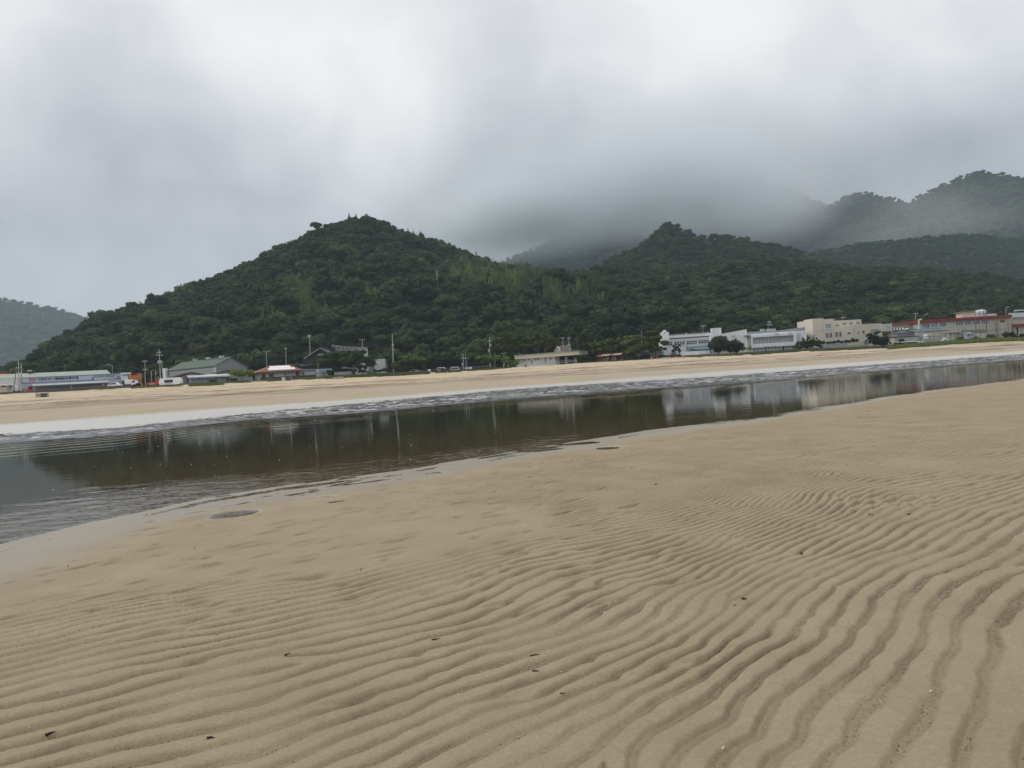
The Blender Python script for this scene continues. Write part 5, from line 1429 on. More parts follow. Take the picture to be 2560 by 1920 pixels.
# ---- cream building with roof terrace
f = Fac('cream_building', 2034, 2204, 12, 14, label='three storey cream building with stepped roofline and teal windows', cat='building')
f.box('left_block', 2031, 800, 2083, 885, M_CREAM, 0, 9)
f.box('parapet_block', 2031, 797, 2059, 800.2, M_CREAM, 0.002, 5)
f.box('roof_plant_room', 2060, 797.5, 2087, 804, M_GREYW, 3, 3)
f.box('middle_block', 2083.4, 802, 2153, 885, M_CREAM, 1.2, 9)
f.box('front_block', 2084, 817.5, 2131, 885, M_CREAM, -.15, 1.3)
f.box('right_block', 2131.4, 812, 2204, 880, mat('cream_plaster_side', (0.60, 0.55, 0.46), .8, .05, .3, streak=.12), .4, 9)
f.window(2063, 809, 2078, 821, 0, 4, 1, M_GREENG, M_WFR)
for a, y0, y1 in ((2088, 811, 816), (2105.5, 806.5, 813.5), (2123, 805.5, 812.5), (2140, 804, 811)): f.window(a, y0, a + 9.6, y1, 1.2, 2, 1, M_GREENG, M_ALU)
f.window(2064.5, 832.5, 2079.5, 844.5, 0, 5, 1, M_DARKG, M_ALU); f.window(2088, 830, 2103.5, 842.5, -.15, 5, 1, M_DARKG, M_ALU)
f.box('curtain', 2069, 833, 2075, 844, M_SHUT, -.09, .03); f.box('curtain', 2093, 830.8, 2099, 842, M_SHUT, -.24, .03)
f.window(2118, 830, 2126, 836.5, -.15, 2, 1, M_DARKG, M_WFR)
f.window(2144, 829, 2147, 836, .4, 1, 2, M_DARKG, M_ALU); f.window(2155, 826, 2161, 834, .4, 2, 1, M_DARKG, M_ALU)
f.window(2176.7, 823, 2196.6, 834.5, .4, 4, 1, M_GREENG, M_ALU)
for a, yy in ((2060, 803), (2084.5, 824), (2127, 820)):
    s0, z0 = f.p(a, yy, -.3); MB().tube((s0, -.3, 0), (s0, -.3, z0), .07, k=6).build('downpipe', M_CREAM, f.e)
MB().box(f.p(2031, 800)[0], f.p(2083, 800)[0], -.03, -.003, f.p(2031, 828)[1] - .05, f.p(2031, 828)[1] + .05).build('floor_line', M_CONC, f.e)
f = Fac('white_annex', 2205, 2231, 18, 18, label='small white annex at the right end of the cream building', cat='building')
f.box('wall', 2205, 810.5, 2230, 880, M_OFFW, 0, 6); f.window(2216, 813, 2224, 820, 0, 2, 1, M_SHUT, M_ALU)
f.box('wooden_terrace', 2203, 829, 2228, 836, M_BROWN, -1.5, 1.4)
# railing on the low wall
f = Fac('terrace_railing', 2057, 2172, 1.2, 1.2, label='grey low wall with white railing before the cream building', cat='fence')
f.box('low_wall', 2057, 868, 2172, 877, M_CONC, 0, .25, grow=.5)
zt_ = f.p(2057, 860.8)[1]; zl = f.p(2057, 868)[1]
for j in range(70):
    c = f.len * (j + .5) / 70; MB().box(c - .02, c + .02, .08, .12, zl, zt_).build('baluster', M_STEEL, f.e)
MB().box(0, f.len, .06, .14, zt_, zt_ + .06).build('rail', M_STEEL, f.e)
for j in range(7):
    c = f.len * j / 6; MB().box(c - .05, c + .05, .05, .15, zl - .1, zt_ + .05).build('post', M_STEEL, f.e)
MB().box(f.len * .05, f.len * .55, .16, .19, zl, zt_ - .1).build('mesh_screen', M_SHUT, f.e)

# ---- red fascia building and the clutter before it
f = Fac('red_fascia_building', 2297, 2529, 14, 12, label='long cream two storey building under a dark red fascia', cat='building')
f.box('wall', 2298, 808, 2528, 870, M_OLDC, 0, 9)
f.box('fascia', 2297, 800.5, 2530, 807.5, M_RED, -.9, 10.5)
for j in range(8):
    a = 2305.5 + 22.6 * j * .93 + (0 if j else 0); dy = -(a - 2297) * .0625
    if a > 2462: break
    f.window(a, 810.5 + dy, a + 18, 820 + dy, 0, 3, 2, [M_GLASS, M_CURT, M_GLASS, M_SHUT, M_GLASS, M_GLASS, M_GLASS, M_GLASS][j], M_WFR, th=.08)
    f.box('pier', a - 2.3, 808.5 + dy, a - .7, 822 + dy, M_OFFW, -.15, .14)
f.window(2500, 800, 2511, 807, 0, 2, 1, M_DARKG, M_ALU)
for j, a in enumerate((2487, 2492, 2494, 2520, 2527, 2466)):
    s0, z0 = f.p(a, 799 + 0 * j, -.3); MB().tube((s0, -.25, -1), (s0, -.25, z0 - .8), .06, k=5).build('downpipe', M_DSTEEL if j % 2 else M_CONC, f.e)
for yy, xa, xb in ((843, 2466, 2530), (832, 2410, 2525)):
    s0, z0 = f.p(xa, yy - (xa - 2297) * .0625 * .55, -.3); s1, _ = f.p(xb, 830, -.3)
    MB().tube((s0, -.3, z0), (s1, -.3, z0), .06, k=5).build('service_pipe', M_CONC, f.e)
f.box('roof_house', 2404, 782.5, 2438, 796, M_CREAM, 2, 3); f.box('roof_house_lid', 2402, 780.5, 2439, 782.4, M_CONC, 1.7, 3.6)
for a, b_, y0 in ((2484, 2486.5, 846), (2493, 2497, 846)): f.window(a, y0 - 10, b_, y0 - 4, 0, 1, 1, M_DARKG, M_ALU)
# tank
D = Dw(2452) + 18; mpx = D / FOC; p0 = W(2452, 792, D)
e = empty('roof_water_tank', (p0.x, p0.y, p0.z), label='white domed water tank with dark straps on the red fascia roof', cat='tank')
MB().lathe([(1.72, 0), (1.72, 1.75), (1.5, 2.1), (1.0, 2.32), (.3, 2.4)], k=16).build('tank_body', M_OFFW, e, smooth=False)
for k in range(8):
    a = 2 * math.pi * k / 8; MB().box(-.05, .05, -.05, .05, 0, 1.8).build('strap', M_DTRIM, e).location = (1.76 * math.cos(a), 1.76 * math.sin(a), 0)
MB().lathe([(1.775, 0), (1.775, .1)], (0, 0, .9), k=16).build('hoop', M_DTRIM, e)
p0 = W(2314.5, 801, Dw(2314) + 18)
e = empty('black_cooling_tower', (p0.x, p0.y, p0.z - .8), label='black square tank on the roof beside the antenna', cat='tank')
MB().box(-.85, .85, -.85, .85, 0, 2.4).build('tank_body', M_DTRIM, e); MB().box(-.95, .95, -.95, .95, 2.4, 2.5).build('lid', M_DSTEEL, e)
MB().tube((-.6, 0, 2.5), (.8, 0, 3.0), .05, k=5).build('pipe', M_OFFW, e)
# older part left, brownish fascia
f = Fac('old_wing', 2230, 2297, 20, 18, label='old wing with faded rusty fascia and white air units', cat='building')
f.box('wall', 2233, 812, 2297, 870, M_OLDC, 0, 8)
f.box('fascia', 2230, 808.5, 2297, 812.5, M_RUST, -.8, 9)
for k in range(4):
    a = 2234 + 7.2 * k; s0, z0 = f.p(a, 820 - k * .4, -1.5)
    MB().box(s0, s0 + .42, -1.6, -1.2, z0 - 1.1, z0).build('air_unit', M_WPAINT, f.e)
    f.box('opening', a + 3, 819.5 - k * .4, a + 6.5, 826 - k * .4, M_DTRIM, -.05, .045)
f.box('dark_terrace', 2236, 826, 2262, 833, M_BROWN, -3.0, 2.9)
s0, z0 = f.p(2266, 822, -2); b = MB(); b.lathe([(.95, 0), (.95, .5), (.75, .95), (.3, 1.15)], (s0, -2, z0 - 1.0), k=12); b.build('cream_tank', mat('cream_tank', (.66, .64, .48), .6), f.e)
f = Fac('roof_flue', 2296, 2300, 12, 12, label='white leaning flue at the left end of the red fascia', cat='chimney')
f.box('flue', 2296.5, 798, 2299, 822, M_OFFW, -1.5, .4)
p0 = W(2304, 801, Dw(2304) + 20)
tag(MB().lathe([(1.25, 0), (1.1, .4), (.6, .75), (.1, .85)], k=12).build('yellow_dome', mat('yellow_dome_paint', (.42, .45, .12), .7)), 'small yellow green dome on the roof beside the black tank', 'dome').location = (p0.x, p0.y, p0.z - .2)
# front row sheds
def shed(name, label, cat_, xa, ya, xb, yb, off, m, depth=4.0, roof=None, rh=.15, ov=.25, **kw):
    f_ = Fac(name, xa, xb, off, off, label=label, cat=cat_)
    f_.box('wall', xa, ya, xb, yb, m, 0, depth, grow=.6)
    if roof:
        s0, z0 = f_.p(xa, ya); s1, _ = f_.p(xb, ya)
        MB().slab([(s0 - ov, -ov, z0 + .01), (s1 + ov, -ov, z0 + .01), (s1 + ov, depth + .3, z0 + rh), (s0 - ov, depth + .3, z0 + rh)], .14).build('roof', roof, f_.e)
    return f_
g = shed('kitchen_block', 'cream kitchen block under a long blue grey metal roof', 'building', 2292, 829, 2369, 865, 8, M_OLDC, 5, M_BROOF, .9)
g.window(2352, 831, 2360, 835, 0, 2, 1, M_SHUT, M_ALU); g.box('door', 2347, 841, 2359, 850, M_SHUT, -.08, .07); g.window(2326, 838, 2330, 843, 0, 1, 1, M_GLASS, M_ALU)
s0, z0 = g.p(2292, 843); MB().tube((s0, -.2, z0), (g.p(2369, 840)[0], -.2, z0), .05, k=5).build('service_pipe', M_CONC, g.e)
g = shed('low_cream_shed', 'low cream shed with two small windows behind the green skips', 'shed', 2236, 843, 2295, 862, 5, M_OLDC, 4, M_DTRIM, .3)
g.window(2277, 843, 2288, 849, 0, 2, 1, M_SHUT, M_WFR); g.window(2254, 845.5, 2260, 851, 0, 1, 1, M_OFFW, M_ALU); g.window(2262, 845, 2270, 851, 0, 2, 1, M_OFFW, M_ALU)
g = shed('grey_roof_shed', 'dark roofed lean-to above the low cream shed', 'shed', 2243, 833.5, 2285, 850, 9.5, M_GREYW, 3, M_DTILE, .5)
shed('gravel_roof_box', 'low grey rooftop box left of the blue grey roof', 'shed', 2262, 823.5, 2290, 840, 12.5, M_GREYW, 4, M_CONC, .1)
for k in range(2):
    D = Dw(2322) + 6.2; x = ux(2317 + 13 * k) * D; zg = Zw(2322)
    e = empty('grey_water_tank', (x, D, zg + 1.75), label=['rounded grey tank left of its twin on the corrugated base', 'smaller grey tank to the right on the corrugated base'][k], cat='tank')
    MB().lathe([(.75, 0), (.8, .3), (.8, 1.2), (.6, 1.5), (.2, 1.58)], k=14).build('tank_body', M_CONC if k else M_OFFW, e)
    MB().lathe([(.82, 0), (.82, .08)], (0, 0, .7), k=14).build('hoop', M_DTRIM, e)
g = shed('corrugated_enclosure', 'pale corrugated enclosure below the grey tanks', 'shed', 2311, 846.5, 2341, 862, 3.5, M_SHUT, 2.5)
for j in range(18):
    c = g.len * (j + .5) / 18; MB().box(c - .05, c + .05, -.05, -.003, -.3, g.p(2311, 847)[1]).build('rib', M_ALU, g.e)
g = shed('pipe_wall_block', 'pale block with three hooded vents facing the beach', 'building', 2369.5, 832, 2420, 860, 7, M_OLDC, 5, M_CONC, .1)
for k in range(3):
    s0, z0 = g.p(2375 + 9.8 * k, 833.5 - k * .6)
    v_ = MB().box(s0, s0 + .35, -.5, -.01, z0 - .35, z0 + .05).build('vent_hood', M_DSTEEL, g.e); MB().tube((s0 + .17, -.3, z0 - 1.3), (s0 + .17, -.3, z0 - .8), .06, k=5).build('spout', M_DSTEEL, v_)
for a in (2392, 2411): s0, z0 = g.p(a, 830); MB().tube((s0, -.15, -.4), (s0, -.15, z0 - .2), .07, k=5).build('downpipe', M_DSTEEL, g.e)
g = shed('sloping_metal_box', 'blue grey metal hut leaning beside the dark pole', 'hut', 2418, 834, 2436, 860, 4.5, mat('blue_grey_metal', (.36, .39, .46), .6, .1), 2, M_SHUT, .3)
g.box('vent', 2420, 836.5, 2424, 839, M_DTRIM, -.05, .045)
g = shed('white_hut', 'white hut with pale door panel and a dark flat roof', 'hut', 2447, 829.5, 2466, 862, 4.5, M_OLDC, 3, M_DTILE, .1)
g.box('door_panel', 2452, 834, 2463, 848, M_OFFW, -.06, .055)
g = shed('blue_lean_to', 'low blue grey roofed lean-to behind the metal hut', 'shed', 2424, 826, 2464, 850, 9.5, M_OLDC, 3, M_BROOF, .3)
for k in range(2):
    D = Dw(2250) + 2.5 ; xx = (2250, 2280)[k]
    e = empty('green_skip', (ux(xx) * D, D, Zw(xx) + .1), label=['dark green lidded skip nearer the tamarisk tree', 'dark green skip left of the small white cabinet'][k], cat='skip')
    MB().prism([(-1.2, .1), (1.2, .1), (1.45, 1.0), (-1.45, 1.0)], -.6, .6).build('body', M_DGREEN, e)
    MB().slab([(-1.55, -.7, 1.1), (1.55, -.7, 1.1), (1.5, .7, 1.3), (-1.5, .7, 1.3)], .07).build('lid', M_SHUT, e)
for k, (xx, ww, hh_, lb) in enumerate(((2302, 1.0, 1.1, 'white cabinet left of the corrugated enclosure'), (2308, .7, .8, 'small pale cabinet against the corrugated enclosure'), (2363, .9, 1.6, 'white tall plastic tank by the cream kitchen block'), (2371, .7, .8, 'small white air unit beside the tall plastic tank'), (2355, .5, 1.0, 'thin white air unit left of the tall plastic tank'))):
    D = Dw(xx) + 2.6
    e = empty('outdoor_unit', (ux(xx) * D, D, Zw(xx) + .1), label=lb, cat='air unit')
    MB().box(-ww / 2, ww / 2, -.25, .25, .05, hh_).build('casing', M_WPAINT, e)
    MB().tube((0, -.27, hh_ * .5), (0, -.251, hh_ * .5), min(ww, hh_) * .3, k=12).build('fan_grille', M_SHUTD, e)
    MB().box(-ww / 2, ww / 2, -.2, .2, 0, .049).build('foot', M_DSTEEL, e)
f = Fac('grey_roof_hall', 2529, 2600, 14, 14, label='cream hall with grey roof and second red fascia at the right edge', cat='building')
f.box('wall', 2530.5, 795, 2600, 865, M_OLDC, 0, 8)
f.box('fascia', 2524, 811, 2600, 817, M_RED, -1.0, .98)
f.window(2545, 794, 2565, 800, 0, 4, 1, glass('pale_pane', (.42, .47, .50), .2), M_ALU)
s0, z0 = f.p(2527, 794, -.5); s1, _ = f.p(2600, 790, -.5); t0, z1 = f.p(2500, 784, 4); t1, _ = f.p(2600, 780, 4)
MB().slab([(s0, -.6, z0), (s1, -.6, z0), (s1, 4, z1), (f.p(2520, 785, 4)[0], 4, z1)], .15).build('roof', mat('grey_roof', (.24, .25, .25), .7, .12), f.e)
MB().slab([(s0 - 6, 4.5, z0 + .3), (s0, 4.5, z0 + .3), (s0 + 2, 8, z1 + .3), (s0 - 3, 8, z1 + .3)], .15).build('roof', mat('grey_roof', (.24, .25, .25), .7, .12), f.e)
f.box('roof_vent', 2550, 777, 2558, 783, M_DTRIM, 4, 1.5); f.box('vent_cap', 2546, 774.5, 2560, 777, M_OFFW, 3.8, 2)
f.box('dark_opening', 2541, 819, 2545, 838, M_DTRIM, -.05, .045)

# ---- utility poles, lamps, antennas
M_POLE = mat('concrete_pole', (0.36, 0.35, 0.335), 0.85, 0.1, 1.0)
def pole(xt, yt, xb, off, label, r=.17, arms=(), boxes=(), lamp=0, name='utility_pole', cat='pole', group=None, arm=1.8, m=None, dz=0.0, base=None, double=False):
    D = Dw(xb) + off; x = ux(xb) * D
    zb_ = Zw(xb) if base is None else W(xb, base, D).z
    top = W(xt, yt, D)
    tz = top.z - zb_
    e = empty(name, (x, D, zb_ + dz), label=label, cat=cat, group=group)
    lean = min(.5, max(-.5, (top.x - x)))
    MB().tube((0, 0, -1.5), (lean, 0, tz), r, r * .62, k=8).build('shaft', m or M_POLE, e)
    for (yy, wd) in arms:
        z_ = tz - yy; b = MB(); b.box(lean - wd / 2, lean + wd / 2, -.2, -.1, z_ - .06, z_ + .06)
        ao = b.build('crossarm', M_STEEL, e)
        for sx in np.linspace(-wd / 2 + .1, wd / 2 - .1, 3): MB().lathe([(.07, 0), (.09, .08), (.05, .25)], (lean + sx, -.15, z_ + .06), k=6).build('insulator', M_WPAINT, ao)
    for (yy, sx) in boxes: MB().lathe([(.28, 0), (.3, .1), (.3, .75), (.2, .85)], (lean + sx, -.25, tz - yy - .8), k=10).build('transformer', M_STEEL, e)
    if lamp:
        MB().tube((lean, 0, tz - .1), (lean + lamp, 0, tz + .15), .05, k=6).build('bracket', M_STEEL, e)
        MB().box(lean + lamp * .75 - .3, lean + lamp * .75 + .35, -.15, .15, tz + .05, tz + .22).build('lamp_head', M_STEEL, e)
        if double:
            MB().tube((lean, 0, tz - .1), (lean - lamp, 0, tz + .15), .05, k=6).build('bracket', M_STEEL, e)
            MB().box(lean - lamp * .75 - .35, lean - lamp * .75 + .3, -.15, .15, tz + .05, tz + .22).build('lamp_head', M_STEEL, e)
    return e, Vector((x + lean, D, zb_ + dz + tz))
tops = {}
_, tops['a'] = pole(46, 898, 50, 2, 'tall utility pole with transformer at the left, before the showroom', arms=((2.6, 1.6), (4.2, 1.4)), boxes=((5.2, .35), (7.2, -.3)))
_, tops['b'] = pole(53, 908, 57, 2.2, 'plain concrete pole just right of the transformer pole', r=.2)
D = Dw(40) + 2; e = empty('stay_pole', (ux(34.5) * D, D, Zw(34)), label='slanted stay pole leaning on the transformer pole', cat='pole')
MB().tube((0, 0, -.5), ((W(41, 918, D).x - ux(34.5) * D), .1, W(41, 918, D).z - Zw(34)), .13, .1).build('shaft', M_DSTEEL, e)
pole(281, 912, 283, 24, 'street lamp with long arm behind the showroom roof', r=.1, lamp=-2.0, name='street_lamp', cat='lamp')
_, tops['c'] = pole(362, 903, 365, 5, 'slim utility pole with two crossarms left of the red truck', r=.13, arms=((.1, 1.4), (2.6, 1.4)))
_, tops['d'] = pole(397.6, 872, 404, 3, 'tallest utility pole standing behind the caravan', arms=((1.2, 1.2), (2.0, 1.8)), boxes=((3.6, .3), (3.6, -.3)))
D = Dw(408) + 3; e = empty('stay_pole', (ux(411) * D, D, Zw(411)), label='slanted stay pole leaning on the tallest pole by the caravan', cat='pole')
MB().tube((0, 0, -.5), ((W(404, 901, D).x - ux(411) * D), .1, W(404, 901, D).z - Zw(411)), .12, .09).build('shaft', M_POLE, e)
for xx, yt, lb in ((380, 926, 'left flagpole of three beside the red truck'), (391, 925, 'middle flagpole of three beside the red truck'), (396.5, 939, 'short third flagpole touching the caravan pole')):
    D = Dw(xx) + 6; e = empty('flagpole', (ux(xx + 2) * D, D, Zw(xx)), label=lb, cat='flagpole', group='flagpoles by the red truck')
    hz = W(xx, yt, D).z - Zw(xx); MB().tube((0, 0, 0), (0, 0, hz), .07, .04, k=6).build('shaft', M_OFFW, e)
    MB().prism([(.02, hz - 1.6), (.3, hz - 1.5), (.26, hz - .4), (.02, hz - .2)], -.02, .02).build('flag', M_GREYW, e)
pole(620, 912, 622, 16, 'short white capped pole behind the small tree', r=.16, m=M_DSTEEL, name='vent_pole')
_, tops['e'] = pole(667, 879, 669, 18, 'lamp pole with twin heads behind the orange roof', r=.16, lamp=.9, double=True, name='street_lamp', cat='lamp')
_, tops['f'] = pole(714.5, 871.5, 717.6, 18, 'plain pole with small cap behind the orange roof', r=.16, arms=((.1, .7),))
_, tops['g'] = pole(775, 838, 779, 34, 'tall mast with antenna boxes behind the temple roofed house', r=.2, boxes=((.0, .28), (.0, -.28)))
_, tops['h'] = pole(909, 849, 910, 36, 'T shaped pole above the steel roof frame', r=.17, arms=((.1, 2.0),))
_, tops['i'] = pole(980.7, 835, 985.5, 8, 'tall bare grey pole left of the round tree', r=.25, arms=((4.0, .8), (5.5, .8)))
pole(967, 898, 969, 14, 'short stub pole beside the tall bare pole', r=.12)
_, tops['j'] = pole(1157.5, 885, 1160, 10, 'left pole of the lamp cluster behind the guard rail', r=.2, arms=((1.6, 1.4),), boxes=((3.2, -.4),))
pole(1164, 882, 1166, 12, 'slim middle pole of the cluster behind the guard rail', r=.1)
pole(1167.5, 896, 1168.5, 12, 'twin headed lamp of the cluster behind the guard rail', r=.08, lamp=.7, double=True, name='street_lamp', cat='lamp')
_, tops['k'] = pole(1223.6, 843, 1226.5, 12, 'utility pole with transformer standing left of the pines', r=.18, arms=((1.5, .7),), boxes=((2.4, .3), (4.2, -.5)))
pole(1237, 881, 1238, 12, 'short pole over the shrub tree right of the guard rail', r=.09)
pole(1259, 884, 1260, 6, 'ornamental lamp with white globes left of the beach house', r=.07, lamp=.7, double=True, name='street_lamp', cat='lamp')
pole(1304, 884, 1305, 16, 'curved street lamp above the beach house roof', r=.07, lamp=-1.3, name='street_lamp', cat='lamp')
_, tops['l'] = pole(1408, 845, 1409, 21, 'T topped pole in front of the tiny gabled house', r=.16, arms=((.1, 1.3),))
_, tops['m'] = pole(1422, 835, 1424.5, 21, 'utility pole hung with transformers right of the tiny house', r=.16, arms=((.6, 1.1), (1.6, 1.3)), boxes=((3.4, .3), (3.4, -.3), (5.0, .2)))
pole(1446, 876, 1447, 12, 'lamp head just right of the beach house roof', r=.07, lamp=.4, name='street_lamp', cat='lamp')
pole(1604.5, 825, 1606, 16, 'thin pole rising from the pine by the white turret', r=.1)
pole(1758.5, 815, 1760, 13, 'antenna mast with crosspiece on the white left wing', r=.07, arms=((.1, 1.6),), name='antenna_mast', cat='antenna', base=842)
pole(1924, 800, 1925, 14, 'antenna mast with two rods on the white right wing roof', r=.06, arms=((.8, 1.1), (1.6, 1.4)), name='antenna_mast', cat='antenna', base=828)
pole(2108.5, 787, 2110, 16, 'small television antenna on the cream building', r=.05, arms=((1.0, 1.5),), name='antenna_mast', cat='antenna', base=800)
pole(2289, 784, 2290.5, 22, 'utility pole with crossarm over the old wing', r=.14, arms=((.1, 1.4),))
pole(2439, 792, 2441, 6, 'tall dark pole in front of the red fascia', r=.16, m=M_DSTEEL)
pole(2465, 815, 2467, 5, 'dark thin pole between white hut and red fascia building', r=.1, m=M_DSTEEL)
pole(2515, 769, 2517, 14, 'street lamp at the right end above the red fascia', r=.13, lamp=.9, name='street_lamp', cat='lamp', base=830)
pole(795, 906, 797, 3.4, 'white pole standing before the CHICHI sign', r=.07, m=M_OFFW)
# poles up on the slope with their wires
def slope_pole(xt, yt, xb, yb, label, arms):
    D = 440.0
    for _ in range(30):
        p_ = W(xb, yb, D); hgt = float(hills_h(np.array([p_.x]), np.array([p_.y]))[0])
        if hgt + 5 > p_.z: break
        D += 6
    p_ = W(xb, yb, D); t_ = W(xt, yt, D)
    e = empty('utility_pole', (p_.x, p_.y, p_.z - 6), label=label, cat='pole')
    MB().tube((0, 0, 0), (0, 0, t_.z - p_.z + 6), .30, .22).build('shaft', M_POLE, e)
    for a in arms: MB().box(-.8, .8, -.1, .1, t_.z - p_.z + 6 - a - .1, t_.z - p_.z + 6 - a).build('crossarm', M_STEEL, e)
    return Vector((p_.x, p_.y, t_.z)), p_
t1, b1_ = slope_pole(1091.5, 676, 1095, 729, 'tall grey pole standing in the wood halfway up the slope', (.1, 3.2))
t2, b2_ = slope_pole(1049.5, 724, 1052, 758, 'lower grey pole in the wood down left of the tall slope pole', (.1,))
tag(MB().slab([(b1_.x + 3.2, b1_.y - 1, b1_.z - .6), (b1_.x + 4.8, b1_.y - 1, b1_.z - 2.1), (b1_.x + 4.8, b1_.y + 1, b1_.z - 2.1), (b1_.x + 3.4, b1_.y + 1, b1_.z - .2)], 1.0).build('slope_hut', M_OFFW), 'tiny white hut roof in the clearing by the slope pole', 'hut')
def wire(a, b, sag, label, grp='overhead cables', r=.05):
    a = Vector(a); b = Vector(b); mb = MB(); pr = None; n_ = 10
    for i in range(n_ + 1):
        t = i / n_; q = a.lerp(b, t); q.z -= sag * 4 * t * (1 - t)
        if pr is not None: mb.tube(pr, q, r, k=4)
        pr = q
    return mb.build('overhead_cable', M_WIRE, label=label, cat='cable', group=grp)
for dx in (-.6, 0, .6):
    wire(t1 + Vector((dx, 0, -.1)), t2 + Vector((dx, 0, -.1)), 2.0, 'cable between the two poles on the wooded slope', 'slope cables', .05)
    wire(t2 + Vector((dx, 0, -.1)), tops['i'] + Vector((dx * .5, 0, -.1)), 5.0, 'cable falling from the slope to the tall bare pole', 'falling cables', .05)
wire(tops['a'] + Vector((0, 0, -2.6)), tops['c'] + Vector((0, 0, -.1)), 1.6, 'cable over the showroom to the slim pole')
wire(tops['c'] + Vector((0, 0, -.1)), tops['d'] + Vector((0, 0, -2)), .6, 'cable from the slim pole to the tallest pole')
wire(tops['d'] + Vector((0, 0, -2)), tops['e'], 2.0, 'cable from the tallest pole over the warehouse')
wire(tops['e'], tops['f'] + Vector((0, 0, -1)), .7, 'cable between the two poles behind the orange roof')
wire(tops['k'] + Vector((0, 0, -1.5)), tops['l'], 1.6, 'cable from the transformer pole to the T topped pole')

# ---- guard rail in the middle
f = Fac('guard_rail', 1052, 1236, 7, 9, label='long dark guard rail along the road behind the dune gap', cat='guard rail')
MB().box(0, f.len, .1, 1.6, -.4, .35).build('kerb_wall', M_DCONC, f.e)
for zc in (.75, 1.1): MB().tube((0, 0, zc), (f.len, 0, zc), .05, k=5).build('rail', M_SHUTD, f.e)
for j in range(22): MB().tube((f.len * j / 21, 0, -.3), (f.len * j / 21, 0, 1.15), .05, k=5).build('post', M_SHUTD, f.e)
for xx, lb, ww in ((1075, 'white sign box on the grass left of the dune bush', .9), (1178, 'white notice board by the lamp cluster', 1.0), (1168.5, 'pale blue notice board by the lamp cluster', 1.2)):
    D = Dw(xx) + (1.5 if xx < 1100 else 6); e = empty('notice_board', (ux(xx) * D, D, Zw(xx)), label=lb, cat='sign')
    MB().box(-ww / 2, ww / 2, -.05, .05, .3, 1.15).build('board', M_WPAINT if xx != 1168.5 else M_PALE, e); MB().box(-.06, .06, .051, .12, -.5, 1.0).build('post', M_STEEL, e)
for xx, lb in ((1265, 'small white pavilion seen through the beach tree, left part'), (1276, 'white arch beside the beach house behind the shrub')):
    D = Dw(xx) + 5; e = empty('white_arch', (ux(xx) * D, D, Zw(xx)), label=lb, cat='arch'); b = MB(); pr = None
    for t in np.linspace(-.15, 1, 9):
        q_ = (-.9 + 1.8 * max(t, 0) if t > 0 else -.9, 0, 2.3 * math.sin(max(t, 0) * math.pi * .62) if t > 0 else -.5)
        if pr: b.tube(pr, q_, .16, k=6)
        pr = q_
    b.build('arch_rib', M_OFFW, e)

# ---- boards and crates on the sand
def beach_board(px_, py_, D, wd, ht, label, ms, n_=3):
    p_ = W(px_, py_, D); zg = float(ground_z(np.array([p_.x]), np.array([p_.y]))[0])
    e = empty('beach_crate', (p_.x, D, zg), 0.03, label=label, cat='crate')
    for j in range(n_):
        a = -wd / 2 + wd * (0, .36, .40)[j] if n_ == 3 else -wd / 2; b_ = -wd / 2 + wd * (.36, .40, 1)[j] if n_ == 3 else wd / 2
        MB().box(a + .02, b_ - .02, -.35, .35, .08, ht).build('panel', ms[j], e)
    MB().box(-wd / 2 - .05, wd / 2 + .05, -.3, .3, -.2, .1).build('base_log', M_BROWN, e)
    for sx in (-wd / 2 - .08, wd / 2 + .02): MB().box(sx, sx + .08, -.38, .38, -.1, ht + .06).build('end_frame', M_CONC, e)
beach_board(106, 992, 192, 2.7, 1.0, 'grey and dark green board crate half sunk in the sand at the left', [M_CONC, M_OFFW, M_DGREEN])
beach_board(717, 955, 236, 2.7, 1.15, 'pale and green crate on the grass before the orange roofed house', [M_OFFW, M_CONC, M_DGREEN])
beach_board(846, 950, 236, 2.8, .55, 'low flat slatted bench on the grass edge before the big pine', [M_SHUT, M_DTRIM, M_SHUT])
beach_board(1314, 917, 246, .7, .85, 'small grey box on the sand before the beach house', [M_CONC, M_OFFW, M_SHUTD])
beach_board(626, 958, 236, 1.0, 1.7, 'grey slatted stand beside the little beach tree', [M_GREYW, M_CONC, M_GREYW])
beach_board(647, 956, 238, .5, 1.2, 'short pale stone post on the grass by the orange roofed house', [M_CONC, M_CONC, M_CONC])
# cones
for xx, yy, lb in ((1629.5, 902, 'big orange cone heap left of the pine trunk'), (1643, 900, 'orange traffic cone at the foot of the pine'), (1674.5, 900.5, 'orange traffic cone just right of the blue tray'), (1690.6, 900, 'orange traffic cone between hedge and garden wall'), (1707.5, 900, 'rightmost orange traffic cone before the garden wall')):
    D = 226.0; p_ = W(xx, yy, D); zg = float(ground_z(np.array([p_.x]), np.array([D]))[0]); s = 1.35 if xx == 1629.5 else 1.0
    e = empty('traffic_cone', (p_.x, D, zg + .03), label=lb, cat='cone', group='traffic cones by the pine'); e.scale = (s, s, s)
    MB().box(-.2, .2, -.2, .2, 0, .04).build('base', M_CONEO, e)
    MB().lathe([(.16, .04), (.03, .72)], k=10).build('cone_body', M_CONEO, e)
    MB().lathe([(.125, 0), (.095, .14)], (0, 0, .28), k=10).build('white_stripe', M_WPAINT, e)
D = 227; p_ = W(1663, 900, D); e = empty('boat_trailer', (p_.x, D, float(ground_z(np.array([p_.x]), np.array([float(D)]))[0])), label='low pale blue tray lying among the traffic cones', cat='tray')
MB().prism([(-.9, .15), (.9, .15), (1.05, .45), (-1.05, .45)], -.3, .3).build('tray', M_PALE, e)
for sx in (-.8, .8): MB().box(sx - .05, sx + .05, -.2, .2, -.05, .15).build('foot', M_DSTEEL, e)

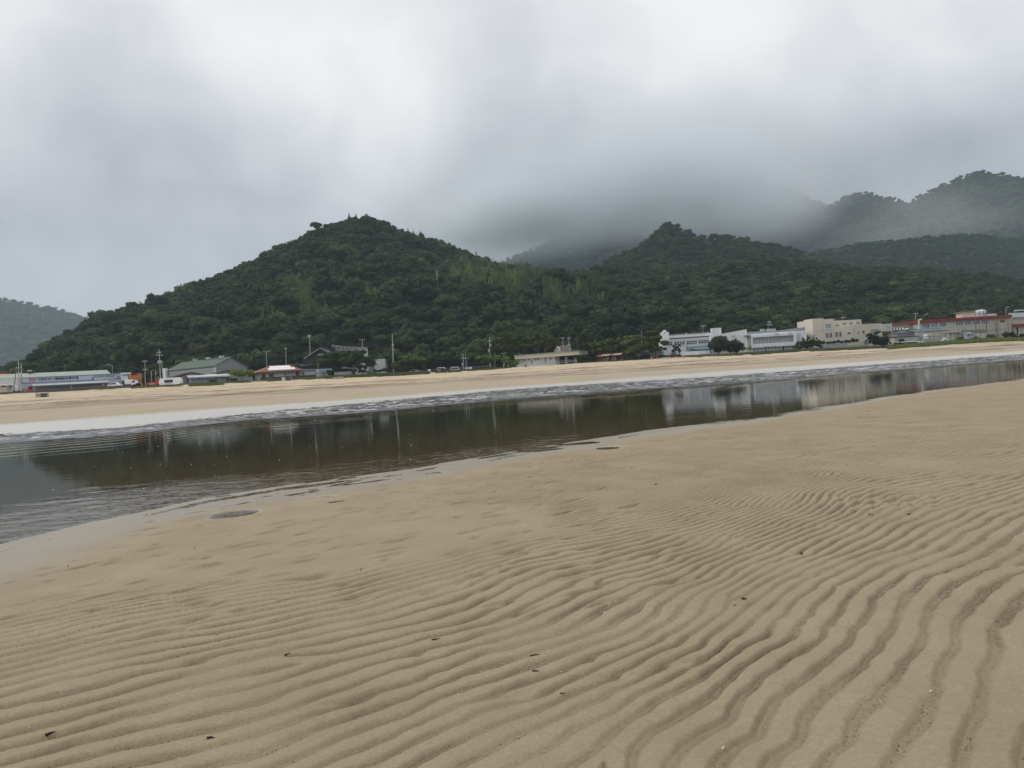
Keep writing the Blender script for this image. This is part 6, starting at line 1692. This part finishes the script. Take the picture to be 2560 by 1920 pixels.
# ================================================================ trees and bushes of the shore
def tree(name, px_, off, crown, trunk, material, label, seed, nleaf=900, leaf=.34, cat='tree', group=None, core=.82, limbs=4, tr=.25, lean=0.0, upb=.25, jit=.55, D=None, droop=0.0):
    """crown: list of picture ellipses (x, y, half width, half height) -> lobes; trunk: height where it splits (m)"""
    D = D or Dw(px_) + off; x0 = ux(px_) * D
    g = float(ground_z(np.array([x0]), np.array([D]))[0]) if off < 0 else Zw(px_)
    e = empty(name, (x0, D, g), label=label, cat=cat, group=group)
    mp = D / FOC; r = np.random.default_rng(seed); lobes = []
    for (cx_, cy_, hw, hh_) in crown:
        c = W(cx_, cy_, D); hw *= mp; hh_ *= mp
        n_ = int(4 + 2.6 * hw * max(hh_, .7))
        for i in range(min(n_, 30)):
            a = r.uniform(0, 2 * np.pi); q = r.random() ** .5 * .78
            ww = r.uniform(-1, 1) * (1 - q * .5)
            rr = min(hw, max(hh_ * 1.6, .8)) * r.uniform(.36, .58)
            lobes.append((c.x - x0 + math.cos(a) * q * hw, math.sin(a) * q * hw * .9, c.z - g + ww * hh_ * .65, rr, min(rr, max(hh_, .6) * .62) * r.uniform(.7, 1)))
    me = foliage_mesh('crown', lobes, nleaf, leaf, seed, material, core=core, jit=jit, upbias=upb, droop=droop)
    obj('crown', me, e)
    if trunk > 0:
        b = MB(); top = Vector((lean, 0, trunk)); b.tube((0, 0, -.4), (lean * .4, 0, trunk * .5), tr, tr * .8, 7).tube((lean * .4, 0, trunk * .5), top, tr * .8, tr * .65, 7)
        L = np.array(lobes)[r.choice(len(lobes), min(limbs, len(lobes)), replace=False)]
        for l in L:
            t = Vector(l[:3]); m_ = top.lerp(t, .5) + Vector((0, 0, -.2)); b.tube(top, m_, tr * .5, tr * .32, 6).tube(m_, t, tr * .32, .04, 5)
        b.build('trunk', M_BARK, e)
    return e
tree('beach_tree', 606.5, -6, [(598, 928, 25, 8), (612, 933, 22, 9), (588, 936, 17, 5), (600, 941, 12, 4)], 2.2, M_BRIGHT, 'small umbrella shaped beach tree before the grey sheds', 1, 1100, .3, tr=.13, limbs=6)
tree('spreading_pine', 888, 5, [(850, 888, 34, 11), (890, 884, 32, 11), (915, 899, 24, 12), (870, 905, 40, 12), (820, 905, 34, 13), (800, 912, 26, 10), (785, 908, 12, 8), (838, 922, 22, 8), (925, 910, 14, 9), (905, 918, 22, 8), (865, 897, 40, 12), (830, 890, 24, 10)], 3.2, M_PINE, 'huge wide spreading pine between the shop sign and pale blocks', 2, 6500, .36, tr=.45, limbs=9, core=.8)
tree('shade_tree', 828, 5, [(828, 930, 16, 8), (838, 937, 12, 7)], 1.5, M_LEAFD, 'low bush under the left side of the spreading pine', 3, 600, .3, cat='bush', tr=.1)
tree('round_tree', 1034, 4, [(1025, 897, 32, 12), (1045, 905, 24, 13), (1012, 905, 30, 9), (1000, 911, 26, 8), (985, 917, 16, 5), (1055, 915, 12, 8), (1010, 920, 22, 5)], 2.2, M_BRIGHT, 'broad domed tree right of the tall bare pole', 4, 2600, .33, tr=.3, limbs=6)
tree('small_spreading_tree', 1230, 1, [(1205, 893, 22, 7), (1230, 895, 27, 9), (1250, 900, 10, 6), (1216, 903, 16, 5)], 2.0, M_BRIGHT, 'low spreading tree on the dune before the transformer pole', 5, 1500, .3, tr=.18, limbs=5)
tree('small_spreading_tree', 1282, 1, [(1275, 902, 16, 9), (1284, 912, 13, 10), (1268, 895, 14, 6)], 1.6, M_BRIGHT, 'bright shrub tree at the left end of the beach house', 6, 1300, .3, tr=.15, limbs=5)
# black pines
pines = [(1264, 12, [(1262, 835, 22, 7), (1275, 850, 24, 8), (1250, 850, 18, 7), (1268, 868, 22, 7)], 'dark pine left of the beach house roof'),
         (1346, 14, [(1330, 846, 30, 8), (1350, 836, 24, 7), (1345, 858, 40, 7), (1320, 862, 24, 7)], 'wide dark pine with bare trunk over the beach house'),
         (1367, 13, [(1380, 848, 26, 6), (1365, 841, 24, 6), (1385, 858, 18, 5)], 'flat topped pine whose trunk stands beside the tiny house'),
         (1300, 16, [(1295, 842, 24, 10), (1305, 858, 28, 9), (1290, 872, 24, 8)], 'dense dark pine behind the curved street lamp'),
         (1450, 9, [(1440, 808, 18, 8), (1450, 822, 28, 9), (1432, 834, 20, 8), (1462, 842, 26, 10), (1450, 862, 26, 10), (1440, 880, 18, 10)], 'tallest pine, right of the transformer hung pole'),
         (1500, 9, [(1490, 862, 26, 9), (1515, 856, 22, 8), (1505, 874, 34, 9)], 'dark pine over the left end of the pergola'),
         (1535, 10, [(1530, 852, 22, 8), (1545, 864, 24, 9), (1535, 877, 30, 8)], 'dark pine over the right end of the pergola'),
         (1590, 6, [(1590, 845, 24, 9), (1575, 858, 24, 10), (1598, 868, 30, 11), (1580, 880, 22, 10)], 'bushy pine left of the turret pine'),
         (1641, 3, [(1634, 830, 18, 7), (1628, 846, 34, 9), (1650, 858, 24, 8), (1618, 862, 30, 10), (1640, 872, 30, 7)], 'pine with straight trunk before the white turret'),
         (1560, 14, [(1560, 850, 22, 10), (1562, 868, 22, 10)], 'dark rounded tree behind the right end of the pergola')]
for k, (px_, off, cr, lb) in enumerate(pines):
    tree('black_pine', px_, off, cr, 5.2 if k in (1, 2, 4, 8) else 3.5, M_PINE, lb, 20 + k, 2000 if k in (1, 4, 8) else 1500, .36, group='black pines along the shore', tr=.24, limbs=6, lean=.3 if k % 2 else -.2)
for k, (px_, cr, lb) in enumerate([(1455, [(1452, 893, 18, 8), (1470, 896, 14, 6)], 'low shrub at the right end of the beach house'), (1575, [(1572, 896, 12, 6), (1585, 894, 10, 5)], 'round bush right of the pergola'), (1603, [(1600, 894, 14, 8), (1615, 892, 12, 7)], 'dark bushes under the bushy pine')]):
    tree('shore_bush', px_, 2, cr, 0, M_LEAFD, lb, 60 + k, 600, .3, cat='bush')
tree('round_dark_tree', 1798, 3.5, [(1796, 861, 27, 24), (1800, 850, 16, 15)], 1.5, M_LEAFD, 'bigger round dark tree against the slanted white wall', 31, 1900, .3, tr=.3)
tree('round_dark_tree', 1836, 3.5, [(1836, 866, 20, 18), (1842, 850, 6, 9), (1830, 856, 13, 10)], 1.5, M_LEAFD, 'smaller round dark tree with a pointed top before the slanted wall', 32, 1300, .28, tr=.25)
for k, xx in enumerate((1857, 1869)): tree('young_tree', xx, 2.8, [(xx, 873 - k, 7, 4), (xx + 4, 871 - k, 6, 3)], 2.0, M_BRIGHT, ['left young tree before the white hall terrace', 'right young tree before the white hall terrace'][k], 33 + k, 350, .26, tr=.07, limbs=4)
for k, (xx, cy_, hh_) in enumerate(((1684, 868, 11), (1691, 864, 14), (1698, 868, 11))): tree('cypress', xx, 6, [(xx, cy_, 4.5, hh_), (xx, cy_ + 8, 6, 9)], .6, M_CONE, ['left cypress of three by the white left wing', 'middle tallest cypress by the white left wing', 'right cypress of three by the white left wing'][k], 40 + k, 520, .24, tr=.08)
def hedge(xa, xb, ya, yb, off, label, seed, m=None, n_=900, leaf=.2, name='hedge', lump=.15, depth=1.2, cat='hedge'):
    f_ = Fac(name, xa, xb, off, off, label=label, cat=cat)
    s0, z1 = f_.p(xa, ya); _, z0 = f_.p(xa, yb); r = np.random.default_rng(seed); lobes = []
    nx = max(2, int(f_.len / .8)); nz = max(1, int((z1 - z0) / .8))
    for i in range(nx):
        for j in range(nz):
            lobes.append(((i + .5) * f_.len / nx, depth * r.uniform(0, 1), z0 + (j + .5) * (z1 - z0) / nz + r.uniform(-lump, lump), .55, .5))
    obj('foliage', foliage_mesh('foliage', lobes, n_, leaf, seed, m or M_CONE, core=.85, jit=.4), f_.e)
    return f_
hedge(1646, 1704, 888, 897, 3.5, 'clipped dark hedge left of the white garden wall', 70)
hedge(2055, 2103, 852, 862, 3.2, 'left length of clipped hedge above the terrace railing', 71, n_=1300, lump=.3)
hedge(2107, 2151, 847, 859, 3.4, 'right length of clipped hedge above the terrace railing', 72, n_=1300, lump=.3)
for k, (xx, top, bot, hw) in enumerate(((1995, 852, 876, 12), (2008, 842, 875, 11), (2022, 838, 874, 11), (2036, 836, 873, 9), (2044, 842, 872, 9), (2052, 852, 871, 7))):
    cy_ = (top + bot) / 2
    tree('juniper_bush', xx, 2.2, [(xx, cy_ + 4, hw, (bot - top) / 2 - 4), (xx + 1, cy_ - 5, hw * .55, (bot - top) / 2 - 6), (xx - 2, top + 4, 2.5, 5)], 0, M_CONE,
         ['lowest rounded juniper against the white hall', 'second juniper from the white hall', 'third juniper from the white hall, feathery top', 'tallest pointed juniper before the cream building', 'juniper just right of the tallest one', 'small juniper at the railing end'][k], 80 + k, 900, .3, cat='bush', group='junipers between the white hall and cream building')
tree('tamarisk_tree', 2190, 2.2, [(2185, 845, 18, 12), (2175, 838, 12, 8), (2200, 852, 26, 12), (2172, 855, 12, 8), (2215, 858, 16, 9), (2192, 832, 10, 6)], 1.2, M_LEAFD, 'straggly dark tamarisk tree right of the terrace railing', 90, 2100, .3, tr=.16, limbs=8, core=.55)
for k, (xx, yy, hw, hh_, lb, m_) in enumerate([(277, 970, 7, 7, 'dark round bush before the parked white car', M_LEAFD), (311, 966, 9, 4, 'low bush by the showroom entrance', M_LEAFD), (40, 981, 9, 3, 'small bush at the foot of the stay pole', M_LEAFD), (345, 962, 8, 3, 'low bush under the gantry crane', M_LEAFD),
     (1090, 930, 12, 6, 'left dark bush in the dune gap', M_LEAFD), (1113, 930, 14, 9, 'bigger dark bush in the dune gap', M_LEAFD), (1128, 934, 10, 5, 'low bush at the right rim of the dune gap', M_LEAFD), (240, 976, 10, 3, 'potted plants before the right hand shutters', M_BRIGHT),
     (2252, 851, 7, 4, 'bush on top behind the green skip', M_LEAFD), (2240, 860, 14, 5, 'dark shrub between tamarisk and skip', M_LEAFD), (2290, 862, 12, 4, 'dark shrub by the white cabinet', M_LEAFD), (2398, 848, 16, 7, 'green weeds before the hooded vents block', M_BRIGHT), (2435, 848, 9, 8, 'tall weeds round the dark pole', M_LEAFD),
     (2476, 842, 11, 9, 'ivy bush right of the white hut', M_LEAFD), (2520, 838, 18, 9, 'dark bush below the right end of the red fascia', M_LEAFD), (2545, 840, 16, 7, 'dark bush at the right edge of the village', M_LEAFD), (920, 930, 24, 5, 'low scrub right of the big pine trunk', M_BRIGHT), (955, 926, 24, 6, 'green scrub under the pale blocks', M_LEAFD), (895, 928, 20, 6, 'scrub round the big pine trunk', M_LEAFD)]):
    tree('shore_bush', xx, 1.6, [(xx, yy, hw, hh_)], 0, m_, lb, 110 + k, 500, .26, cat='bush')

# ---- grass strips on the berm (countless blades)
def grass(name, poly_fn, n_, seed, label, h=.35, m=None):
    r = np.random.default_rng(seed); P = poly_fn(r, n_)
    n_ = len(P)
    a = r.uniform(0, np.pi, n_); s = r.uniform(.10, .30, n_); hh_ = h * r.uniform(.4, 1.5, n_)
    dx, dy = np.cos(a) * s, np.sin(a) * s; lx, ly = r.uniform(-.15, .15, (2, n_))
    V = np.stack([np.stack([P[:, 0] - dx, P[:, 1] - dy, P[:, 2] - .05], 1), np.stack([P[:, 0] + dx, P[:, 1] + dy, P[:, 2] - .05], 1), np.stack([P[:, 0] + dx * .6 + lx, P[:, 1] + dy * .6 + ly, P[:, 2] + hh_], 1), np.stack([P[:, 0] - dx * .6 + lx, P[:, 1] - dy * .6 + ly, P[:, 2] + hh_ * .8], 1)], 1).reshape(-1, 3)
    me = npmesh(name, V, np.arange(n_ * 4).reshape(-1, 4), m or M_GRASS, attrs={'tint': ('FACE', r.random(n_))})
    return tag(obj(name, me), label=label, kind='stuff')
M_GRASS = leafmat('shore_grass', (0.065, 0.085, 0.022), (0.165, 0.180, 0.060))
def strip(x0, x1, d0, d1, thr=.5, sc=.06):
    def fn(r, n_):
        u = r.uniform(ux(x0), ux(x1), n_); t = r.random(n_)
        Db = np.interp(u, BT[0], BT[1][:, 1]); Y = Db + d0 + (d1 - d0) * t; X = u * Y
        nz = fbm(X * sc + 30, Y * sc * 1.6 + 30, 400, 4); endf = np.minimum(np.clip((u - ux(x0)) / .012, 0, 1), np.clip((ux(x1) - u) / .012, 0, 1))
        k = nz * (.55 + .45 * endf) + .12 * t > thr
        X, Y = X[k], Y[k]
        return np.stack([X, Y, ground_z(X, Y)], 1)
    return fn
grass('grass', strip(470, 1080, -17, 2, .52), 26000, 1, 'sparse dune grass on the upper beach')
grass('grass', strip(815, 1075, -20, 3, .28), 26000, 2, 'thick low ground cover before the big pine', .5)
grass('grass', strip(225, 480, -9, 1, .53), 6000, 3, 'thin grass tufts before the showroom end')
grass('grass', strip(1075, 1300, -14, 2, .56), 7000, 4, 'scattered grass by the dune gap')
grass('grass', strip(1400, 1700, -8, 1, .60), 2500, 5, 'few tufts before the pergola')
grass('grass', strip(1690, 1880, -10, 1, .46), 9000, 6, 'short grass below the white garden wall')
grass('grass', strip(1860, 2240, -9, 1, .40), 16000, 7, 'green strip under the junipers and railing', .4, leafmat('dull_grass', (0.040, 0.052, 0.022), (0.10, 0.115, 0.052)))
grass('grass', strip(2220, 2640, -17, 3, .30), 40000, 8, 'thick green bank below the red fascia building', .55, leafmat('bank_grass', (0.050, 0.075, 0.018), (0.120, 0.155, 0.045)))

# ================================================================ small things on the near sand
def near_pt(px_, py_):
    r = ray(px_, py_); t = -(EYE - .06) / r[2]
    return Vector((r[0] * t, r[1] * t, .06))
M_SHELL = mat('shell_white', (0.72, 0.69, 0.62), .5, .1, 20)
M_DWOOD = mat('wet_driftwood', (0.035, 0.026, 0.020), .8, .3, 15)
# shell hash and dark crumbs in the troughs: countless
dg = bpy.context.evaluated_depsgraph_get()
sand_o = bpy.data.objects['sand']; sme = sand_o.data
nv_ = len(sme.vertices)
co = np.empty(nv_ * 3, np.float32); sme.vertices.foreach_get('co', co); co = co.reshape(-1, 3)
db = np.empty(nv_, np.float32); sme.attributes['debris'].data.foreach_get('value', db)
def crumbs(name, n_, smin, smax, m, seed, label, bias, clump):
    r = np.random.default_rng(seed)
    k = np.where((co[:, 1] < 13) & (co[:, 1] > 2.2))[0]
    wgt = (np.clip(db[k], 0, 1) ** bias + .004) * (sstep(.50, .68, fbm(co[k, 0] * clump, co[k, 1] * clump, seed, 3)) + .03) * co[k, 1] ** 0.6
    k = r.choice(k, n_, p=wgt / wgt.sum())
    c = co[k] + np.stack([r.normal(0, .012, n_), r.normal(0, .012, n_), np.zeros(n_)], 1)
    s = np.exp(r.uniform(math.log(smin), math.log(smax), n_)) * np.clip(c[:, 1] / 5, .7, 1.5)
    tet = r.normal(size=(n_, 5, 3)); tet /= np.linalg.norm(tet, axis=2)[..., None]
    V = c[:, None, :] + tet * s[:, None, None] * np.array([1, 1, .45]) + np.array([0, 0, .25]) * s[:, None, None]
    F = np.array([[0, 1, 2], [0, 2, 3], [0, 3, 1], [1, 3, 4], [1, 4, 2], [2, 4, 3]])
    F = (np.arange(n_)[:, None, None] * 5 + F).reshape(-1, 3)
    return tag(obj(name, npmesh(name, V.reshape(-1, 3), F, m)), label=label, kind='stuff')
crumbs('shell_fragments', 7500, .0026, .0085, M_SHELL, 2, 'tiny white shell fragments strewn in the sand troughs', 1.4, 1.3)
crumbs('dark_debris', 11000, .0020, .0065, M_DWOOD, 3, 'tiny dark crumbs of weed strewn in the sand troughs', 1.0, 1.0)
def chip(px_, py_, ln, th, label, seed, m=None, upright=False, name='driftwood_chip', cat='driftwood'):
    p_ = near_pt(px_, py_); r = np.random.default_rng(seed); j = int(np.argmin((co[:, 0] - p_.x) ** 2 + (co[:, 1] - p_.y) ** 2)); z_ = float(co[j, 2])
    b = MB(); a = r.uniform(-.6, .6); pr = Vector((0, 0, 0)); q = Vector((math.cos(a), math.sin(a), .05))
    if upright: q = Vector((.05, 0, 1))
    for i in range(4):
        nx_ = pr + q * ln / 4 + Vector((0, r.uniform(-1, 1), r.uniform(-.2, .6))) * th * (.2 if upright else .7)
        b.tube(pr, nx_, th * (1 - .18 * i) * r.uniform(.8, 1.2), th * (1 - .2 * (i + 1)), 6); pr = nx_
    if ln > .1: b.tube((ln * .3, 0, th * .5), (ln * .38, ln * .16, th * 2.5), th * .4, th * .2, 5)
    o = b.build(name, m or M_DWOOD, label=label, cat=cat); o.location = (p_.x, p_.y, z_ + th * .35)
    return o
chip(822, 1254, 0.210, 0.0081, 'thin dark stick lying on the smooth sand below the water', 1)
chip(2003, 1382, 0.025, 0.0074, 'short dark peg standing upright in the rippled sand', 2, upright=True)
chip(1856, 1507, 0.025, 0.0081, 'black nub of driftwood on a ripple crest', 3)
chip(1834, 1524, 0.025, 0.0031, 'small curved twig just below the black nub', 4)
chip(1326, 1652, 0.052, 0.0062, 'dark weed clump in a trough below the middle', 5)
chip(1080, 1612, 0.049, 0.0056, 'dark twig beside a trough left of the middle', 6)
chip(712, 1646, 0.028, 0.0068, 'dark pebble like chip on the left ripples', 7)
chip(518, 1858, 0.032, 0.0074, 'dark chip near the lower left', 8)
chip(115, 1845, 0.035, 0.0074, 'dark clump at the lower left edge', 9)
chip(1412, 1688, 0.025, 0.0056, 'small dark chip right of the weed clump', 10)
chip(1401, 1747, 0.032, 0.0037, 'slanting dark twig below the small dark chip', 11)
chip(1332, 1692, 0.035, 0.0062, 'dark matted weed left of the purple pebble', 12)
chip(1638, 1218, 0.035, 0.0074, 'dark stub on the far rippled sand', 13)
chip(2270, 1288, 0.035, 0.0087, 'dark stub inside the scour hollow', 14)
chip(2172, 1290, 0.028, 0.0074, 'dark nub at the near rim of the scour hollow', 15)
for k, (a, b_) in enumerate(((170, 1410), (486, 1370), (903, 1435), (907, 1273), (1066, 1182))):
    chip(a, b_, .022, .004, ['thin twig upright near the left water edge', 'tiny twig on the smooth left sand', 'tiny upright stalk on the middle ripples', 'upright stalk near the dark stick', 'stalk at the water edge left of the inlets', 'stub at the bank under the turret reflection', 'stub on the bank past the turret reflection', 'dark stub on the bank near the cream reflection'][k], 20 + k, upright=True)
chip(2325, 1740, 0.014, 0.0037, 'pale shell piece near the lower right', 40, M_SHELL, name='shell_piece', cat='shell')
chip(1806, 1886, 0.014, 0.0050, 'pale shell piece at the bottom right of the middle', 41, M_SHELL, name='shell_piece', cat='shell')
chip(1510, 1540, 0.013, 0.0037, 'white shell piece on a crest below the middle', 42, M_SHELL, name='shell_piece', cat='shell')
chip(667, 1267, 0.035, 0.0050, 'small white shell on the smooth sand near the pool', 43, M_SHELL, name='shell_piece', cat='shell')
# foam flecks on the water
r = np.random.default_rng(8); n_ = 40; V = []; F = []
for i in range(n_):
    px_ = r.uniform(10, 1250); hh0 = r.uniform(64, 240); py_ = hor(px_) + hh0
    if r.random() < .35: px_ = r.normal(450, 160); py_ = hor(px_) + abs(r.normal(125, 30))
    if px_ < 0 : continue
    p_ = W(px_, py_, 1.0); rr_ = ray(px_, py_); t = -(EYE - .004) / rr_[2]; x, y = rr_[0] * t, rr_[1] * t
    if y < float(np.interp(x / y, NEAR[0], NEAR[1][:, 0])) + .8: continue
    s = r.uniform(.003, .0065) * (y / 12) ** .5; b0 = len(V)
    V += [(x + s * 1.6 * math.cos(a), y + s * 1.6 * math.sin(a), .002) for a in (0, 1.05, 2.1, 3.14, 4.2, 5.2)] + [(x, y, .008 + s * .7)]
    F += [[b0 + k, b0 + (k + 1) % 6, b0 + 6] for k in range(6)]
tag(obj('foam_flecks', npmesh('foam_flecks', V, F, M_WPAINT)), label='tiny white foam flecks drifting on the dark water', kind='stuff')

# ================================================================ haze and low cloud
def volume_mat(name, dens, col, aniso=0.0):
    m = bpy.data.materials.new(name); m.use_nodes = True
    nt = m.node_tree; nt.nodes.remove(nt.nodes['Principled BSDF'])
    pv = nt.nodes.new('ShaderNodeVolumePrincipled')
    pv.inputs['Color'].default_value = (*col, 1); pv.inputs['Density'].default_value = dens; pv.inputs['Anisotropy'].default_value = aniso
    nt.links.new(pv.outputs[0], nt.nodes['Material Output'].inputs['Volume'])
    return m
mb = MB(); mb.box(-3200, 3200, -90, 3150, -2.6, 470)
mb.build('haze', volume_mat('haze_air', 1.4e-4, (0.72, 0.89, 1.0)), kind='stuff', label='thin sea haze over the bay')
def _ico4():
    import bmesh
    bm = bmesh.new(); bmesh.ops.create_icosphere(bm, subdivisions=2, radius=1.0)
    v = np.array([tuple(x.co) for x in bm.verts]); f = np.array([[x.index for x in fc.verts] for fc in bm.faces]); bm.free()
    return v, f
ICO4 = _ico4()
def cloud_mat(name, dens, seed):
    """vapour that thins to nothing towards the skin of its body, torn by noise"""
    m = bpy.data.materials.new(name); m.use_nodes = True
    nt = m.node_tree; nt.nodes.remove(nt.nodes['Principled BSDF']); n = NT(nt)
    tc_ = n.new('ShaderNodeTexCoord').outputs['Object']
    ln = n.new('ShaderNodeVectorMath', operation='LENGTH'); n.L.new(tc_, ln.inputs[0])
    fall = n.ramp(ln.outputs['Value'], [(0.0, 1.0), (0.35, 0.8), (0.93, 0.0)])
    gp = n.new('ShaderNodeNewGeometry').outputs['Position']
    nz = n.noise(n.mapping(gp, (0.0052, 0.0052, 0.010), loc=(seed * 3.1, 0, 0)), 1.0, 5, 0.6)
    d = n.m('MULTIPLY', n.m('MULTIPLY', fall, fall), n.ramp(nz, [(0.30, 0.0), (0.62, 1.0)]))
    pv = nt.nodes.new('ShaderNodeVolumePrincipled')
    pv.inputs['Color'].default_value = (0.935, 0.972, 1.0, 1); n.L.new(n.m('MULTIPLY', d, dens), pv.inputs['Density'])
    nt.links.new(pv.outputs[0], nt.nodes['Material Output'].inputs['Volume'])
    return m
for i, (cx, cy, cd, rx, ry, rz, dn) in enumerate([(1600, 450, 1400, 560, 270, 180, 0.026), (1270, 552, 1400, 290, 220, 98, 0.052), (1830, 520, 1330, 250, 200, 110, 0.030), (2330, 560, 1215, 420, 110, 120, 0.0050)]):
    p = W(cx, cy, cd)
    o = obj('low_cloud', npmesh('low_cloud', ICO4[0] * 1.05, ICO4[1], cloud_mat('cloud_vapour', dn, i), True), loc=(p.x, p.y, p.z))
    o.scale = (rx, ry, rz)
    tag(o, 'low grey cloud wrapping the mountain slope', kind='stuff')
